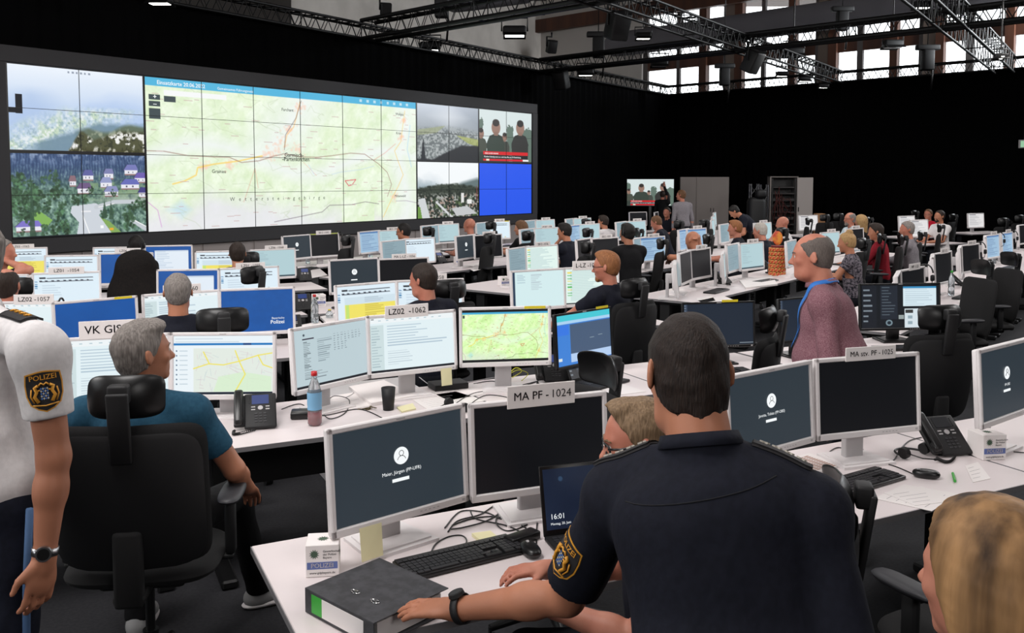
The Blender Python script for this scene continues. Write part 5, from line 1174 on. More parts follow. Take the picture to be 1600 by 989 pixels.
hchair(1037, 380, 68, 'empty tall black chair right of the headset wearer in the aisle')
hchair(1064, 350, 40, 'black chair behind the navy-shirted man at the rear')
hchair(1109, 373, 62, 'black chair behind the bald man with raised elbow')
hchair(1104, 349, 30, 'black chair standing before the pale cabinet')
hchair(1187, 367, 45, 'black chair behind the blond man in navy')
hchair(1226, 362, 40, 'black chair of the bald man propping his chin')
hchair(1265, 346, 80, 'black chair beside the white document monitor at the rear')
hchair(1292, 340, 20, 'rear black chair left of the man in the pale shirt'); hchair(1313, 338, 15, 'second rear black chair just left of the man in the pale shirt')
hchair(1360, 344, 60, 'rear black chair right of the blonde woman')
hchair(1353, 380, 48, 'black chair of the woman with the hair bun')
hchair(1378, 372, 70, 'black chair behind the man in dark red'); hchair(1412, 374, 75, 'black chair between the man in dark red and the grey-shirted man')
hchair(1442, 368, 62, 'black chair behind the grey-shirted man')
hchair(1471, 356, 62, 'black chair behind the bearded man in white'); hchair(1492, 339, 40, 'rear black chair right of the bearded man in white')
hchair(1571, 346, 20, 'empty rear black chair against the back curtain'); hchair(1597, 341, 20, 'rearmost black chair at the right picture edge')
hchair(1541, 417, 100, 'black chair with a shiny headrest right of the green-capped bottle')
hchair(1585, 404, 96, 'black chair with a shiny headrest at the phone of the right row')
hchair(1432, 333, 40, 'rear black chair behind the man in red')
# chair of the glasses man (turned to the left), the empty one at sign 1025, and the one at the right edge
chair(.70, 2.62, 76, 'black chair on the right of the navy-shirted officer, the man with glasses sits in it', near=True, hz=1.07)
chair(1.55, 2.9, 24, 'empty black chair pushed under the desk with sign MA stv. PF - 1025', near=True, hr=False, grp='black high-back office chairs')
chair(2.2, 3.08, 30, 'empty black chair cut by the right picture edge behind the blond head', near=True, hr=False)
# jacket over a chair back
jx = atz(206, 440, 1.0)
jc = chair(jx.x, jx.y+.25, 12, 'black chair hidden under the draped black jacket', hz=1.2)
q = Field(V3(-.45, -.65, .2), V3(.45, .15, 1.5), .014)
q.el((0, -.30, 1.20), (.17, .085, .13), None, .03); q.el((0, -.29, .95), (.25, .10, .25), None, .12); q.el((0, -.28, .70), (.29, .12, .30), None, .12); q.cut((0, 0, .45), (0, 0, -1)); q.wrinkle(.012, 16, 4)
tag(link('jacket', q.mesh('jacket', cloth('black_jacket_cloth', (17, 15, 15), (26, 22, 20))), None, (jx.x, jx.y+.25, 0), R(12)), 'black jacket draped over a chair back before the blue monitor of sign LZ06 -1067', 'jacket')
# ================================================================== PEOPLE
# the man in the blue T-shirt
P4 = atz(236, 560, 1.28)
person('seated grey-haired man in a blue T-shirt seen from behind, face turned right', -1.445, 3.46, 4, lean=(.0, -.05), head=(-50, 2, 0), hands=((-.34, .52, .82), (.34, .24, .70)), elbow=[None, (.7, -.6, -.7)], res=.0065, sk=SK2, hair=('full', H_GR), top=C_TEAL, sleeve=.66, face=True, belly=.03, wide=1.16, fat=1.05,
       knees=((-.16, .42, .60), (.24, .46, .60)), feet=((-.18, .40, .09), (.30, .62, .09)), toe=(0, -62), shoe=mat('light_grey_sneaker', c8(150, 150, 150), .8), sole=M_WHITE, seat=.635, legs=C_BLACK)
# the officer in front, seen from behind, leaning with his left hand on the binder
k_ = 1/1.09
OF = person('police officer in navy shirt seen from behind, left hand resting on the binder', .425, 1.90, 0, 'stand', s=1.09, hip=(.05*k_, -.10*k_, .93*k_), neck=(-.006*k_, .045*k_, 1.395*k_), twist=-12, head=(8, -19, 0), hands=((-.575*k_, .46*k_, .838*k_), (.27*k_, .08*k_, .72*k_)), shoulders=((-.185*k_, .15*k_, 1.265*k_), (.215*k_, -.03*k_, 1.30*k_)), al=dict(ua=.325, fa=.325),
            elbow=[(.8, -.1, -1), (.1, -1, 0)], res=.0052, sk=SK2, hdir=[((-.93, .30, -.10), (-.05, .1, -1)), None], hair=('buzz', hairm('cropped_dark_hair', (26, 20, 18), (50, 38, 32), 260)), top=C_NAVY, sleeve=.84, wide=1.08, fat=1.14, belly=.04, lowcut=.55, finger_curl=(.22, .5), wr=.006)
# the seated man with glasses behind him, facing left
person('seated man with short fair hair and black glasses, face in profile to the left', .47, 2.60, 92, lean=(0, .04), head=(-2, -12, 0), hands=((-.1, .36, .78), (.15, .36, .78)), res=.006, sk=SK3, hair=('quiff', hairm('ash_blond_hair', (98, 78, 58), (150, 124, 96))), top=C_NAVY, glasses=True, face=True, seat=.545, wide=.98)
# officer in the white shirt at the left edge
WS = person('police officer in a white short-sleeved shirt cut by the left edge', -1.535, 2.70, 138, 'stand', s=1.065, hip=(.08, .0, .98), neck=(.165, .03, 1.48), lean=(0, 0), head=(-20, 0, 0), hands=((-.30, .03, .82), (.38, .0, .84)), elbow=[(-.4, -1, 0), None], res=.0065, sk=SK2, hair=('short', H_GR), top=C_WHITE, sleeve=.63, belly=.03, wide=1.1,
            shoulders=((-.235, .0, 1.43), (.28, .02, 1.42)), wr=.007, legs=cloth('navy_uniform_trousers', (20, 23, 34)), hdir=[((-.05, .18, -1), (1, .1, .1)), None], finger_curl=(.5, .5))
# checked shirt
C_CHECK = mat('fine_red_checked_cloth', c8(142, 106, 113), .85, noise=(260, c8(108, 68, 78), 1), bump=(14, .35, .02, (1, 1, .6)), spec=.2)
CH = person('standing balding man in a red checked shirt with a blue lanyard', 1.80, 4.66, 66, 'stand', s=1.0, neck=(0, .17, 1.43), head=(4, -4, 0), hands=((-.25, .10, .82), (.30, .05, .82)), res=.0075, sk=SK3, hair=('fringe', hairm('short_grey_hair', (84, 76, 72), (120, 110, 104), 400)), top=C_CHECK, sleeve=1.5, wr=.008, belly=.09, wide=1.12, fat=1.16, face=True, legs=C_DENIM)
person('seated grey-haired man in navy seen from behind at the sign LZ02 -10', -2.16, 5.75, 18, head=(0, 0, 0), res=.010, sk=SK2, hair=('short', H_GR), top=C_NAVY, fat=1.1, seat=.57)
person('seated short-haired man in navy at the sign LV, looking left', -.60, 6.55, 40, lean=(-.02, .0), head=(24, -6, 0), res=.010, sk=SK3, hair=('short', H_DK), top=C_NAVY, seat=.57, fat=1.06)
P15 = atz(955, 412, 1.33)
person('bearded man with glasses in a navy shirt at the sign L-LZ', P15.x, P15.y, 46, lean=(0, .0), head=(26, -6, 0), hands=((-.2, .5, .78), (.2, .45, .78)), res=.010, sk=SK3, hair=('full', H_RD), beard=H_RD, glasses=True, top=C_NAVY, seat=.61, wide=1.12, s=1.0)
def hperson(px, py, yaw, label, z=1.28, **k):
    """px,py: middle of the head in the photo, z: its height"""
    P = atz(px, py, z); a = R(yaw); ln = k.get('lean', (0, .05)); s = 1
    seat = z-.56-.16; f = Vector((-math.sin(a), math.cos(a), 0)); r = Vector((math.cos(a), math.sin(a), 0)); C = Vector((P.x, P.y, 0))-f*(ln[1]+.03)-r*ln[0]
    k.setdefault('res', .013)
    if k.get('pose') != 'stand': k['seat'] = seat+.02
    return person(label, C.x, C.y, yaw, **k)
hperson(5, 394, -62, 'seated man at the left edge holding a phone to his ear before the yellow table', head=(-20, 0, 0), hands=((-.16, .4, .77), (.13, .12, 1.26)), elbow=[None, (1, .6, -.6)], top=C_NAVY, hair=('short', H_GR), sk=SK3, z=1.34)
hperson(10, 446, 14, 'bald head of a seated man below the sign LZ01 -1054 at the left edge', z=1.27, top=C_NAVY, hair=('fringe', H_DK), sk=SK3)
hperson(371, 396, 16, 'brown-haired head of a man before the yellow table of sign LZ06 -1068', z=1.22, hair=('short', H_DK), top=C_NAVY)
hs = hperson(213, 384, 12, 'dark-haired man wearing a headset behind the sign LZ06 -1067', z=1.22, hair=('short', H_BK), top=C_BLACK)
hperson(633, 361, 50, 'dark-haired man with glasses below the town picture, looking left', z=1.24, head=(30, -8, 0), hair=('short', H_BK), glasses=True, top=C_BLACK, sk=SK2)
hperson(734, 352, 40, 'bald man in dark clothes by the video wall, looking left', z=1.24, head=(20, 0, 0), hair=('bald', None), top=C_BLACK, sk=SK3)
hperson(815, 356, 60, 'brown-haired person in black below the blue tile of the video wall', z=1.17, head=(30, -6, 0), hands=((-.1, .5, .78), (.1, .48, .78)), hair=('long', H_BR), top=C_BLACK)
hperson(884, 361, 56, 'young dark-haired man in navy resting his chin on his hand', z=1.25, head=(10, -8, 0), hands=((-.03, .20, 1.08), (.2, .4, .77)), elbow=[(-.5, .6, -1), None], hair=('full', H_BK), top=C_NAVY, sk=SK2)
hperson(944, 346, 38, 'man in a white shirt sitting in the rear rows, looking left', z=1.19, head=(24, -6, 0), hair=('full', H_DK), top=C_WHITE, sk=SK2)
hz_ = hperson(981, 364, 20, 'black-haired man in black wearing a headset, seen from behind', z=1.32, head=(20, 0, 0), hair=('full', H_BK), top=C_BLACK, sk=SK2)
hperson(1030, 344, 70, 'short-haired man in navy bent over his desk in the rear rows', z=1.25, lean=(0, .16), head=(0, -22, 0), hair=('short', H_BR), top=C_NAVY, sk=SK3)
hperson(1084, 374, 60, 'bald man with a raised bare elbow behind the sign L-BB1 -1032', z=1.20, lean=(0, .08), head=(-18, -10, 0), hands=((-.12, .42, .90), (.05, .10, 1.22)), elbow=[(-1, .3, .2), (1, .3, .2)], hair=('bald', None), top=C_BLACK, sleeve=.5, sk=SK2)
hperson(1042, 332, 150, 'face of a man looking over the monitors next to the standing pair', z=1.24, head=(0, 0, 0), hair=('short', H_DK), top=C_NAVY, sk=SK3)
Pm = atz(1068, 303, 1.68); person('standing man in a grey shirt by the wall television, back to the room', Pm.x, Pm.y, 22, 'stand', head=(36, 0, 0), res=.013, hair=('short', H_BR), sk=SK3, top=C_GREY, sleeve=1.5, wide=1.05)
Pn = atz(1052, 303, 1.60); person('standing person in black pointing up at the wall television', Pn.x-.22, Pn.y+.6, -30, 'stand', s=.95, head=(20, 0, 0), hands=((-.26, .05, .85), (-.02, .22, 1.92)), elbow=[None, (.6, -.2, -.4)], hdir=[None, ((0, 0, 1), (0, 1, 0))], res=.013, hair=('short', H_DK), sk=SK3, top=C_BLACK, sleeve=1.2, finger_curl=(.4, .1))
hperson(1150, 356, 66, 'blond man in navy in the rear rows, looking left', z=1.26, head=(10, -6, 0), hair=('full', H_RD), top=C_NAVY, sk=SK3)
hperson(1190, 360, 46, 'white-haired man in navy seen from behind before a pale monitor', z=1.24, head=(10, -10, 0), hair=('short', hairm('white_hair', (150, 144, 136), (190, 184, 176))), top=C_NAVY, sk=SK3)
hperson(1224, 349, 66, 'bald man in a white shirt propping his chin on his hand', z=1.26, head=(14, -6, 0), hands=((-.04, .20, 1.10), (.2, .4, .77)), elbow=[(-.5, .6, -1), None], hair=('bald', None), top=C_WHITE, sk=SK3)
P28 = atz(1155, 337, 1.28); person('police officer in navy with a sleeve badge bending forward before the pale cabinet', P28.x+.35, P28.y, 78, 'stand', neck=(0, .30, 1.26), head=(0, -45, 0), hands=((-.2, .5, .85), (.2, .45, .85)), res=.013, hair=('short', H_BK), sk=SK2, top=C_NAVY)
hperson(1328, 342, 100, 'bald man with glasses and grey beard in a pale blue shirt', z=1.28, head=(0, 0, 0), hair=('fringe', H_GR), beard=H_GR, glasses=True, top=C_LIGHT, sk=SK3)
hperson(1345, 346, 40, 'blonde woman beside the man in the pale blue shirt', z=1.2, head=(10, 0, 0), hair=('long', H_BL), top=C_BLACK)
C_FLOR = cloth('dark_floral_cloth', (26, 26, 34), (120, 112, 120), 40)
hperson(1326, 378, 58, 'woman with a blonde hair bun in a dark patterned blouse', z=1.22, head=(6, -10, 0), hair=('bun', H_BL), top=C_FLOR, sleeve=.4, wide=.86, sk=SK2)
hperson(1371, 361, 56, 'dark-haired man in dark red with folded collar, looking left', z=1.25, head=(20, -10, 0), hair=('full', H_DK), top=C_RED, sleeve=1.5, sk=SK2)
hperson(1418, 358, 52, 'grey-haired man in a grey long-sleeved shirt, looking left', z=1.26, head=(36, -4, 0), hair=('short', H_GR), top=C_GREY, sleeve=1.5, sk=SK3)
hperson(1450, 335, 120, 'man with glasses in a bright red shirt in the far rear', z=1.21, head=(10, 0, 0), hair=('short', H_BR), glasses=True, top=cloth('bright_red_cloth', (170, 24, 44)), sk=SK3)
hperson(1468, 338, 108, 'bearded dark-haired man in a white shirt in the far rear', z=1.27, head=(0, 0, 0), hair=('short', H_DK), beard=H_DK, top=C_WHITE, sk=SK2)
# head of a woman with highlighted hair in the lower right corner
BW = person('woman with blond highlights seen from behind, cut by the lower right corner', .70, 1.15, 20, 'stand', s=.875, head=(10, -4, 0), res=.0065, sk=SK3, hair=('long', hairm('streaked_blond_hair', (40, 26, 18), (186, 142, 96), 22)), top=C_BLACK, lowcut=.9, wide=.9)

# ================================================================== THINGS ON THE DESKS
DZ = .721
M_KEY = mat('black_keycap', c8(38, 38, 41), .5)
def keyboard(x, y, yaw, label, z=DZ, grp='black keyboards'):
    t = thing('keyboard', label, 'keyboard', (x, y, z), R(yaw), grp)
    inst('kb', 'body', M_BLK, t, lambda mb: (mb.rbox((0, 0, .009), (.445, .15, .016), .005), mb.box((0, .062, .016), (.43, .02, .008))))
    def keys(mb):
        for r in range(6):
            yy = -.058+r*.0195+(.006 if r == 5 else 0)
            if r == 0:
                xs = [(-.205, .022), (-.18, .02), (-.157, .02), (-.092, .10), (-.025, .02), (-.002, .02), (.02, .02), (.042, .02), (.073, .018), (.092, .018), (.111, .018), (.153, .037), (.19, .018)]
            else: xs = [(-.207+i*.0192, .0165) for i in range(15)]+[(.092+i*.0, .0165) for i in range(0)]+[(.084+i*.0192, .0165) for i in range(3)]+[(.146+i*.0192, .0165) for i in range(4)]
            if r == 1: xs = [q for q in xs if not (.08 < q[0] < .1 or .115 < q[0] < .13)]
            if r == 2: xs = [q for q in xs if not .08 < q[0] < .13]
            for xx, w in xs: mb.prism([(xx-w/2, yy-.0083), (xx+w/2, yy-.0083), (xx+w/2, yy+.0083), (xx-w/2, yy+.0083)], .017, .0225)
    inst('kk', 'keys', M_KEY, t, keys); return t
def mouse(x, y, yaw, label, z=DZ):
    t = thing('computer_mouse', label, 'mouse', (x, y, z), R(yaw), 'black computer mice')
    inst('ms', 'shell', M_BLK, t, lambda mb: (mb.pad((0, 0, .017), .062, .112, .034, n=20, M=Matrix.Rotation(PI/2, 4, 'X'), p=2.4),))
    inst('mw', 'wheel', M_GREYP, t, lambda mb: mb.cyl((-.004, .03, .031), (.004, .03, .031), .007, n=10)); return t
M_PHS = emi('phone_display', (40, 60, 120), 1)
def phone(x, y, yaw, label, lit=True, z=DZ):
    t = thing('desk_phone', label, 'phone', (x, y, z), R(yaw), 'black desk phones'); A = R(42)
    T = Matrix.Rotation(A, 4, 'X')
    def base(mb): mb.X = Matrix.Translation((.03, 0, .025)) @ T; mb.rbox((0, .09, -.008), (.16, .21, .02), .008); mb.X = Matrix(); mb.rbox((.03, .085, .012), (.15, .11, .02), .006); mb.rbox((.03, .125, .07), (.06, .02, .12), .005); mb.X = Matrix.Translation((-.075, 0, .03)) @ T; mb.rbox((0, .09, -.008), (.055, .19, .02), .008)
    inst('pb', 'base', M_BLKM, t, base)
    def hs(mb): mb.X = Matrix.Translation((-.078, 0, .045)) @ T; mb.rbox((0, .09, .012), (.040, .19, .018), .008); mb.rbox((0, .17, .0), (.046, .05, .035), .012); mb.rbox((0, .012, .0), (.046, .05, .035), .012)
    inst('ph', 'handset', M_BLK, t, hs)
    def scr(mb): mb.X = Matrix.Translation((.03, 0, .025)) @ T; mb.box((0, .155, .003), (.085, .055, .001))
    inst(('ps', lit), 'display', M_PHS if lit else M_OFF, t, scr)
    def ky(mb):
        mb.X = Matrix.Translation((.03, 0, .025)) @ T
        for i in range(3):
            for j in range(4): mb.rbox((-.022+i*.022, .02+j*.016, .003), (.015, .010, .004), .001, 1)
        for j in range(5):
            for s in (-1, 1): mb.box((s*.055, .135+j*.010, .003), (.006, .004, .002))
    inst('pk', 'keypad', M_KEY, t, ky)
    def nv(mb): mb.X = Matrix.Translation((.03, 0, .025)) @ T; mb.cyl((0, .102, .002), (0, .102, .006), .013, n=14); [mb.box((s*.036, .102+d, .003), (.02, .006, .002)) for s in (-1, 1) for d in (-.008, .008)]
    inst('pn', 'navigation_ring', M_GREYP, t, nv)
    def cd_(mb):
        P = []
        for i in range(121):
            u = i/120; a = u*2*PI*24; cx = -.10-.04*math.sin(u*PI)+.10*u; cy = -.02-.06*math.sin(u*PI); P.append((cx+.007*math.cos(a), cy+.002*math.cos(a), .009+.007*math.sin(a)))
        mb.tube(P, .0022, 4)
    inst('pc', 'coiled_cord', M_BLK, t, cd_); return t
def sheet(pts, z, label, name='paper_sheet', m=None, cat='paper', h=.0012, lines=0, grp=None):
    P = [atz(px, py, z) for px, py in pts]; c = sum(P, Vector())/len(P)
    mb = MB(); mb.prism([(p.x-c.x, p.y-c.y) for p in P][::-1] if False else [(p.x-c.x, p.y-c.y) for p in P], 0, h)
    me_o = mb.build(name, m or M_PAPER, None, (c.x, c.y, z)); bm = bmesh.new(); bm.from_mesh(me_o.data); bmesh.ops.recalc_face_normals(bm, faces=bm.faces); bm.to_mesh(me_o.data); bm.free()
    tag(me_o, label, cat, grp)
    if lines and len(P) == 4:
        mb = MB(); a, b, c2, d = [p-c for p in P]
        for i in range(lines):
            u = (i+1)/(lines+1); s0 = a.lerp(d, u); s1 = b.lerp(c2, u); v0 = s0.lerp(s1, .1); v1 = s0.lerp(s1, .5+.4*((i*37) % 10)/10); dr = (v1-v0); nn = Vector((-dr.y, dr.x, 0)).normalized()*.0012
            mb.add([(v0-nn).to_tuple()[:2]+(h+.0004,), (v1-nn).to_tuple()[:2]+(h+.0004,), (v1+nn).to_tuple()[:2]+(h+.0004,), (v0+nn).to_tuple()[:2]+(h+.0004,)], [(0, 1, 2, 3)])
        mb.build('print', mat('grey_print', c8(150, 146, 150), .8), me_o)
    return me_o
def bottle(px, py, label, h=.26, r=.036, cap=M_RED, body=None, liquid=None, lab=None, z=DZ, P=None):
    P = P or atz(px, py, z); t = thing('plastic_bottle', label, 'bottle', P, 0, None)
    body = body or mat('clear_bottle_plastic', c8(220, 228, 232), .12, trans=.85, spec=.5)
    pr = [(0, 0), (r*.8, .002), (r, .012), (r, h*.28), (r*.94, h*.34), (r, h*.40), (r, h*.60), (r*.75, h*.74), (r*.40, h*.86), (r*.36, h*.93)]
    mb = MB(); mb.lathe(pr, 22); mb.build('bottle_body', body, t)
    mb = MB(); mb.lathe([(0, h), (r*.42, h-.001), (r*.45, h*.92), (r*.40, h*.915)], 16); mb.build('cap', cap, t)
    if liquid: mb = MB(); mb.lathe([(0, .004), (r*.92, .012), (r*.93, h*.26), (0, h*.26)], 20); mb.build('drink', liquid, t)
    if lab: mb = MB(); mb.lathe([(r+.0006, h*.30), (r*.95+.001, h*.35), (r+.001, h*.40), (r+.001, h*.62)], 22); mb.build('bottle_label', lab, t)
    return t
def cable(pts, label, r=.0028, m=M_BLK, z=DZ, name='cable', seed=0, loose=.0):
    q = random.Random(seed); P = [atz(a, b, z+(c_ if c_ else 0)) for a, b, c_ in [(p+(0,))[:3] for p in pts]]
    out = []
    for i in range(len(P)-1):   # catmull-rom
        p0, p1, p2, p3 = P[max(i-1, 0)], P[i], P[i+1], P[min(i+2, len(P)-1)]
        for k in range(8):
            u = k/8; out.append(.5*((2*p1)+(p2-p0)*u+(2*p0-5*p1+4*p2-p3)*u*u+(3*p1-p0-3*p2+p3)*u**3))
    out.append(P[-1]); out = [Vector((p.x, p.y, max(p.z, z+r))) for p in out]
    mb = MB(); mb.tube(out, r, 5); return tag(mb.build(name, m), label, 'cable')
def card_cube(P, yaw, s, label, kind='near'):
    t = thing('card_box', label, 'box', P, R(yaw), 'white card cubes'); h = s*1.0
    inst(('cb', s), 'box_body', M_CARD, t, lambda mb: mb.rbox((0, 0, h/2), (s, s, h), .0015, 1))
    mb = MB(); mb.box((0, -s/2-.0006, h*.36), (s*.92, .0008, h*.22)); mb.build('blue_band', mat('police_blue_print', c8(96, 112, 168), .7), t)
    mb = MB(); text_into(mb, 'POLIZEI', h*.20, Matrix.Translation((0, -s/2-.0016, h*.36)) @ UP, .012); mb.build('band_lettering', M_PAPER, t)
    mb = MB(); text_into(mb, 'www.gdpbayern.de', h*.10, Matrix.Translation((0, -s/2-.001, h*.13)) @ UP, .01)
    for i, w in enumerate(('Gewerkschaft', 'der Polizei', 'Bayern')): text_into(mb, w, h*.095, Matrix.Translation((s*.02, -s/2-.001, h*(.80-.1*i))) @ UP, .01, 'LEFT')
    mb.build('lettering', M_INK, t)
    def star(mb):
        for yy, zz, nrm in ((-s/2-.001, h*.72, 0),):
            n = 12; P_ = [((.16 if k % 2 else .09)*s*math.cos(2*PI*k/(2*n)), (.16 if k % 2 else .09)*s*math.sin(2*PI*k/(2*n))) for k in range(2*n)]; mb.add([(-s*.24+a, yy, zz+b) for a, b in P_], [list(range(2*n))[::1]])
            mb.add([(a*1.2, b*1.2, h+.0008) for a, b in P_], [list(range(2*n))])
            mb.add([(s/2+.001, a*1.3, h*.6+b*1.3) for a, b in P_], [list(range(2*n))])
    inst(('cst', s), 'star_emblem', mat('dark_green_print', c8(70, 92, 74), .7), t, star)
    return t
def headset(P, yaw, label, s=1.0):
    t = thing('headset', label, 'headset', P, R(yaw)); r = .075
    mb = MB(); mb.tube([(r*math.cos(a)*.95, r*math.sin(a), .012) for a in [PI*i/16-.15 for i in range(18)]], .0055, 6); mb.build('headband', M_BLK, t)
    for s_ in (-1, 1): mb = MB(); mb.cyl((s_*.072-.012, -.012, .026), (s_*.072+.012, -.012, .03), .026, n=14); mb.build('ear_cup', M_BLKM, t)
    mb = MB(); mb.tube([(-.072, -.02, .03), (-.05, -.09, .02), (-.0, -.12, .015)], .003, 5); mb.cyl((-.005, -.12, .015), (.012, -.122, .015), .006, n=8); mb.build('microphone_boom', M_BLK, t); return t

# --- nearest desk
a = atz(500, 902, DZ); card_cube((a.x, a.y+.055, DZ), 8, .105, 'white POLIZEI card cube on the nearest desk left of the keyboard')
bx = thing('lever_arch_binder', 'dark marbled lever arch binder under the officer\'s hand', 'binder', (-.40, 2.578, DZ), R(-42))
M_MARB = mat('dark_marbled_board', c8(52, 52, 55), .7, noise=(34, c8(66, 66, 70), 8))
mb = MB(); mb.rbox((0, 0, .0735), (.318, .284, .003), .001, 1); mb.rbox((0, 0, .0025), (.318, .284, .003), .001, 1); mb.rbox((0, -.1405, .038), (.318, .003, .070), .001, 1); mb.build('cover', M_MARB, bx)
mb = MB(); mb.box((.0, .0, .035), (.295, .24, .055)); mb.build('paper_block', M_PAPER, bx)
mb = MB(); mb.box((.02, -.1425, .038), (.19, .0012, .055)); mb.build('spine_label', M_CARD, bx)
mb = MB(); mb.box((-.10, -.1426, .038), (.05, .0014, .055)); mb.build('green_label', M_GREEN, bx)
for dy in (-.045, .045):
    mb = MB(); P_ = [(.02+dy+.017*math.cos(a), -.06+.008*math.sin(a), .076) for a in [2*PI*i/14 for i in range(15)]]; mb.tube(P_, .0022, 6); mb.cyl((.02+dy-.008, -.06, .077), (.02+dy+.008, -.06, .077), .0025, n=6); mb.build('ring_eyelet', M_CHROME, bx)
keyboard(-.17, 2.95, 31, 'black keyboard on the nearest desk below the large login monitor')
p = atz(829, 866, DZ); mouse(p.x, p.y, 20, 'black mouse right of the keyboard on the nearest desk')
sheet([(737, 838), (766, 834), (780, 845), (752, 850)], DZ, 'pale yellow note block behind the nearest keyboard', 'note_block', M_NOTE, 'notepad', .012)
def laptop(x, y, yaw, label, tilt, kind, w=.36, d=.245, text=None, z=DZ):
    t = thing('laptop', label, 'laptop', (x, y, z), R(yaw), 'open laptops')
    mb = MB(); mb.rbox((0, -d/2, .009), (w, d, .016), .005); mb.build('base', M_BLKM, t)
    def ks(mb):
        for r in range(6):
            for i in range(15): mb.box((-w*.42+i*w*.06, -.03-r*.0185, .0185), (w*.052, .0155, .002))
        mb.box((0, -d*.82, .0175), (.1, .05, .001))
    inst(('lk', w), 'keys', M_KEY, t, ks)
    T = Matrix.Translation((0, 0, .012)) @ Matrix.Rotation(R(-tilt), 4, 'X')
    mb = MB(); mb.X = T; mb.rbox((0, .004, d/2), (w, .007, d), .003); ld = mb.build('lid', M_BLK, t)
    sc = link('screen', ui(kind), ld); sc.scale = (w*.93, 1, d*.86); p = T @ Vector((0, -.0006, d*.52)); sc.location = p; sc.rotation_euler.x = R(-tilt)
    if text:
        mb = MB(); mb.X = T; text_into(mb, text[0], .026, Matrix.Translation((-w*.42, -.0014, d*.27)) @ UP, 0, 'LEFT'); text_into(mb, text[1], .012, Matrix.Translation((-w*.42, -.0014, d*.17)) @ UP, 0, 'LEFT'); mb.build('lettering', M_TXTW, ld)
    return t
def _lock():
    cv = Canvas(160, 100, (18, 28, 48)); cv.mask(np.clip(fbm(100, 160, 40, 5)-.3, 0, 1), (26, 42, 66), .8); cv.disc(.2, .18, .04, (60, 90, 120), a=.6); return cv
SCR['lock'] = _lock().mesh('screen', 1, 1)
laptop(.285, 3.16, 18, 'black laptop showing 16:01 on the nearest desk', 14, 'lock', text=('16:01', 'Montag, 20. Juni'))
mb = MB(); mb.rbox((0, 0, .016), (.13, .055, .03), .006); p = atz(816, 846, DZ); tag(mb.build('power_brick', M_BLK, None, (p.x, p.y, DZ), R(40)), 'black power brick between keyboard and laptop', 'power supply')
for i, pts in enumerate(([(700, 832), (715, 815), (750, 805), (775, 790), (782, 800), (760, 815), (725, 825), (705, 828)], [(695, 826), (720, 800), (760, 802), (785, 812), (800, 800), (830, 795), (842, 800)], [(672, 870), (680, 852), (700, 840), (722, 838), (728, 850), (700, 868)], [(780, 800), (775, 818), (790, 830), (812, 826), (835, 812), (842, 790)], [(706, 822), (735, 812), (770, 808), (800, 815), (822, 826)], [(735, 800), (745, 812), (790, 822), (815, 835), (806, 850)], [(850, 800), (840, 815), (838, 850)])):
    cable(pts, ['black cable coil behind the nearest keyboard, biggest loop', 'black cable reaching from the coil to the laptop', 'black cable curl between monitor base and keyboard', 'black cable loop between the two nearest monitors', 'black cable crossing the middle of the nearest desk', 'black cable running to the power brick', 'short black cable at the left edge of the laptop'][i])
def note_on(mid, dx, w, h, label, m=None, z0=None):
    x, y, a, zt, W, H, _ = MON[mid]; z = zt-H if z0 is None else z0
    mb = MB(); mb.add([(-w/2, -.002, h*.15), (w/2, -.002, h*.15), (w/2, -.012, -h*.85), (-w/2, -.016, -h*.85), (-w/2, -.003, h*.15), (w/2, -.003, h*.15), (w/2, -.013, -h*.85), (-w/2, -.017, -h*.85)], [(0, 1, 2, 3), (7, 6, 5, 4), (0, 4, 5, 1), (3, 2, 6, 7), (0, 3, 7, 4), (1, 5, 6, 2)])
    tag(mb.build('sticky_note', m or M_NOTE, None, (x+math.cos(a)*dx+math.sin(a)*.027, y+math.sin(a)*dx-math.cos(a)*.027, z), a), label, 'note')
note_on('1', -.14, .085, .11, 'pale yellow sticky note hanging from the nearest login monitor'); note_on('9', .2, .07, .10, 'pale sticky note hanging under the mail-list monitor of sign LZ02 -1062')

# --- desk of sign 1025
keyboard(1.46, 3.70, 33, 'black keyboard under the monitors of sign MA stv. PF - 1025')
p = atz(1447, 746, DZ); mouse(p.x, p.y, 70, 'black mouse in the middle of the desk of sign MA stv. PF - 1025')
p = atz(1484, 712, DZ); phone(p.x, p.y-.02, 14, 'large black desk phone right of the monitors of sign MA stv. PF - 1025', lit=False)
p = atz(1548, 717, DZ); card_cube((p.x, p.y+.04, DZ), 8, .115, 'white card cube beside the large desk phone on the right')
p = atz(1425, 712, DZ); headset(p, 30, 'black headset lying between the keyboard of sign 1025 and the large phone')
sheet([(1366, 779), (1412, 757), (1499, 772), (1456, 799)], DZ, 'white sheet lying before the mouse on the right desk', lines=5)
sheet([(1380, 770), (1440, 760), (1492, 783), (1430, 790)], DZ+.0015, 'second white sheet partly under the first on the right desk', lines=4)
cal = sheet([(1214, 722), (1264, 708), (1318, 727), (1272, 740)], DZ, 'white sheet with a brown year calendar left of the keyboard of sign 1025')
mb = MB(); P = [atz(*q, DZ) for q in ((1222, 724), (1262, 712), (1308, 728), (1270, 737))]; c = cal.location
for i in range(12):
    for j in range(5):
        def bl(u, v): return P[0].lerp(P[1], u).lerp(P[3].lerp(P[2], u), v)-c
        q = [bl((j+.1)/5, (i+.12)/12), bl((j+.9)/5, (i+.12)/12), bl((j+.9)/5, (i+.8)/12), bl((j+.1)/5, (i+.8)/12)]; mb.add([(v.x, v.y, .0018) for v in q], [(0, 1, 2, 3)])
mb.build('calendar_print', mat('brown_print', c8(176, 142, 128), .8), cal)
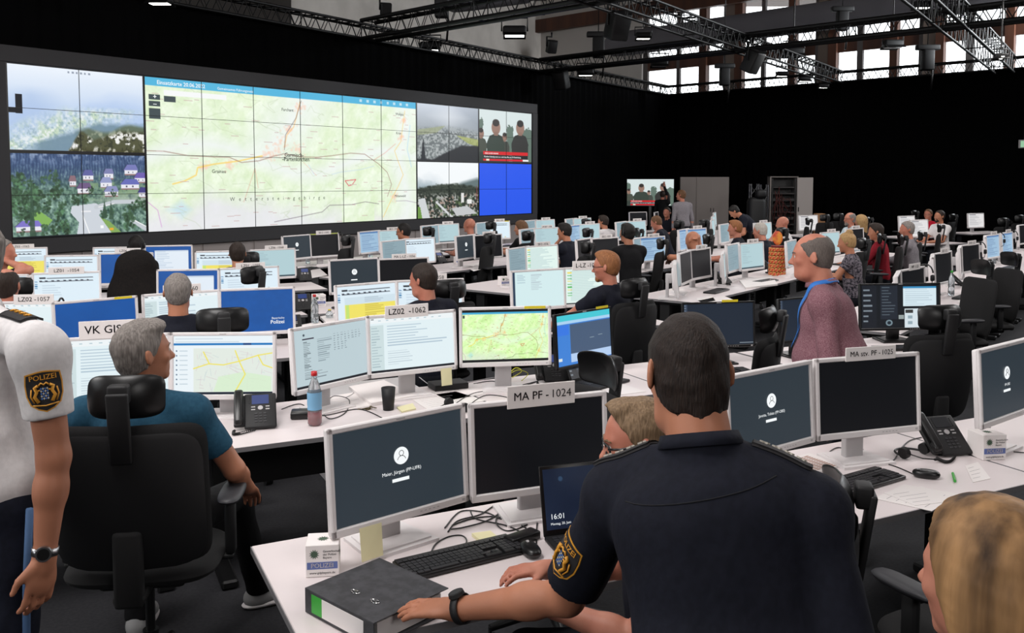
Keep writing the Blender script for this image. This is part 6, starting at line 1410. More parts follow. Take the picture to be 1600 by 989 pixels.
sheet([(1508, 728), (1528, 722), (1548, 748), (1520, 754)], DZ, 'clear bag with a small printed tag beside the white card cube', 'tag_bag', m=M_CARD, cat='bag', lines=4)
p = atz(1494, 748, DZ); mb = MB(); mb.cyl((-.03, -.05, .007), (.01, .05, .007), .006, n=10); tag(mb.build('ballpoint_pen', M_GREEN, None, (p.x, p.y, DZ)), 'green ballpoint pen left of the tag bag', 'pen')
for i, pts in enumerate(([(1290, 712), (1310, 700), (1340, 712), (1330, 722), (1300, 718)], [(1300, 722), (1350, 715), (1390, 722), (1402, 712)], [(1404, 706), (1420, 690), (1440, 684)], [(1320, 706), (1345, 722), (1380, 725), (1400, 730), (1428, 742)], [(1560, 700), (1580, 706), (1600, 708)], [(1285, 716), (1325, 709), (1365, 722), (1345, 700)])):
    cable(pts, ['black cable loop left of the stand at sign 1025', 'black cable under the monitor of sign 1025', 'black cable rising to the headset on the right desk', 'mouse cable on the desk of sign 1025', 'black cable right of the white card cube', 'black cable tangle before the stand at sign 1025'][i])

# --- second row
p = atz(492, 664, DZ); bottle(0, 0, 'plastic bottle with red cap and red drink on the second-row desk corner', h=.285, r=.037, P=p, liquid=mat('red_drink', c8(200, 30, 52), .2, trans=.3), lab=mat('blue_bottle_label', c8(120, 170, 205), .5))
p = atz(607, 640, DZ); t = thing('black_cup', 'black conical cup on the cluttered desk of sign LZ02 -1062', 'cup', p); mb = MB(); mb.lathe([(0, .002), (.030, 0), (.040, .125), (.0365, .125), (.028, .01), (0, .01)], 24); mb.build('cup_body', M_BLKM, t)
p = atz(474, 652, DZ); tag(MB().rbox((0, 0, .02), (.13, .10, .038), .008).build('black_box', M_BLK, None, (p.x, p.y, DZ), R(10)), 'small black box left of the red-capped bottle', 'box')
p = atz(716, 640, DZ); headset(p, -50, 'black headset lying on the cluttered desk under the map monitor')
p = atz(863, 598, DZ); phone(p.x, p.y, 10, 'black desk phone with blue display right of the green map monitor')
p = atz(398, 672, DZ); phone(p.x, p.y, 16, 'black desk phone beside the city street map monitor')
p = atz(333, 686, DZ); mouse(p.x, p.y, 10, 'black mouse at the left of the phone by the city street map')
sheet([(545, 608), (600, 598), (650, 622), (580, 635)], DZ, 'stack of white papers behind the black cup', 'paper_stack', h=.018, cat='papers'); sheet([(500, 622), (560, 612), (590, 632), (520, 645)], DZ, 'white sheet under the greyish document monitor', lines=3)
sheet([(640, 622), (712, 612), (760, 626), (668, 640)], DZ, 'large printed sheet right of the black cup', lines=7); sheet([(620, 638), (645, 632), (650, 640), (628, 645)], DZ, 'yellow notes beside the black cup', 'note_block', M_NOTE, 'notepad', .008)
sheet([(672, 612), (740, 598), (790, 610), (700, 626)], DZ, 'white sheet under the mail-list monitor'); sheet([(880, 605), (960, 596), (1010, 612), (930, 622)], DZ, 'white sheet beside the phone under the blue radio monitor', lines=4)
p = atz(700, 606, DZ); tag(MB().rbox((0, 0, .02), (.22, .14, .038), .006).build('network_box', M_BLKM, None, (p.x, p.y, DZ), R(25)), 'black network box under the mail-list monitor', 'box')
M_CABW = mat('pale_grey_cable', c8(170, 168, 170), .5); M_CABY = mat('yellow_cable', c8(200, 200, 50), .5)
for i, (pts, m) in enumerate((([(505, 640), (520, 620), (545, 625), (540, 645), (515, 655), (500, 640)], M_BLK), ([(440, 640), (470, 632), (500, 650), (560, 640), (600, 655)], M_BLK), ([(655, 590), (680, 605), (720, 600), (780, 590), (800, 600)], M_CABW), ([(700, 640), (740, 615), (790, 610), (830, 600), (850, 590)], M_BLK), ([(730, 636), (760, 618), (800, 625), (770, 640)], M_BLK),
                      ([(790, 590), (805, 575, .05), (815, 580, .06), (800, 590)], M_CABY), ([(795, 585), (810, 578, .08), (825, 584, .03), (815, 595)], M_CABY), ([(740, 600), (770, 596), (800, 604), (840, 596)], M_BLK), ([(560, 600), (552, 615), (540, 622)], M_CABW))):
    cable(pts, ['black cable loop right of the red-capped bottle', 'black cable along the desk by the red-capped bottle', 'pale cable under the mail-list monitor', 'black cable below the map monitor to the phone', 'black cable curl before the MA PF - 1024 sign', 'yellow cable behind the map monitor stand, larger loop', 'yellow cable behind the map monitor stand, smaller loop', 'black cable behind the sign MA PF - 1024', 'pale cable from the greyish document monitor'][i], m=m)
p = atz(918, 596, DZ); laptop(p.x, p.y+.02, 48, 'open black laptop in front of the blue radio monitor', 25, 'panels', w=.32, d=.22)
# keys on the desk
p = atz(575, 640, DZ); mb = MB(); [mb.box((.02*i-.03, .01*((i*7) % 3), .004+.003*i), (.05, .012, .002), rz=i*.8) for i in range(4)]; mb.cyl((0, 0, .002), (0, 0, .005), .014, n=12); tag(mb.build('key_bunch', mat('brass_keys', c8(120, 104, 70), .35, .9), None, (p.x, p.y, DZ)), 'bunch of keys left of the black cup', 'keys')

# --- things in the middle and rear rows
def short(mid):
    l = [m for m in ML if m[0] == mid][0][6]; return ' '.join(l.split()[:11])
for mid in ('14', '17', '18', '20', '24', '25', '28', '30', '32', '33', '34', '36', '41', '43', '45', '50', '52', '53', '57', '59', '61', '63', '65b', '67', '70', '73', '74', '76', '77', '78', '79', '12', '13'):
    x, y, a, zt, W, H, _ = MON[mid]; keyboard(x-.12*math.cos(a)+.27*math.sin(a), y-.12*math.sin(a)-.27*math.cos(a), math.degrees(a)+4, 'black keyboard before the '+' '.join(short(mid).split()[:11]))
for px, py, yaw, lb in ((474, 440, 20, 'black desk phone with blue display right of sign LZ06 -1068, rear one'), (470, 486, 20, 'black desk phone behind the red-capped clear bottle at the blue police monitor'), (452, 525, 20, 'black desk phone just under the blue police monitor corner'),
                        (690, 411, 40, 'black desk phone behind the black monitor of sign MA L-LZ'), (1137, 444, 50, 'black desk phone beside the black monitor of sign L-BB1 -1032'), (1212, 428, 40, 'black desk phone before the tower of red and gold packets'),
                        (1503, 448, 60, 'black desk phone beside the green-capped bottle'), (1560, 408, 50, 'black desk phone between the shiny headrests'), (888, 410, 40, 'black desk phone under the pair with sign SB12 -1036'), (988, 414, 50, 'black desk phone behind the bearded man'), (1583, 350, 50, 'black desk phone at the right edge in the rear')):
    p = atz(px, py, DZ); phone(p.x, p.y, yaw, lb)
for px, py, s, lb in ((476, 480, .10, 'white card cube by the phone next to the blue police monitor'), (498, 478, .12, 'white card cube with dark star left of the yellow table monitor'), (716, 412, .11, 'white card cube behind the short-haired man at sign LV'), (787, 446, .11, 'white card cube left of the large white list monitor'), (1547, 428, .09, 'white card cube in the right row')):
    p = atz(px, py, DZ); card_cube((p.x, p.y, DZ), 25, s, lb)
CLR = mat('clear_bottle_plastic')
for px, py, h, cap, lb in ((492, 505, .26, M_RED, 'clear bottle with red cap left of the yellow table monitor'), (515, 500, .10, M_YEL, 'small jar with yellow lid left of the yellow table monitor'), (574, 403, .30, mat('blue_cap', c8(80, 130, 190), .4), 'left one of two bottles before the dim rear monitor'), (579.5, 403, .31, M_RED, 'right one of two bottles before the dim rear monitor'),
                           (481, 412, .24, M_GREEN, 'clear bottle with green cap at the small login monitor'), (1486, 462, .28, M_GREEN, 'clear bottle with green cap in front of the right row'), (1299, 396, .26, mat('blue_cap'), 'bottle with pale blue cap before the woman with the hair bun'), (1553, 412, .24, M_GREEN, 'clear bottle with green cap by the shiny headrest'), (757, 397, .22, mat('blue_cap'), 'small bottle beside the empty tall chair in the aisle')):
    bottle(px, py, lb, h=h, r=.034, cap=cap)
for i, (pts, lb) in enumerate((([(500, 498), (545, 488), (560, 500), (515, 512)], 'white crumpled papers beside the yellow table monitor'), ([(1495, 470), (1528, 458), (1548, 470), (1512, 484)], 'white sheet lying right of the green-capped bottle'), ([(1155, 440), (1205, 432), (1215, 446), (1165, 452)], 'newspaper lying under the monitors of sign SB12 -1047'), ([(1088, 466), (1112, 462), (1118, 470), (1092, 474)], 'pale yellow paper at the desk edge left of the checked shirt'),
                               ([(1040, 452), (1066, 450), (1075, 460), (1046, 464)], 'white plate-like sheet under the edge-on monitor'), ([(725, 415), (760, 408), (775, 415), (740, 424)], 'white paper on the desk behind sign LV'), ([(940, 420), (965, 416), (985, 424), (955, 430)], 'pale papers on the desk behind the bearded man'), ([(470, 425), (500, 420), (512, 430), (480, 436)], 'paper on the desk right of the rear blue-display phone'),
                               ([(1310, 400), (1330, 396), (1340, 404), (1320, 408)], 'white sheet before the woman with the hair bun'), ([(1535, 400), (1556, 396), (1568, 404), (1545, 408)], 'white sheet in the right row by the bluish monitor'), ([(470, 508), (500, 502), (512, 514), (480, 520)], 'white sheet below the blue police monitor phone'), ([(1090, 470), (1130, 462), (1150, 470), (1108, 478)], 'white sheet at the corner of the row of sign L-BB1'))):
    sheet(pts, DZ, lb, h=.02 if i in (0, 2) else .0015, lines=3)
# tower of snack packets with its oval topper
P = atz(1214, 430, DZ); t = thing('snack_tower', 'tower of red and gold snack packets with an oval topper', 'display tower', P)
for lv in range(7):
    n = 14
    for k in range(n):
        a = 2*PI*k/n+lv*.2; r = .105; me = cached('pkt', lambda: (lambda mb: (mb.pad((0, 0, .026), .046, .05, .02, n=12, p=6), mb.mesh('packet'))[1])(MB()))
        if not len(me.materials): me.materials.append(mat('red_gold_wrapper', c8(186, 34, 30), .35, noise=(45, c8(206, 160, 84), 2)))
        o = link('packet', me, t, (r*math.cos(a), r*math.sin(a), lv*.054)); o.rotation_euler.z = a+PI/2
mb = MB(); mb.cyl((0, 0, 0), (0, 0, .40), .085, n=20); mb.build('core', mat('dark_red_card', c8(110, 24, 20), .6), t)
mb = MB(); mb.pad((0, 0, .50), .13, .19, .012, n=28, p=2); mb.build('topper', mat('gold_topper', c8(214, 140, 40), .5, noise=(14, c8(190, 50, 30), 2)), t); t.rotation_euler.z = R(-20)

# ================================================================== BACK OF THE HALL
def station(px, py, y): return aty(px, py, y)
P = aty(1016, 301, 27.2); tv = thing('wall_television', 'television on a stand showing the news before the back curtain', 'television', (P.x, P.y, 0), R(-12))
nw = 1.42; zc = P.z
mb = MB(); mb.rbox((0, .03, zc), (nw, .05, .83), .01); mb.build('television_frame', M_BLK, tv)
s = link('screen', paint_news(150, 90).mesh('news_screen', nw-.02, .81), tv, (0, -.001, zc)); news_words(s, nw, .81)
mb = MB(); mb.rbox((0, .08, zc/2), (.1, .06, zc), .01); mb.rbox((0, .08, .02), (.9, .5, .04), .01); mb.build('stand', M_BLK, tv)
M_CAB = mat('pale_grey_steel_cabinet', c8(140, 132, 128), .55)
def cab(px0, px1, y, label, n, opened=False, yaw=-8, side=0):
    A = aty(px0, 330, y); B = aty(px1, 330, y); w = (B.x-A.x); t = thing('steel_cabinet', label, 'cabinet', ((A.x+B.x)/2, y, 0), R(yaw)); h = 2.09; d = .45; w /= math.cos(R(yaw))
    mb = MB(); mb.box((0, d-.01, h/2), (w, .02, h)); mb.box((-w/2+.01, d/2, h/2), (.02, d, h)); mb.box((w/2-.01, d/2, h/2), (.02, d, h)); mb.box((0, d/2, h-.012), (w, d, .024)); mb.box((0, d/2, .03), (w, d, .06))
    for k in range(1, 5): mb.box((0, d/2, h*k/5), (w-.04, d-.04, .02))
    mb.build('carcass', M_CAB, t)
    if not opened:
        for k in range(n):
            c = MB(); c.rbox((-w/2+w*(k+.5)/n, -.012, h/2+.02), (w/n-.008, .02, h-.08), .003, 1); dr = c.build('door', M_CAB, t)
            c = MB(); c.rbox((-w/2+w*(k+(.9 if k % 2 else .1))/n, -.03, 1.05), (.02, .02, .12), .005, 1); c.build('handle', M_BLK, dr)
    return t
cab(1063, 1112, 28.4, 'left half of the pale closed steel cabinets behind the standing man', 2); cab(1112.5, 1138, 28.3, 'right pale closed steel cabinet behind the standing man', 1)
# open rack
A = aty(1203, 330, 27.5); t = thing('rack_cabinet', 'open rack cabinet with dark inside and a pale door swung out', 'cabinet', (A.x+.42, 27.5, 0), R(-8)); h = 2.09
mb = MB(); mb.box((-.4, .3, h/2), (.04, .6, h)); mb.box((.4, .3, h/2), (.04, .6, h)); mb.box((0, .3, h), (.84, .6, .03)); mb.box((0, .6, h/2), (.84, .02, h)); mb.build('carcass', M_CAB, t)
mb = MB(); mb.box((0, .58, h/2), (.76, .02, h-.1)); [mb.box((s_*.34, .05, h/2), (.04, .04, h-.1)) for s_ in (-1, 1)]; mb.build('rack_frame', M_BLK, t)
mb = MB()
for k in range(9): mb.rbox((0, .3, .25+k*.19), (.64, .5, .045 if k % 3 else .09), .004, 1)
mb.build('rack_unit', mat('dark_steel_unit', c8(60, 58, 58), .4, .5), t)
mb = MB(); q = random.Random(8)
for k in range(16): x0 = q.uniform(-.3, .3); mb.tube([(x0, .03, .4+q.random()*1.3), (x0+q.uniform(-.15, .15), -.02, .5+q.random()), (q.uniform(-.3, .3), .03, .3+q.random()*1.5)], .008, 4)
mb.build('patch_cable', mat('dull_red_cable', c8(96, 44, 40), .6), t)
mb = MB(); mb.rbox((.62, -.02, h/2), (.46, .03, h-.04), .004, 1); dr = mb.build('door', mat('paler_steel_door', c8(186, 178, 174), .5), t); mb = MB(); mb.rbox((.43, -.05, 1.1), (.03, .02, .14), .005, 1); mb.build('handle', M_BLK, dr)
# truss pieces standing by the rack
A = aty(1183, 330, 26.5); t = thing('truss_stack', 'short silver truss pieces standing beside the open rack', 'truss', (A.x, 26.5, 0))
for k, (dx, hh) in enumerate(((-.1, 1.88), (.18, 1.86))):
    mb = MB(); C4 = [(-.11, -.11), (.11, -.11), (.11, .11), (-.11, .11)]
    for a, b in C4: mb.cyl((dx+a, b, 0), (dx+a, b, hh), .02, n=6)
    for i in range(6):
        for j in range(4): a, b = C4[j], C4[(j+1) % 4]; mb.cyl((dx+a[0], a[1], hh*i/6), (dx+b[0], b[1], hh*(i+1)/6), .010, n=4)
    mb.build('truss_piece', mat('bare_aluminium', c8(120, 120, 122), .3, .9), t)
P = aty(1181, 352, 25.5); tag(MB().rbox((0, 0, .75), (.5, .4, 1.5), .12).rbox((.1, -.1, 1.6), (.3, .25, .25), .08).build('equipment_case', M_BLKM, None, (P.x, P.y, 0)), 'black covered equipment standing before the silver truss pieces', 'case')
P = aty(1280, 350, 24); tag(MB().rbox((0, 0, .55), (.22, .3, 1.1), .01).build('wooden_box', mat('brown_chipboard', c8(150, 108, 72), .7), None, (P.x, P.y, 0)), 'upright brown wooden box behind the white document monitor', 'box')
# exit sign hanging at the right
P = aty(1600, 225, 24); t = thing('exit_sign', 'small lit exit sign on a rod at the right picture edge', 'exit sign', P)
mb = MB(); mb.rbox((0, .02, 0), (.26, .04, .22), .008); mb.build('sign_housing', M_GREYP, t); mb = MB(); mb.box((.01, -.003, 0), (.2, .004, .17)); mb.build('sign_face', emi('exit_sign_light', (150, 196, 160), 1), t)
mb = MB(); mb.tube([(0, .02, .1), (0, .02, 5.4-P.z)], .008, 5); mb.build('rod', M_BLK, t)
# white folding table by the wall
P = atz(440, 372, .74); t = thing('folding_table', 'white table standing near the plinth below the map', 'table', (P.x, P.y+1.5, 0), R(52)); mb = MB(); mb.rbox((0, 0, .98), (1.2, .6, .03), .006); mb.build('table_top', M_TOP, t)
for s_ in (-1, 1):
    mb = MB(); mb.tube([(s_*.5, -.25, 0), (s_*.5, 0, .96)], .015); mb.tube([(s_*.5, .25, 0), (s_*.5, 0, .96)], .015); mb.build('leg', M_GREYP, t)
# headsets hanging at monitors of the right row
for mid, lb in (('79', 'black headset hanging on the bluish monitor of the right row'), ('80', 'black headset hanging on the second bluish monitor of the right row'), ('76', 'black headset hanging beside the nearest black monitor of the right row'), ('78', 'black headset hanging beside the black monitor by the shiny headrest'), ('17', 'black headset hanging at the monitor of sign LZ02 -1057'), ('31', 'black headset hanging at the black rear monitor below the map')):
    x, y, a, zt, W, H, _ = MON[mid]; t = thing('headset', lb, 'headset', (x+math.cos(a)*(W/2+.012), y+math.sin(a)*(W/2+.012), zt-.10), a+PI/2, 'hanging headsets')
    inst('hb', 'headband', M_BLK, t, lambda mb: mb.tube([(.07*math.cos(b), 0, .03+.085*math.sin(b)) for b in [PI*i/14-.3 for i in range(16)]], .007, 6))
    inst('hc', 'ear_cup', M_BLKM, t, lambda mb: mb.rbox((.066, 0, -.01), (.03, .05, .06), .012)); inst('hc2', 'ear_cup', M_BLKM, t, lambda mb: mb.rbox((-.066, 0, -.01), (.03, .05, .06), .012))
    inst('hm', 'microphone_boom', M_BLK, t, lambda mb: mb.tube([(-.066, 0, -.02), (-.05, -.03, -.08), (-.01, -.05, -.10)], .004, 5))
# white drawer unit under the third row
P = atz(572, 640, .2); t = thing('drawer_unit', 'pale drawer unit behind the greyish document monitor', 'drawer unit', (-.95, 5.95, 0), FY); mb = MB(); mb.rbox((0, 0, .3), (.62, .5, .6), .006, 1); mb.build('body', M_GREYP, t)
for k in range(3): mb = MB(); mb.rbox((0, -.255, .12+k*.19), (.6, .015, .18), .003, 1); d_ = mb.build('drawer', M_GREYP, t); mb = MB(); mb.rbox((0, -.27, .15+k*.19), (.2, .02, .02), .005, 1); mb.build('handle', M_BLK, d_)
# ================================================================== UNIFORM DETAILS
from mathutils.bvhtree import BVHTree
def tree_of(fig):
    if 'bvh' not in fig: me = fig['shirt'].data; fig['bvh'] = BVHTree.FromPolygons([v.co for v in me.vertices], [list(p.vertices) for p in me.polygons])
    return fig['bvh']
def lay(fig, p, d, off=.0015, far=.3):
    """drop a point along d onto the shirt"""
    p = Vector(p); d = Vector(d).normalized(); h = tree_of(fig).ray_cast(p-d*.12, d, far)[0]
    return (h if h is not None else p)-d*off
M_PATCH = mat('black_patch_cloth', c8(30, 28, 30), .8); M_GOLD = mat('gold_thread', c8(214, 150, 46), .55); M_STAR = mat('silver_thread', c8(196, 190, 178), .5); M_BB = mat('bavarian_blue', c8(60, 110, 190), .6)
def frame_at(p, n, up):
    n = unit(n); up = unit(V3(up)-n*(V3(up)@n)); x = np.cross(-n, up)*1.0; x = np.cross(up, n)
    return Matrix(((x[0], -n[0], up[0], p[0]), (x[1], -n[1], up[1], p[1]), (x[2], -n[2], up[2], p[2]), (0, 0, 0, 1)))
def patch(fig, p, n, up, s, curve=.35, text=True):
    """shield badge: local x right, y into the sleeve, z up"""
    t = fig['t']; T = frame_at(p, n, up); dn = -Vector(unit(n)); bend = lambda x, z, d=0: tuple(T.inverted() @ lay(fig, T @ Vector((x, 0, z)), dn, .002+d))
    def settle(mb, k=0):
        mb.v[k:] = [tuple(lay(fig, v, dn, .0045)) for v in mb.v[k:]]; return mb
    def shield(k):
        P = []
        for i in range(9): P.append((-.42+.84*i/8, .5+.035*math.cos((i-4)*.6)))
        P += [(.45, .2), (.44, -.1), (.36, -.34), (.2, -.47), (0, -.55), (-.2, -.47), (-.36, -.34), (-.44, -.1), (-.45, .2)]
        return [(x*k*s, z*k*s) for x, z in P]
    def plate(k, d):
        mb = MB(); P = shield(k); n_ = len(P); c = (0, 0, 0); vs = [c]
        for q in (.5, 1): vs += [(x*q, 0, z*q) for x, z in P]
        fs = [(0, 1+i, 1+(i+1) % n_) for i in range(n_)]+[(1+i, 1+n_+i, 1+n_+(i+1) % n_, 1+(i+1) % n_) for i in range(n_)]
        vs += [(x, 0, z) for x, z in P]; fs += [(1+n_+i, 1+2*n_+i, 1+2*n_+(i+1) % n_, 1+n_+(i+1) % n_) for i in range(n_)]
        mb.X = Matrix(); mb.add([lay(fig, T @ Vector(v), dn, .0015+d+(0 if i_ < 1+2*n_ else -.006)) for i_, v in enumerate(vs)], fs); return mb
    o = plate(1.0, .0).build('sleeve_patch', M_GOLD, t); plate(.93, .0012).build('patch_field', M_PATCH, o)
    mb = MB(); mb.X = T
    text_into(mb, 'POLIZEI', s*.19, Matrix.Translation((0, -.004, s*.36)) @ UP, .02); settle(mb); mb.build('patch_lettering', M_GOLD, o)
    mb = MB(); mb.X = T
    for sd in (-1, 1):   # two lions holding a lozenge shield under a crown
        mb.tube([bend(sd*s*.16, -s*.28, .003), bend(sd*s*.24, -s*.12, .003), bend(sd*s*.18, s*.0, .003), bend(sd*s*.22, s*.12, .003), bend(sd*s*.14, s*.16, .003)], s*.045, 6); mb.tube([bend(sd*s*.26, -s*.28, .003), bend(sd*s*.33, -s*.1, .003), bend(sd*s*.30, s*.08, .003)], s*.02, 5); mb.tube([bend(sd*s*.2, s*.02, .003), bend(sd*s*.1, s*.04, .003)], s*.02, 5)
    mb.tube([bend(-s*.12, s*.16, .003), bend(-s*.06, s*.22, .003), bend(0, s*.17, .003), bend(s*.06, s*.22, .003), bend(s*.12, s*.16, .003)], s*.025, 5); mb.tube([bend(-s*.3, -s*.34, .003), bend(0, -s*.38, .003), bend(s*.3, -s*.34, .003)], s*.02, 5)
    mb.build('crest', M_GOLD, o)
    mb = MB(); mb.X = T
    for i in range(4):
        for j in range(5):
            mb.add([(-s*.10+s*.05*i+a*s*.05, -.0045, -s*.22+s*.065*j+b*s*.065) for a, b in ((.5, 0), (1, .5), (.5, 1), (0, .5))], [(0, 1, 2, 3)], (i+j) % 2)
    settle(mb); mb.build('lozenges', [M_BB, M_STAR], o); return o
def epaulette(fig, sd, stars, starmat, label=None, w=.055, ln=.13, lift=.058, t0=.10):
    N, S, up, fv = fig['N'], fig['sh'][sd], fig['up'], fig['fv']; d = unit(S-N); m = N+d*(t0+ln/2); nz = unit(up-d*(up@d)+d*.0); s0 = np.cross(nz, d)
    T = Matrix(((d[0], s0[0], nz[0], m[0]+nz[0]*lift), (d[1], s0[1], nz[1], m[1]+nz[1]*lift), (d[2], s0[2], nz[2], m[2]+nz[2]*lift), (0, 0, 0, 1)))
    mb = MB(); mb.X = T; n = 8; vs = []
    for i in range(n+1):
        x = -ln/2+ln*i/n; z = -.012*(2*i/n-1)**2-.006*max(0, 2*i/n-1)
        for y in (-w/2, -w/4, 0, w/4, w/2): vs.append((x, y, z-.016*(2*y/w)**2)); 
    k = len(vs); vs += [(a, b, c-.006) for a, b, c in vs]
    fs = [(5*i+j, 5*i+j+5, 5*i+j+6, 5*i+j+1) for i in range(n) for j in range(4)]; fs += [(k+5*i+j, k+5*i+j+1, k+5*i+j+6, k+5*i+j+5) for i in range(n) for j in range(4)]
    rim = [5*i for i in range(n+1)]+[5*n+j for j in range(1, 5)]+[5*i+4 for i in range(n-1, -1, -1)]+[j for j in (3, 2, 1)]
    fs += [(rim[i], rim[(i+1) % len(rim)], k+rim[(i+1) % len(rim)], k+rim[i]) for i in range(len(rim))]
    dn = Vector((-nz[0], -nz[1], -nz[2])); mb.X = Matrix(); h_ = max((T.inverted() @ lay(fig, T @ Vector((x, 0, 0)), dn)).z for x in (-ln*.5, -ln*.25, 0, ln*.25, ln*.5)) if False else 0
    vs = [lay(fig, T @ Vector((a, b, 0)), dn, .009 if i_ < k else .002) for i_, (a, b, c) in enumerate(vs)]
    mb.add(vs, fs, 0, True); o = mb.build('epaulette', M_PATCH, fig['t'])
    for q in range(stars):
        mb = MB(); mb.X = T; x = -ln*.32+q*ln*.21; z = -.012*(2*x/ln)**2+.0012; P = []
        for i in range(12): r = .0105 if i % 2 == 0 else .0055; P.append((x+r*math.cos(PI*i/6), r*math.sin(PI*i/6)))
        n_ = len(P); top = [lay(fig, T @ Vector((a, b, 0)), dn, .012) for a, b in P]; bot = [lay(fig, T @ Vector((a, b, 0)), dn, .008) for a, b in P]; mb.X = Matrix(); mb.add(top+bot, [list(range(n_))]+[(i, (i+1) % n_, n_+(i+1) % n_, n_+i) for i in range(n_)]); mb.build('rank_star', starmat, o)
    return o
# white-shirted officer: nearer (left) arm patch, epaulette with four stars, watch, ring, trouser stripe
def arm_patch(fig, sd, f, s, out, r=.064, curve=.5):
    e, w = fig['arms'][sd]; a = fig['sh'][sd]; p = a+(e-a)*f; ax = unit(e-a); n = V3(out); n = unit(n-ax*(n@ax)); return patch(fig, p+n*r, n, -ax, s, curve)
arm_patch(WS, -1, .38, .10, (-.95, .36, 0), r=.066)
epaulette(WS, -1, 4, M_GOLD, w=.06, ln=.13, lift=.075, t0=.235)
def watch(fig, sd, strap, label, f=.93, r=.031, big=.021, n=(0, 0, 1)):
    e, w = fig['arms'][sd]; p = e+(w-e)*f; ax = unit(w-e); n = V3(n); n = unit(n-ax*(n@ax)); b = np.cross(ax, n); t = fig['t']
    mb = MB(); m_ = 24; vs = []
    for q in (-.010, .010):
        for rr in (r, r+.0035): vs += [tuple(p+ax*q+(n*math.cos(2*PI*i/m_)+b*math.sin(2*PI*i/m_))*rr) for i in range(m_)]
    fs = [];
    for i in range(m_):
        j = (i+1) % m_; fs += [(m_+i, m_+j, 3*m_+j, 3*m_+i), (i, 2*m_+i, 2*m_+j, j), (i, j, m_+j, m_+i), (2*m_+i, 3*m_+i, 3*m_+j, 2*m_+j)]
    mb.add(vs, fs, 0, True); o = mb.build('wristwatch', strap, t); o['label'] = label
    mb = MB(); c = p+n*(r+.002); mb.cyl(c, c+n*.009, big, big*.92, n=24); h = mb.build('watch_case', strap, o); mb = MB(); mb.cyl(c+n*.0092, c+n*.0098, big*.72, n=24); mb.build('watch_face', M_BLK, h)
watch(WS, -1, mat('steel_bracelet', c8(170, 170, 172), .3, 1), 'steel wristwatch with black face', n=(-.9, .45, .1), r=.030)
e_, w_ = WS['arms'][-1]
mb = MB(); q = unit(V3(.10, .25, -1)); mb.cyl(w_+q*.118+V3(.012, -.03, 0), w_+q*.123+V3(.012, -.03, 0), .0102, n=12); mb.build('ring', M_GOLD, WS['t'])
H_ = WS['H']; mb = MB(); mb.tube([(H_[0]-.205, H_[1], .98-.02), (H_[0]-.19, H_[1]+.01, .75), (H_[0]-.165, H_[1]+.01, .5), (H_[0]-.15, H_[1]-.0, .2), (H_[0]-.148, H_[1]-.01, .12)], .011, 6); mb.build('trouser_stripe', mat('blue_trouser_stripe', c8(70, 100, 140), .8), WS['t'])
# navy officer: patch on the left sleeve, silver stars, collar, watch
arm_patch(OF, -1, .55, .10, (-1, -.55, .1), r=.063)
epaulette(OF, -1, 4, M_STAR, w=.055, ln=.14, lift=.072, t0=.09); epaulette(OF, 1, 4, M_STAR, w=.055, ln=.12, lift=.072, t0=.08)
watch(OF, -1, M_BLKM, 'black sports watch', f=.95, r=.0335, n=(0, -.15, 1))
def collar(fig, m, r=.068, h=.035, fat=1.0):
    N = fig['N']; nk = unit(fig['hp'](0, -.03, -.06)-N); x = unit(np.cross(fig['fv'], nk)); y = np.cross(nk, x); n = 30; vs = []
    for i in range(n+1):
        a = -PI/2+.35+(2*PI-.7)*i/n+PI; ca, sa = math.cos(a+0), math.sin(a+0); d = x*ca+y*sa
        for rr, hh in ((r*.93, .0), (r*.95, h), (r*1.02, h+.003), (r*1.13, h*.35), (r*1.10, h*.30)): vs.append(tuple(N+nk*(hh+.004)+d*rr*fat))
    fs = [(5*i+j, 5*i+5+j, 5*i+6+j, 5*i+1+j) for i in range(n) for j in range(4)]; mb = MB(); mb.add(vs, fs, 0, True); return mb.build('collar', m, fig['t'])
collar(OF, C_NAVY, r=.072, fat=1.08); collar(CH, C_CHECK, r=.070, fat=1.1); collar(WS, C_WHITE)
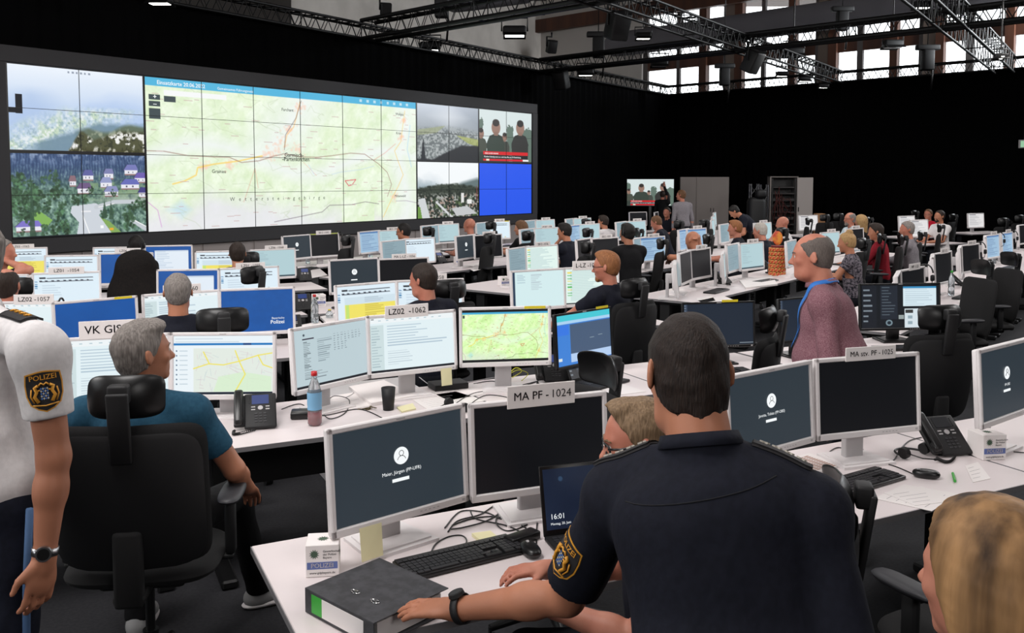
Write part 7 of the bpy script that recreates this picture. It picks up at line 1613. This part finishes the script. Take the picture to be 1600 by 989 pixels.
# lanyard of the man in the checked shirt
N, fv, up, rv, Hh = CH['N'], CH['fv'], CH['up'], CH['rv'], CH['H']
mb = MB()
P = [N-fv*.100+up*.022, N-rv*.074-fv*.045+up*.026, N-rv*.082+fv*.06-up*.015, N-rv*.07+fv*.125-up*.08, N-rv*.05+fv*.165-up*.18, N-rv*.01+fv*.20-up*.32]
def band(P, w=.016):
    vs = []; Q = []
    for a, b in zip(P[:-1], P[1:]):
        for i in range(6): Q.append(V3(a)+(V3(b)-V3(a))*i/6)
    cen = lambda k: N-up*.05+(Hh-N)*max(0, (k-8)/26)
    P = []
    for i_, p in enumerate(Q):
        dd = unit(cen(i_)-p); P.append(np.array(lay(CH, p-dd*.02, dd, .010, .8)))
    for i, p in enumerate(P):
        d = unit(P[min(i+1, len(P)-1)]-P[max(i-1, 0)]); c = unit(p-cen(i)); s0 = unit(np.cross(d, c))
        for a, b in ((-w/2, 0), (w/2, 0), (w/2, .002), (-w/2, .002)): vs.append(tuple(p+s0*a+c*b))
    mb.add(vs, [(4*i+j, 4*i+(j+1) % 4, 4*i+4+(j+1) % 4, 4*i+4+j) for i in range(len(P)-1) for j in range(4)], 0, True)
band(P, .030); band([V3(q)+2*rv*(rv@(N-V3(q))) for q in P], .030); mb.build('lanyard', mat('blue_lanyard', c8(40, 110, 190), .6), CH['t'])
# headset on the two men who wear one
for fg in (hs, hz_):
    mb = MB(); mb.X = fg['TM']; mb.tube([(.088*math.cos(a), -.01, .0+.128*math.sin(a)) for a in [PI*i/16 for i in range(17)]], .007, 6); mb.rbox((-.09, -.01, 0), (.025, .05, .06), .01); mb.rbox((.09, -.01, 0), (.025, .05, .06), .01); mb.tube([(-.09, .0, -.02), (-.075, .07, -.06), (-.03, .11, -.07)], .004, 5); mb.build('headset', M_BLK, fg['t'])

# seams of the navy shirt
def seam(fig, pts, d, name, m):
    P = [V3(p) for p in pts]; out = []
    for a, b in zip(P[:-1], P[1:]):
        for i in range(10): out.append(lay(fig, a+(b-a)*i/10, d, .0006, .8))
    mb = MB(); mb.tube(out, .0016, 5); return mb.build(name, m, fig['t'])
M_SEAM = mat('dark_seam_thread', c8(12, 13, 20), .9)
seam(OF, [(-.165, -.25, 1.20), (-.02, -.28, 1.235), (.13, -.25, 1.275)], (0, 1, 0), 'yoke_seam', M_SEAM)
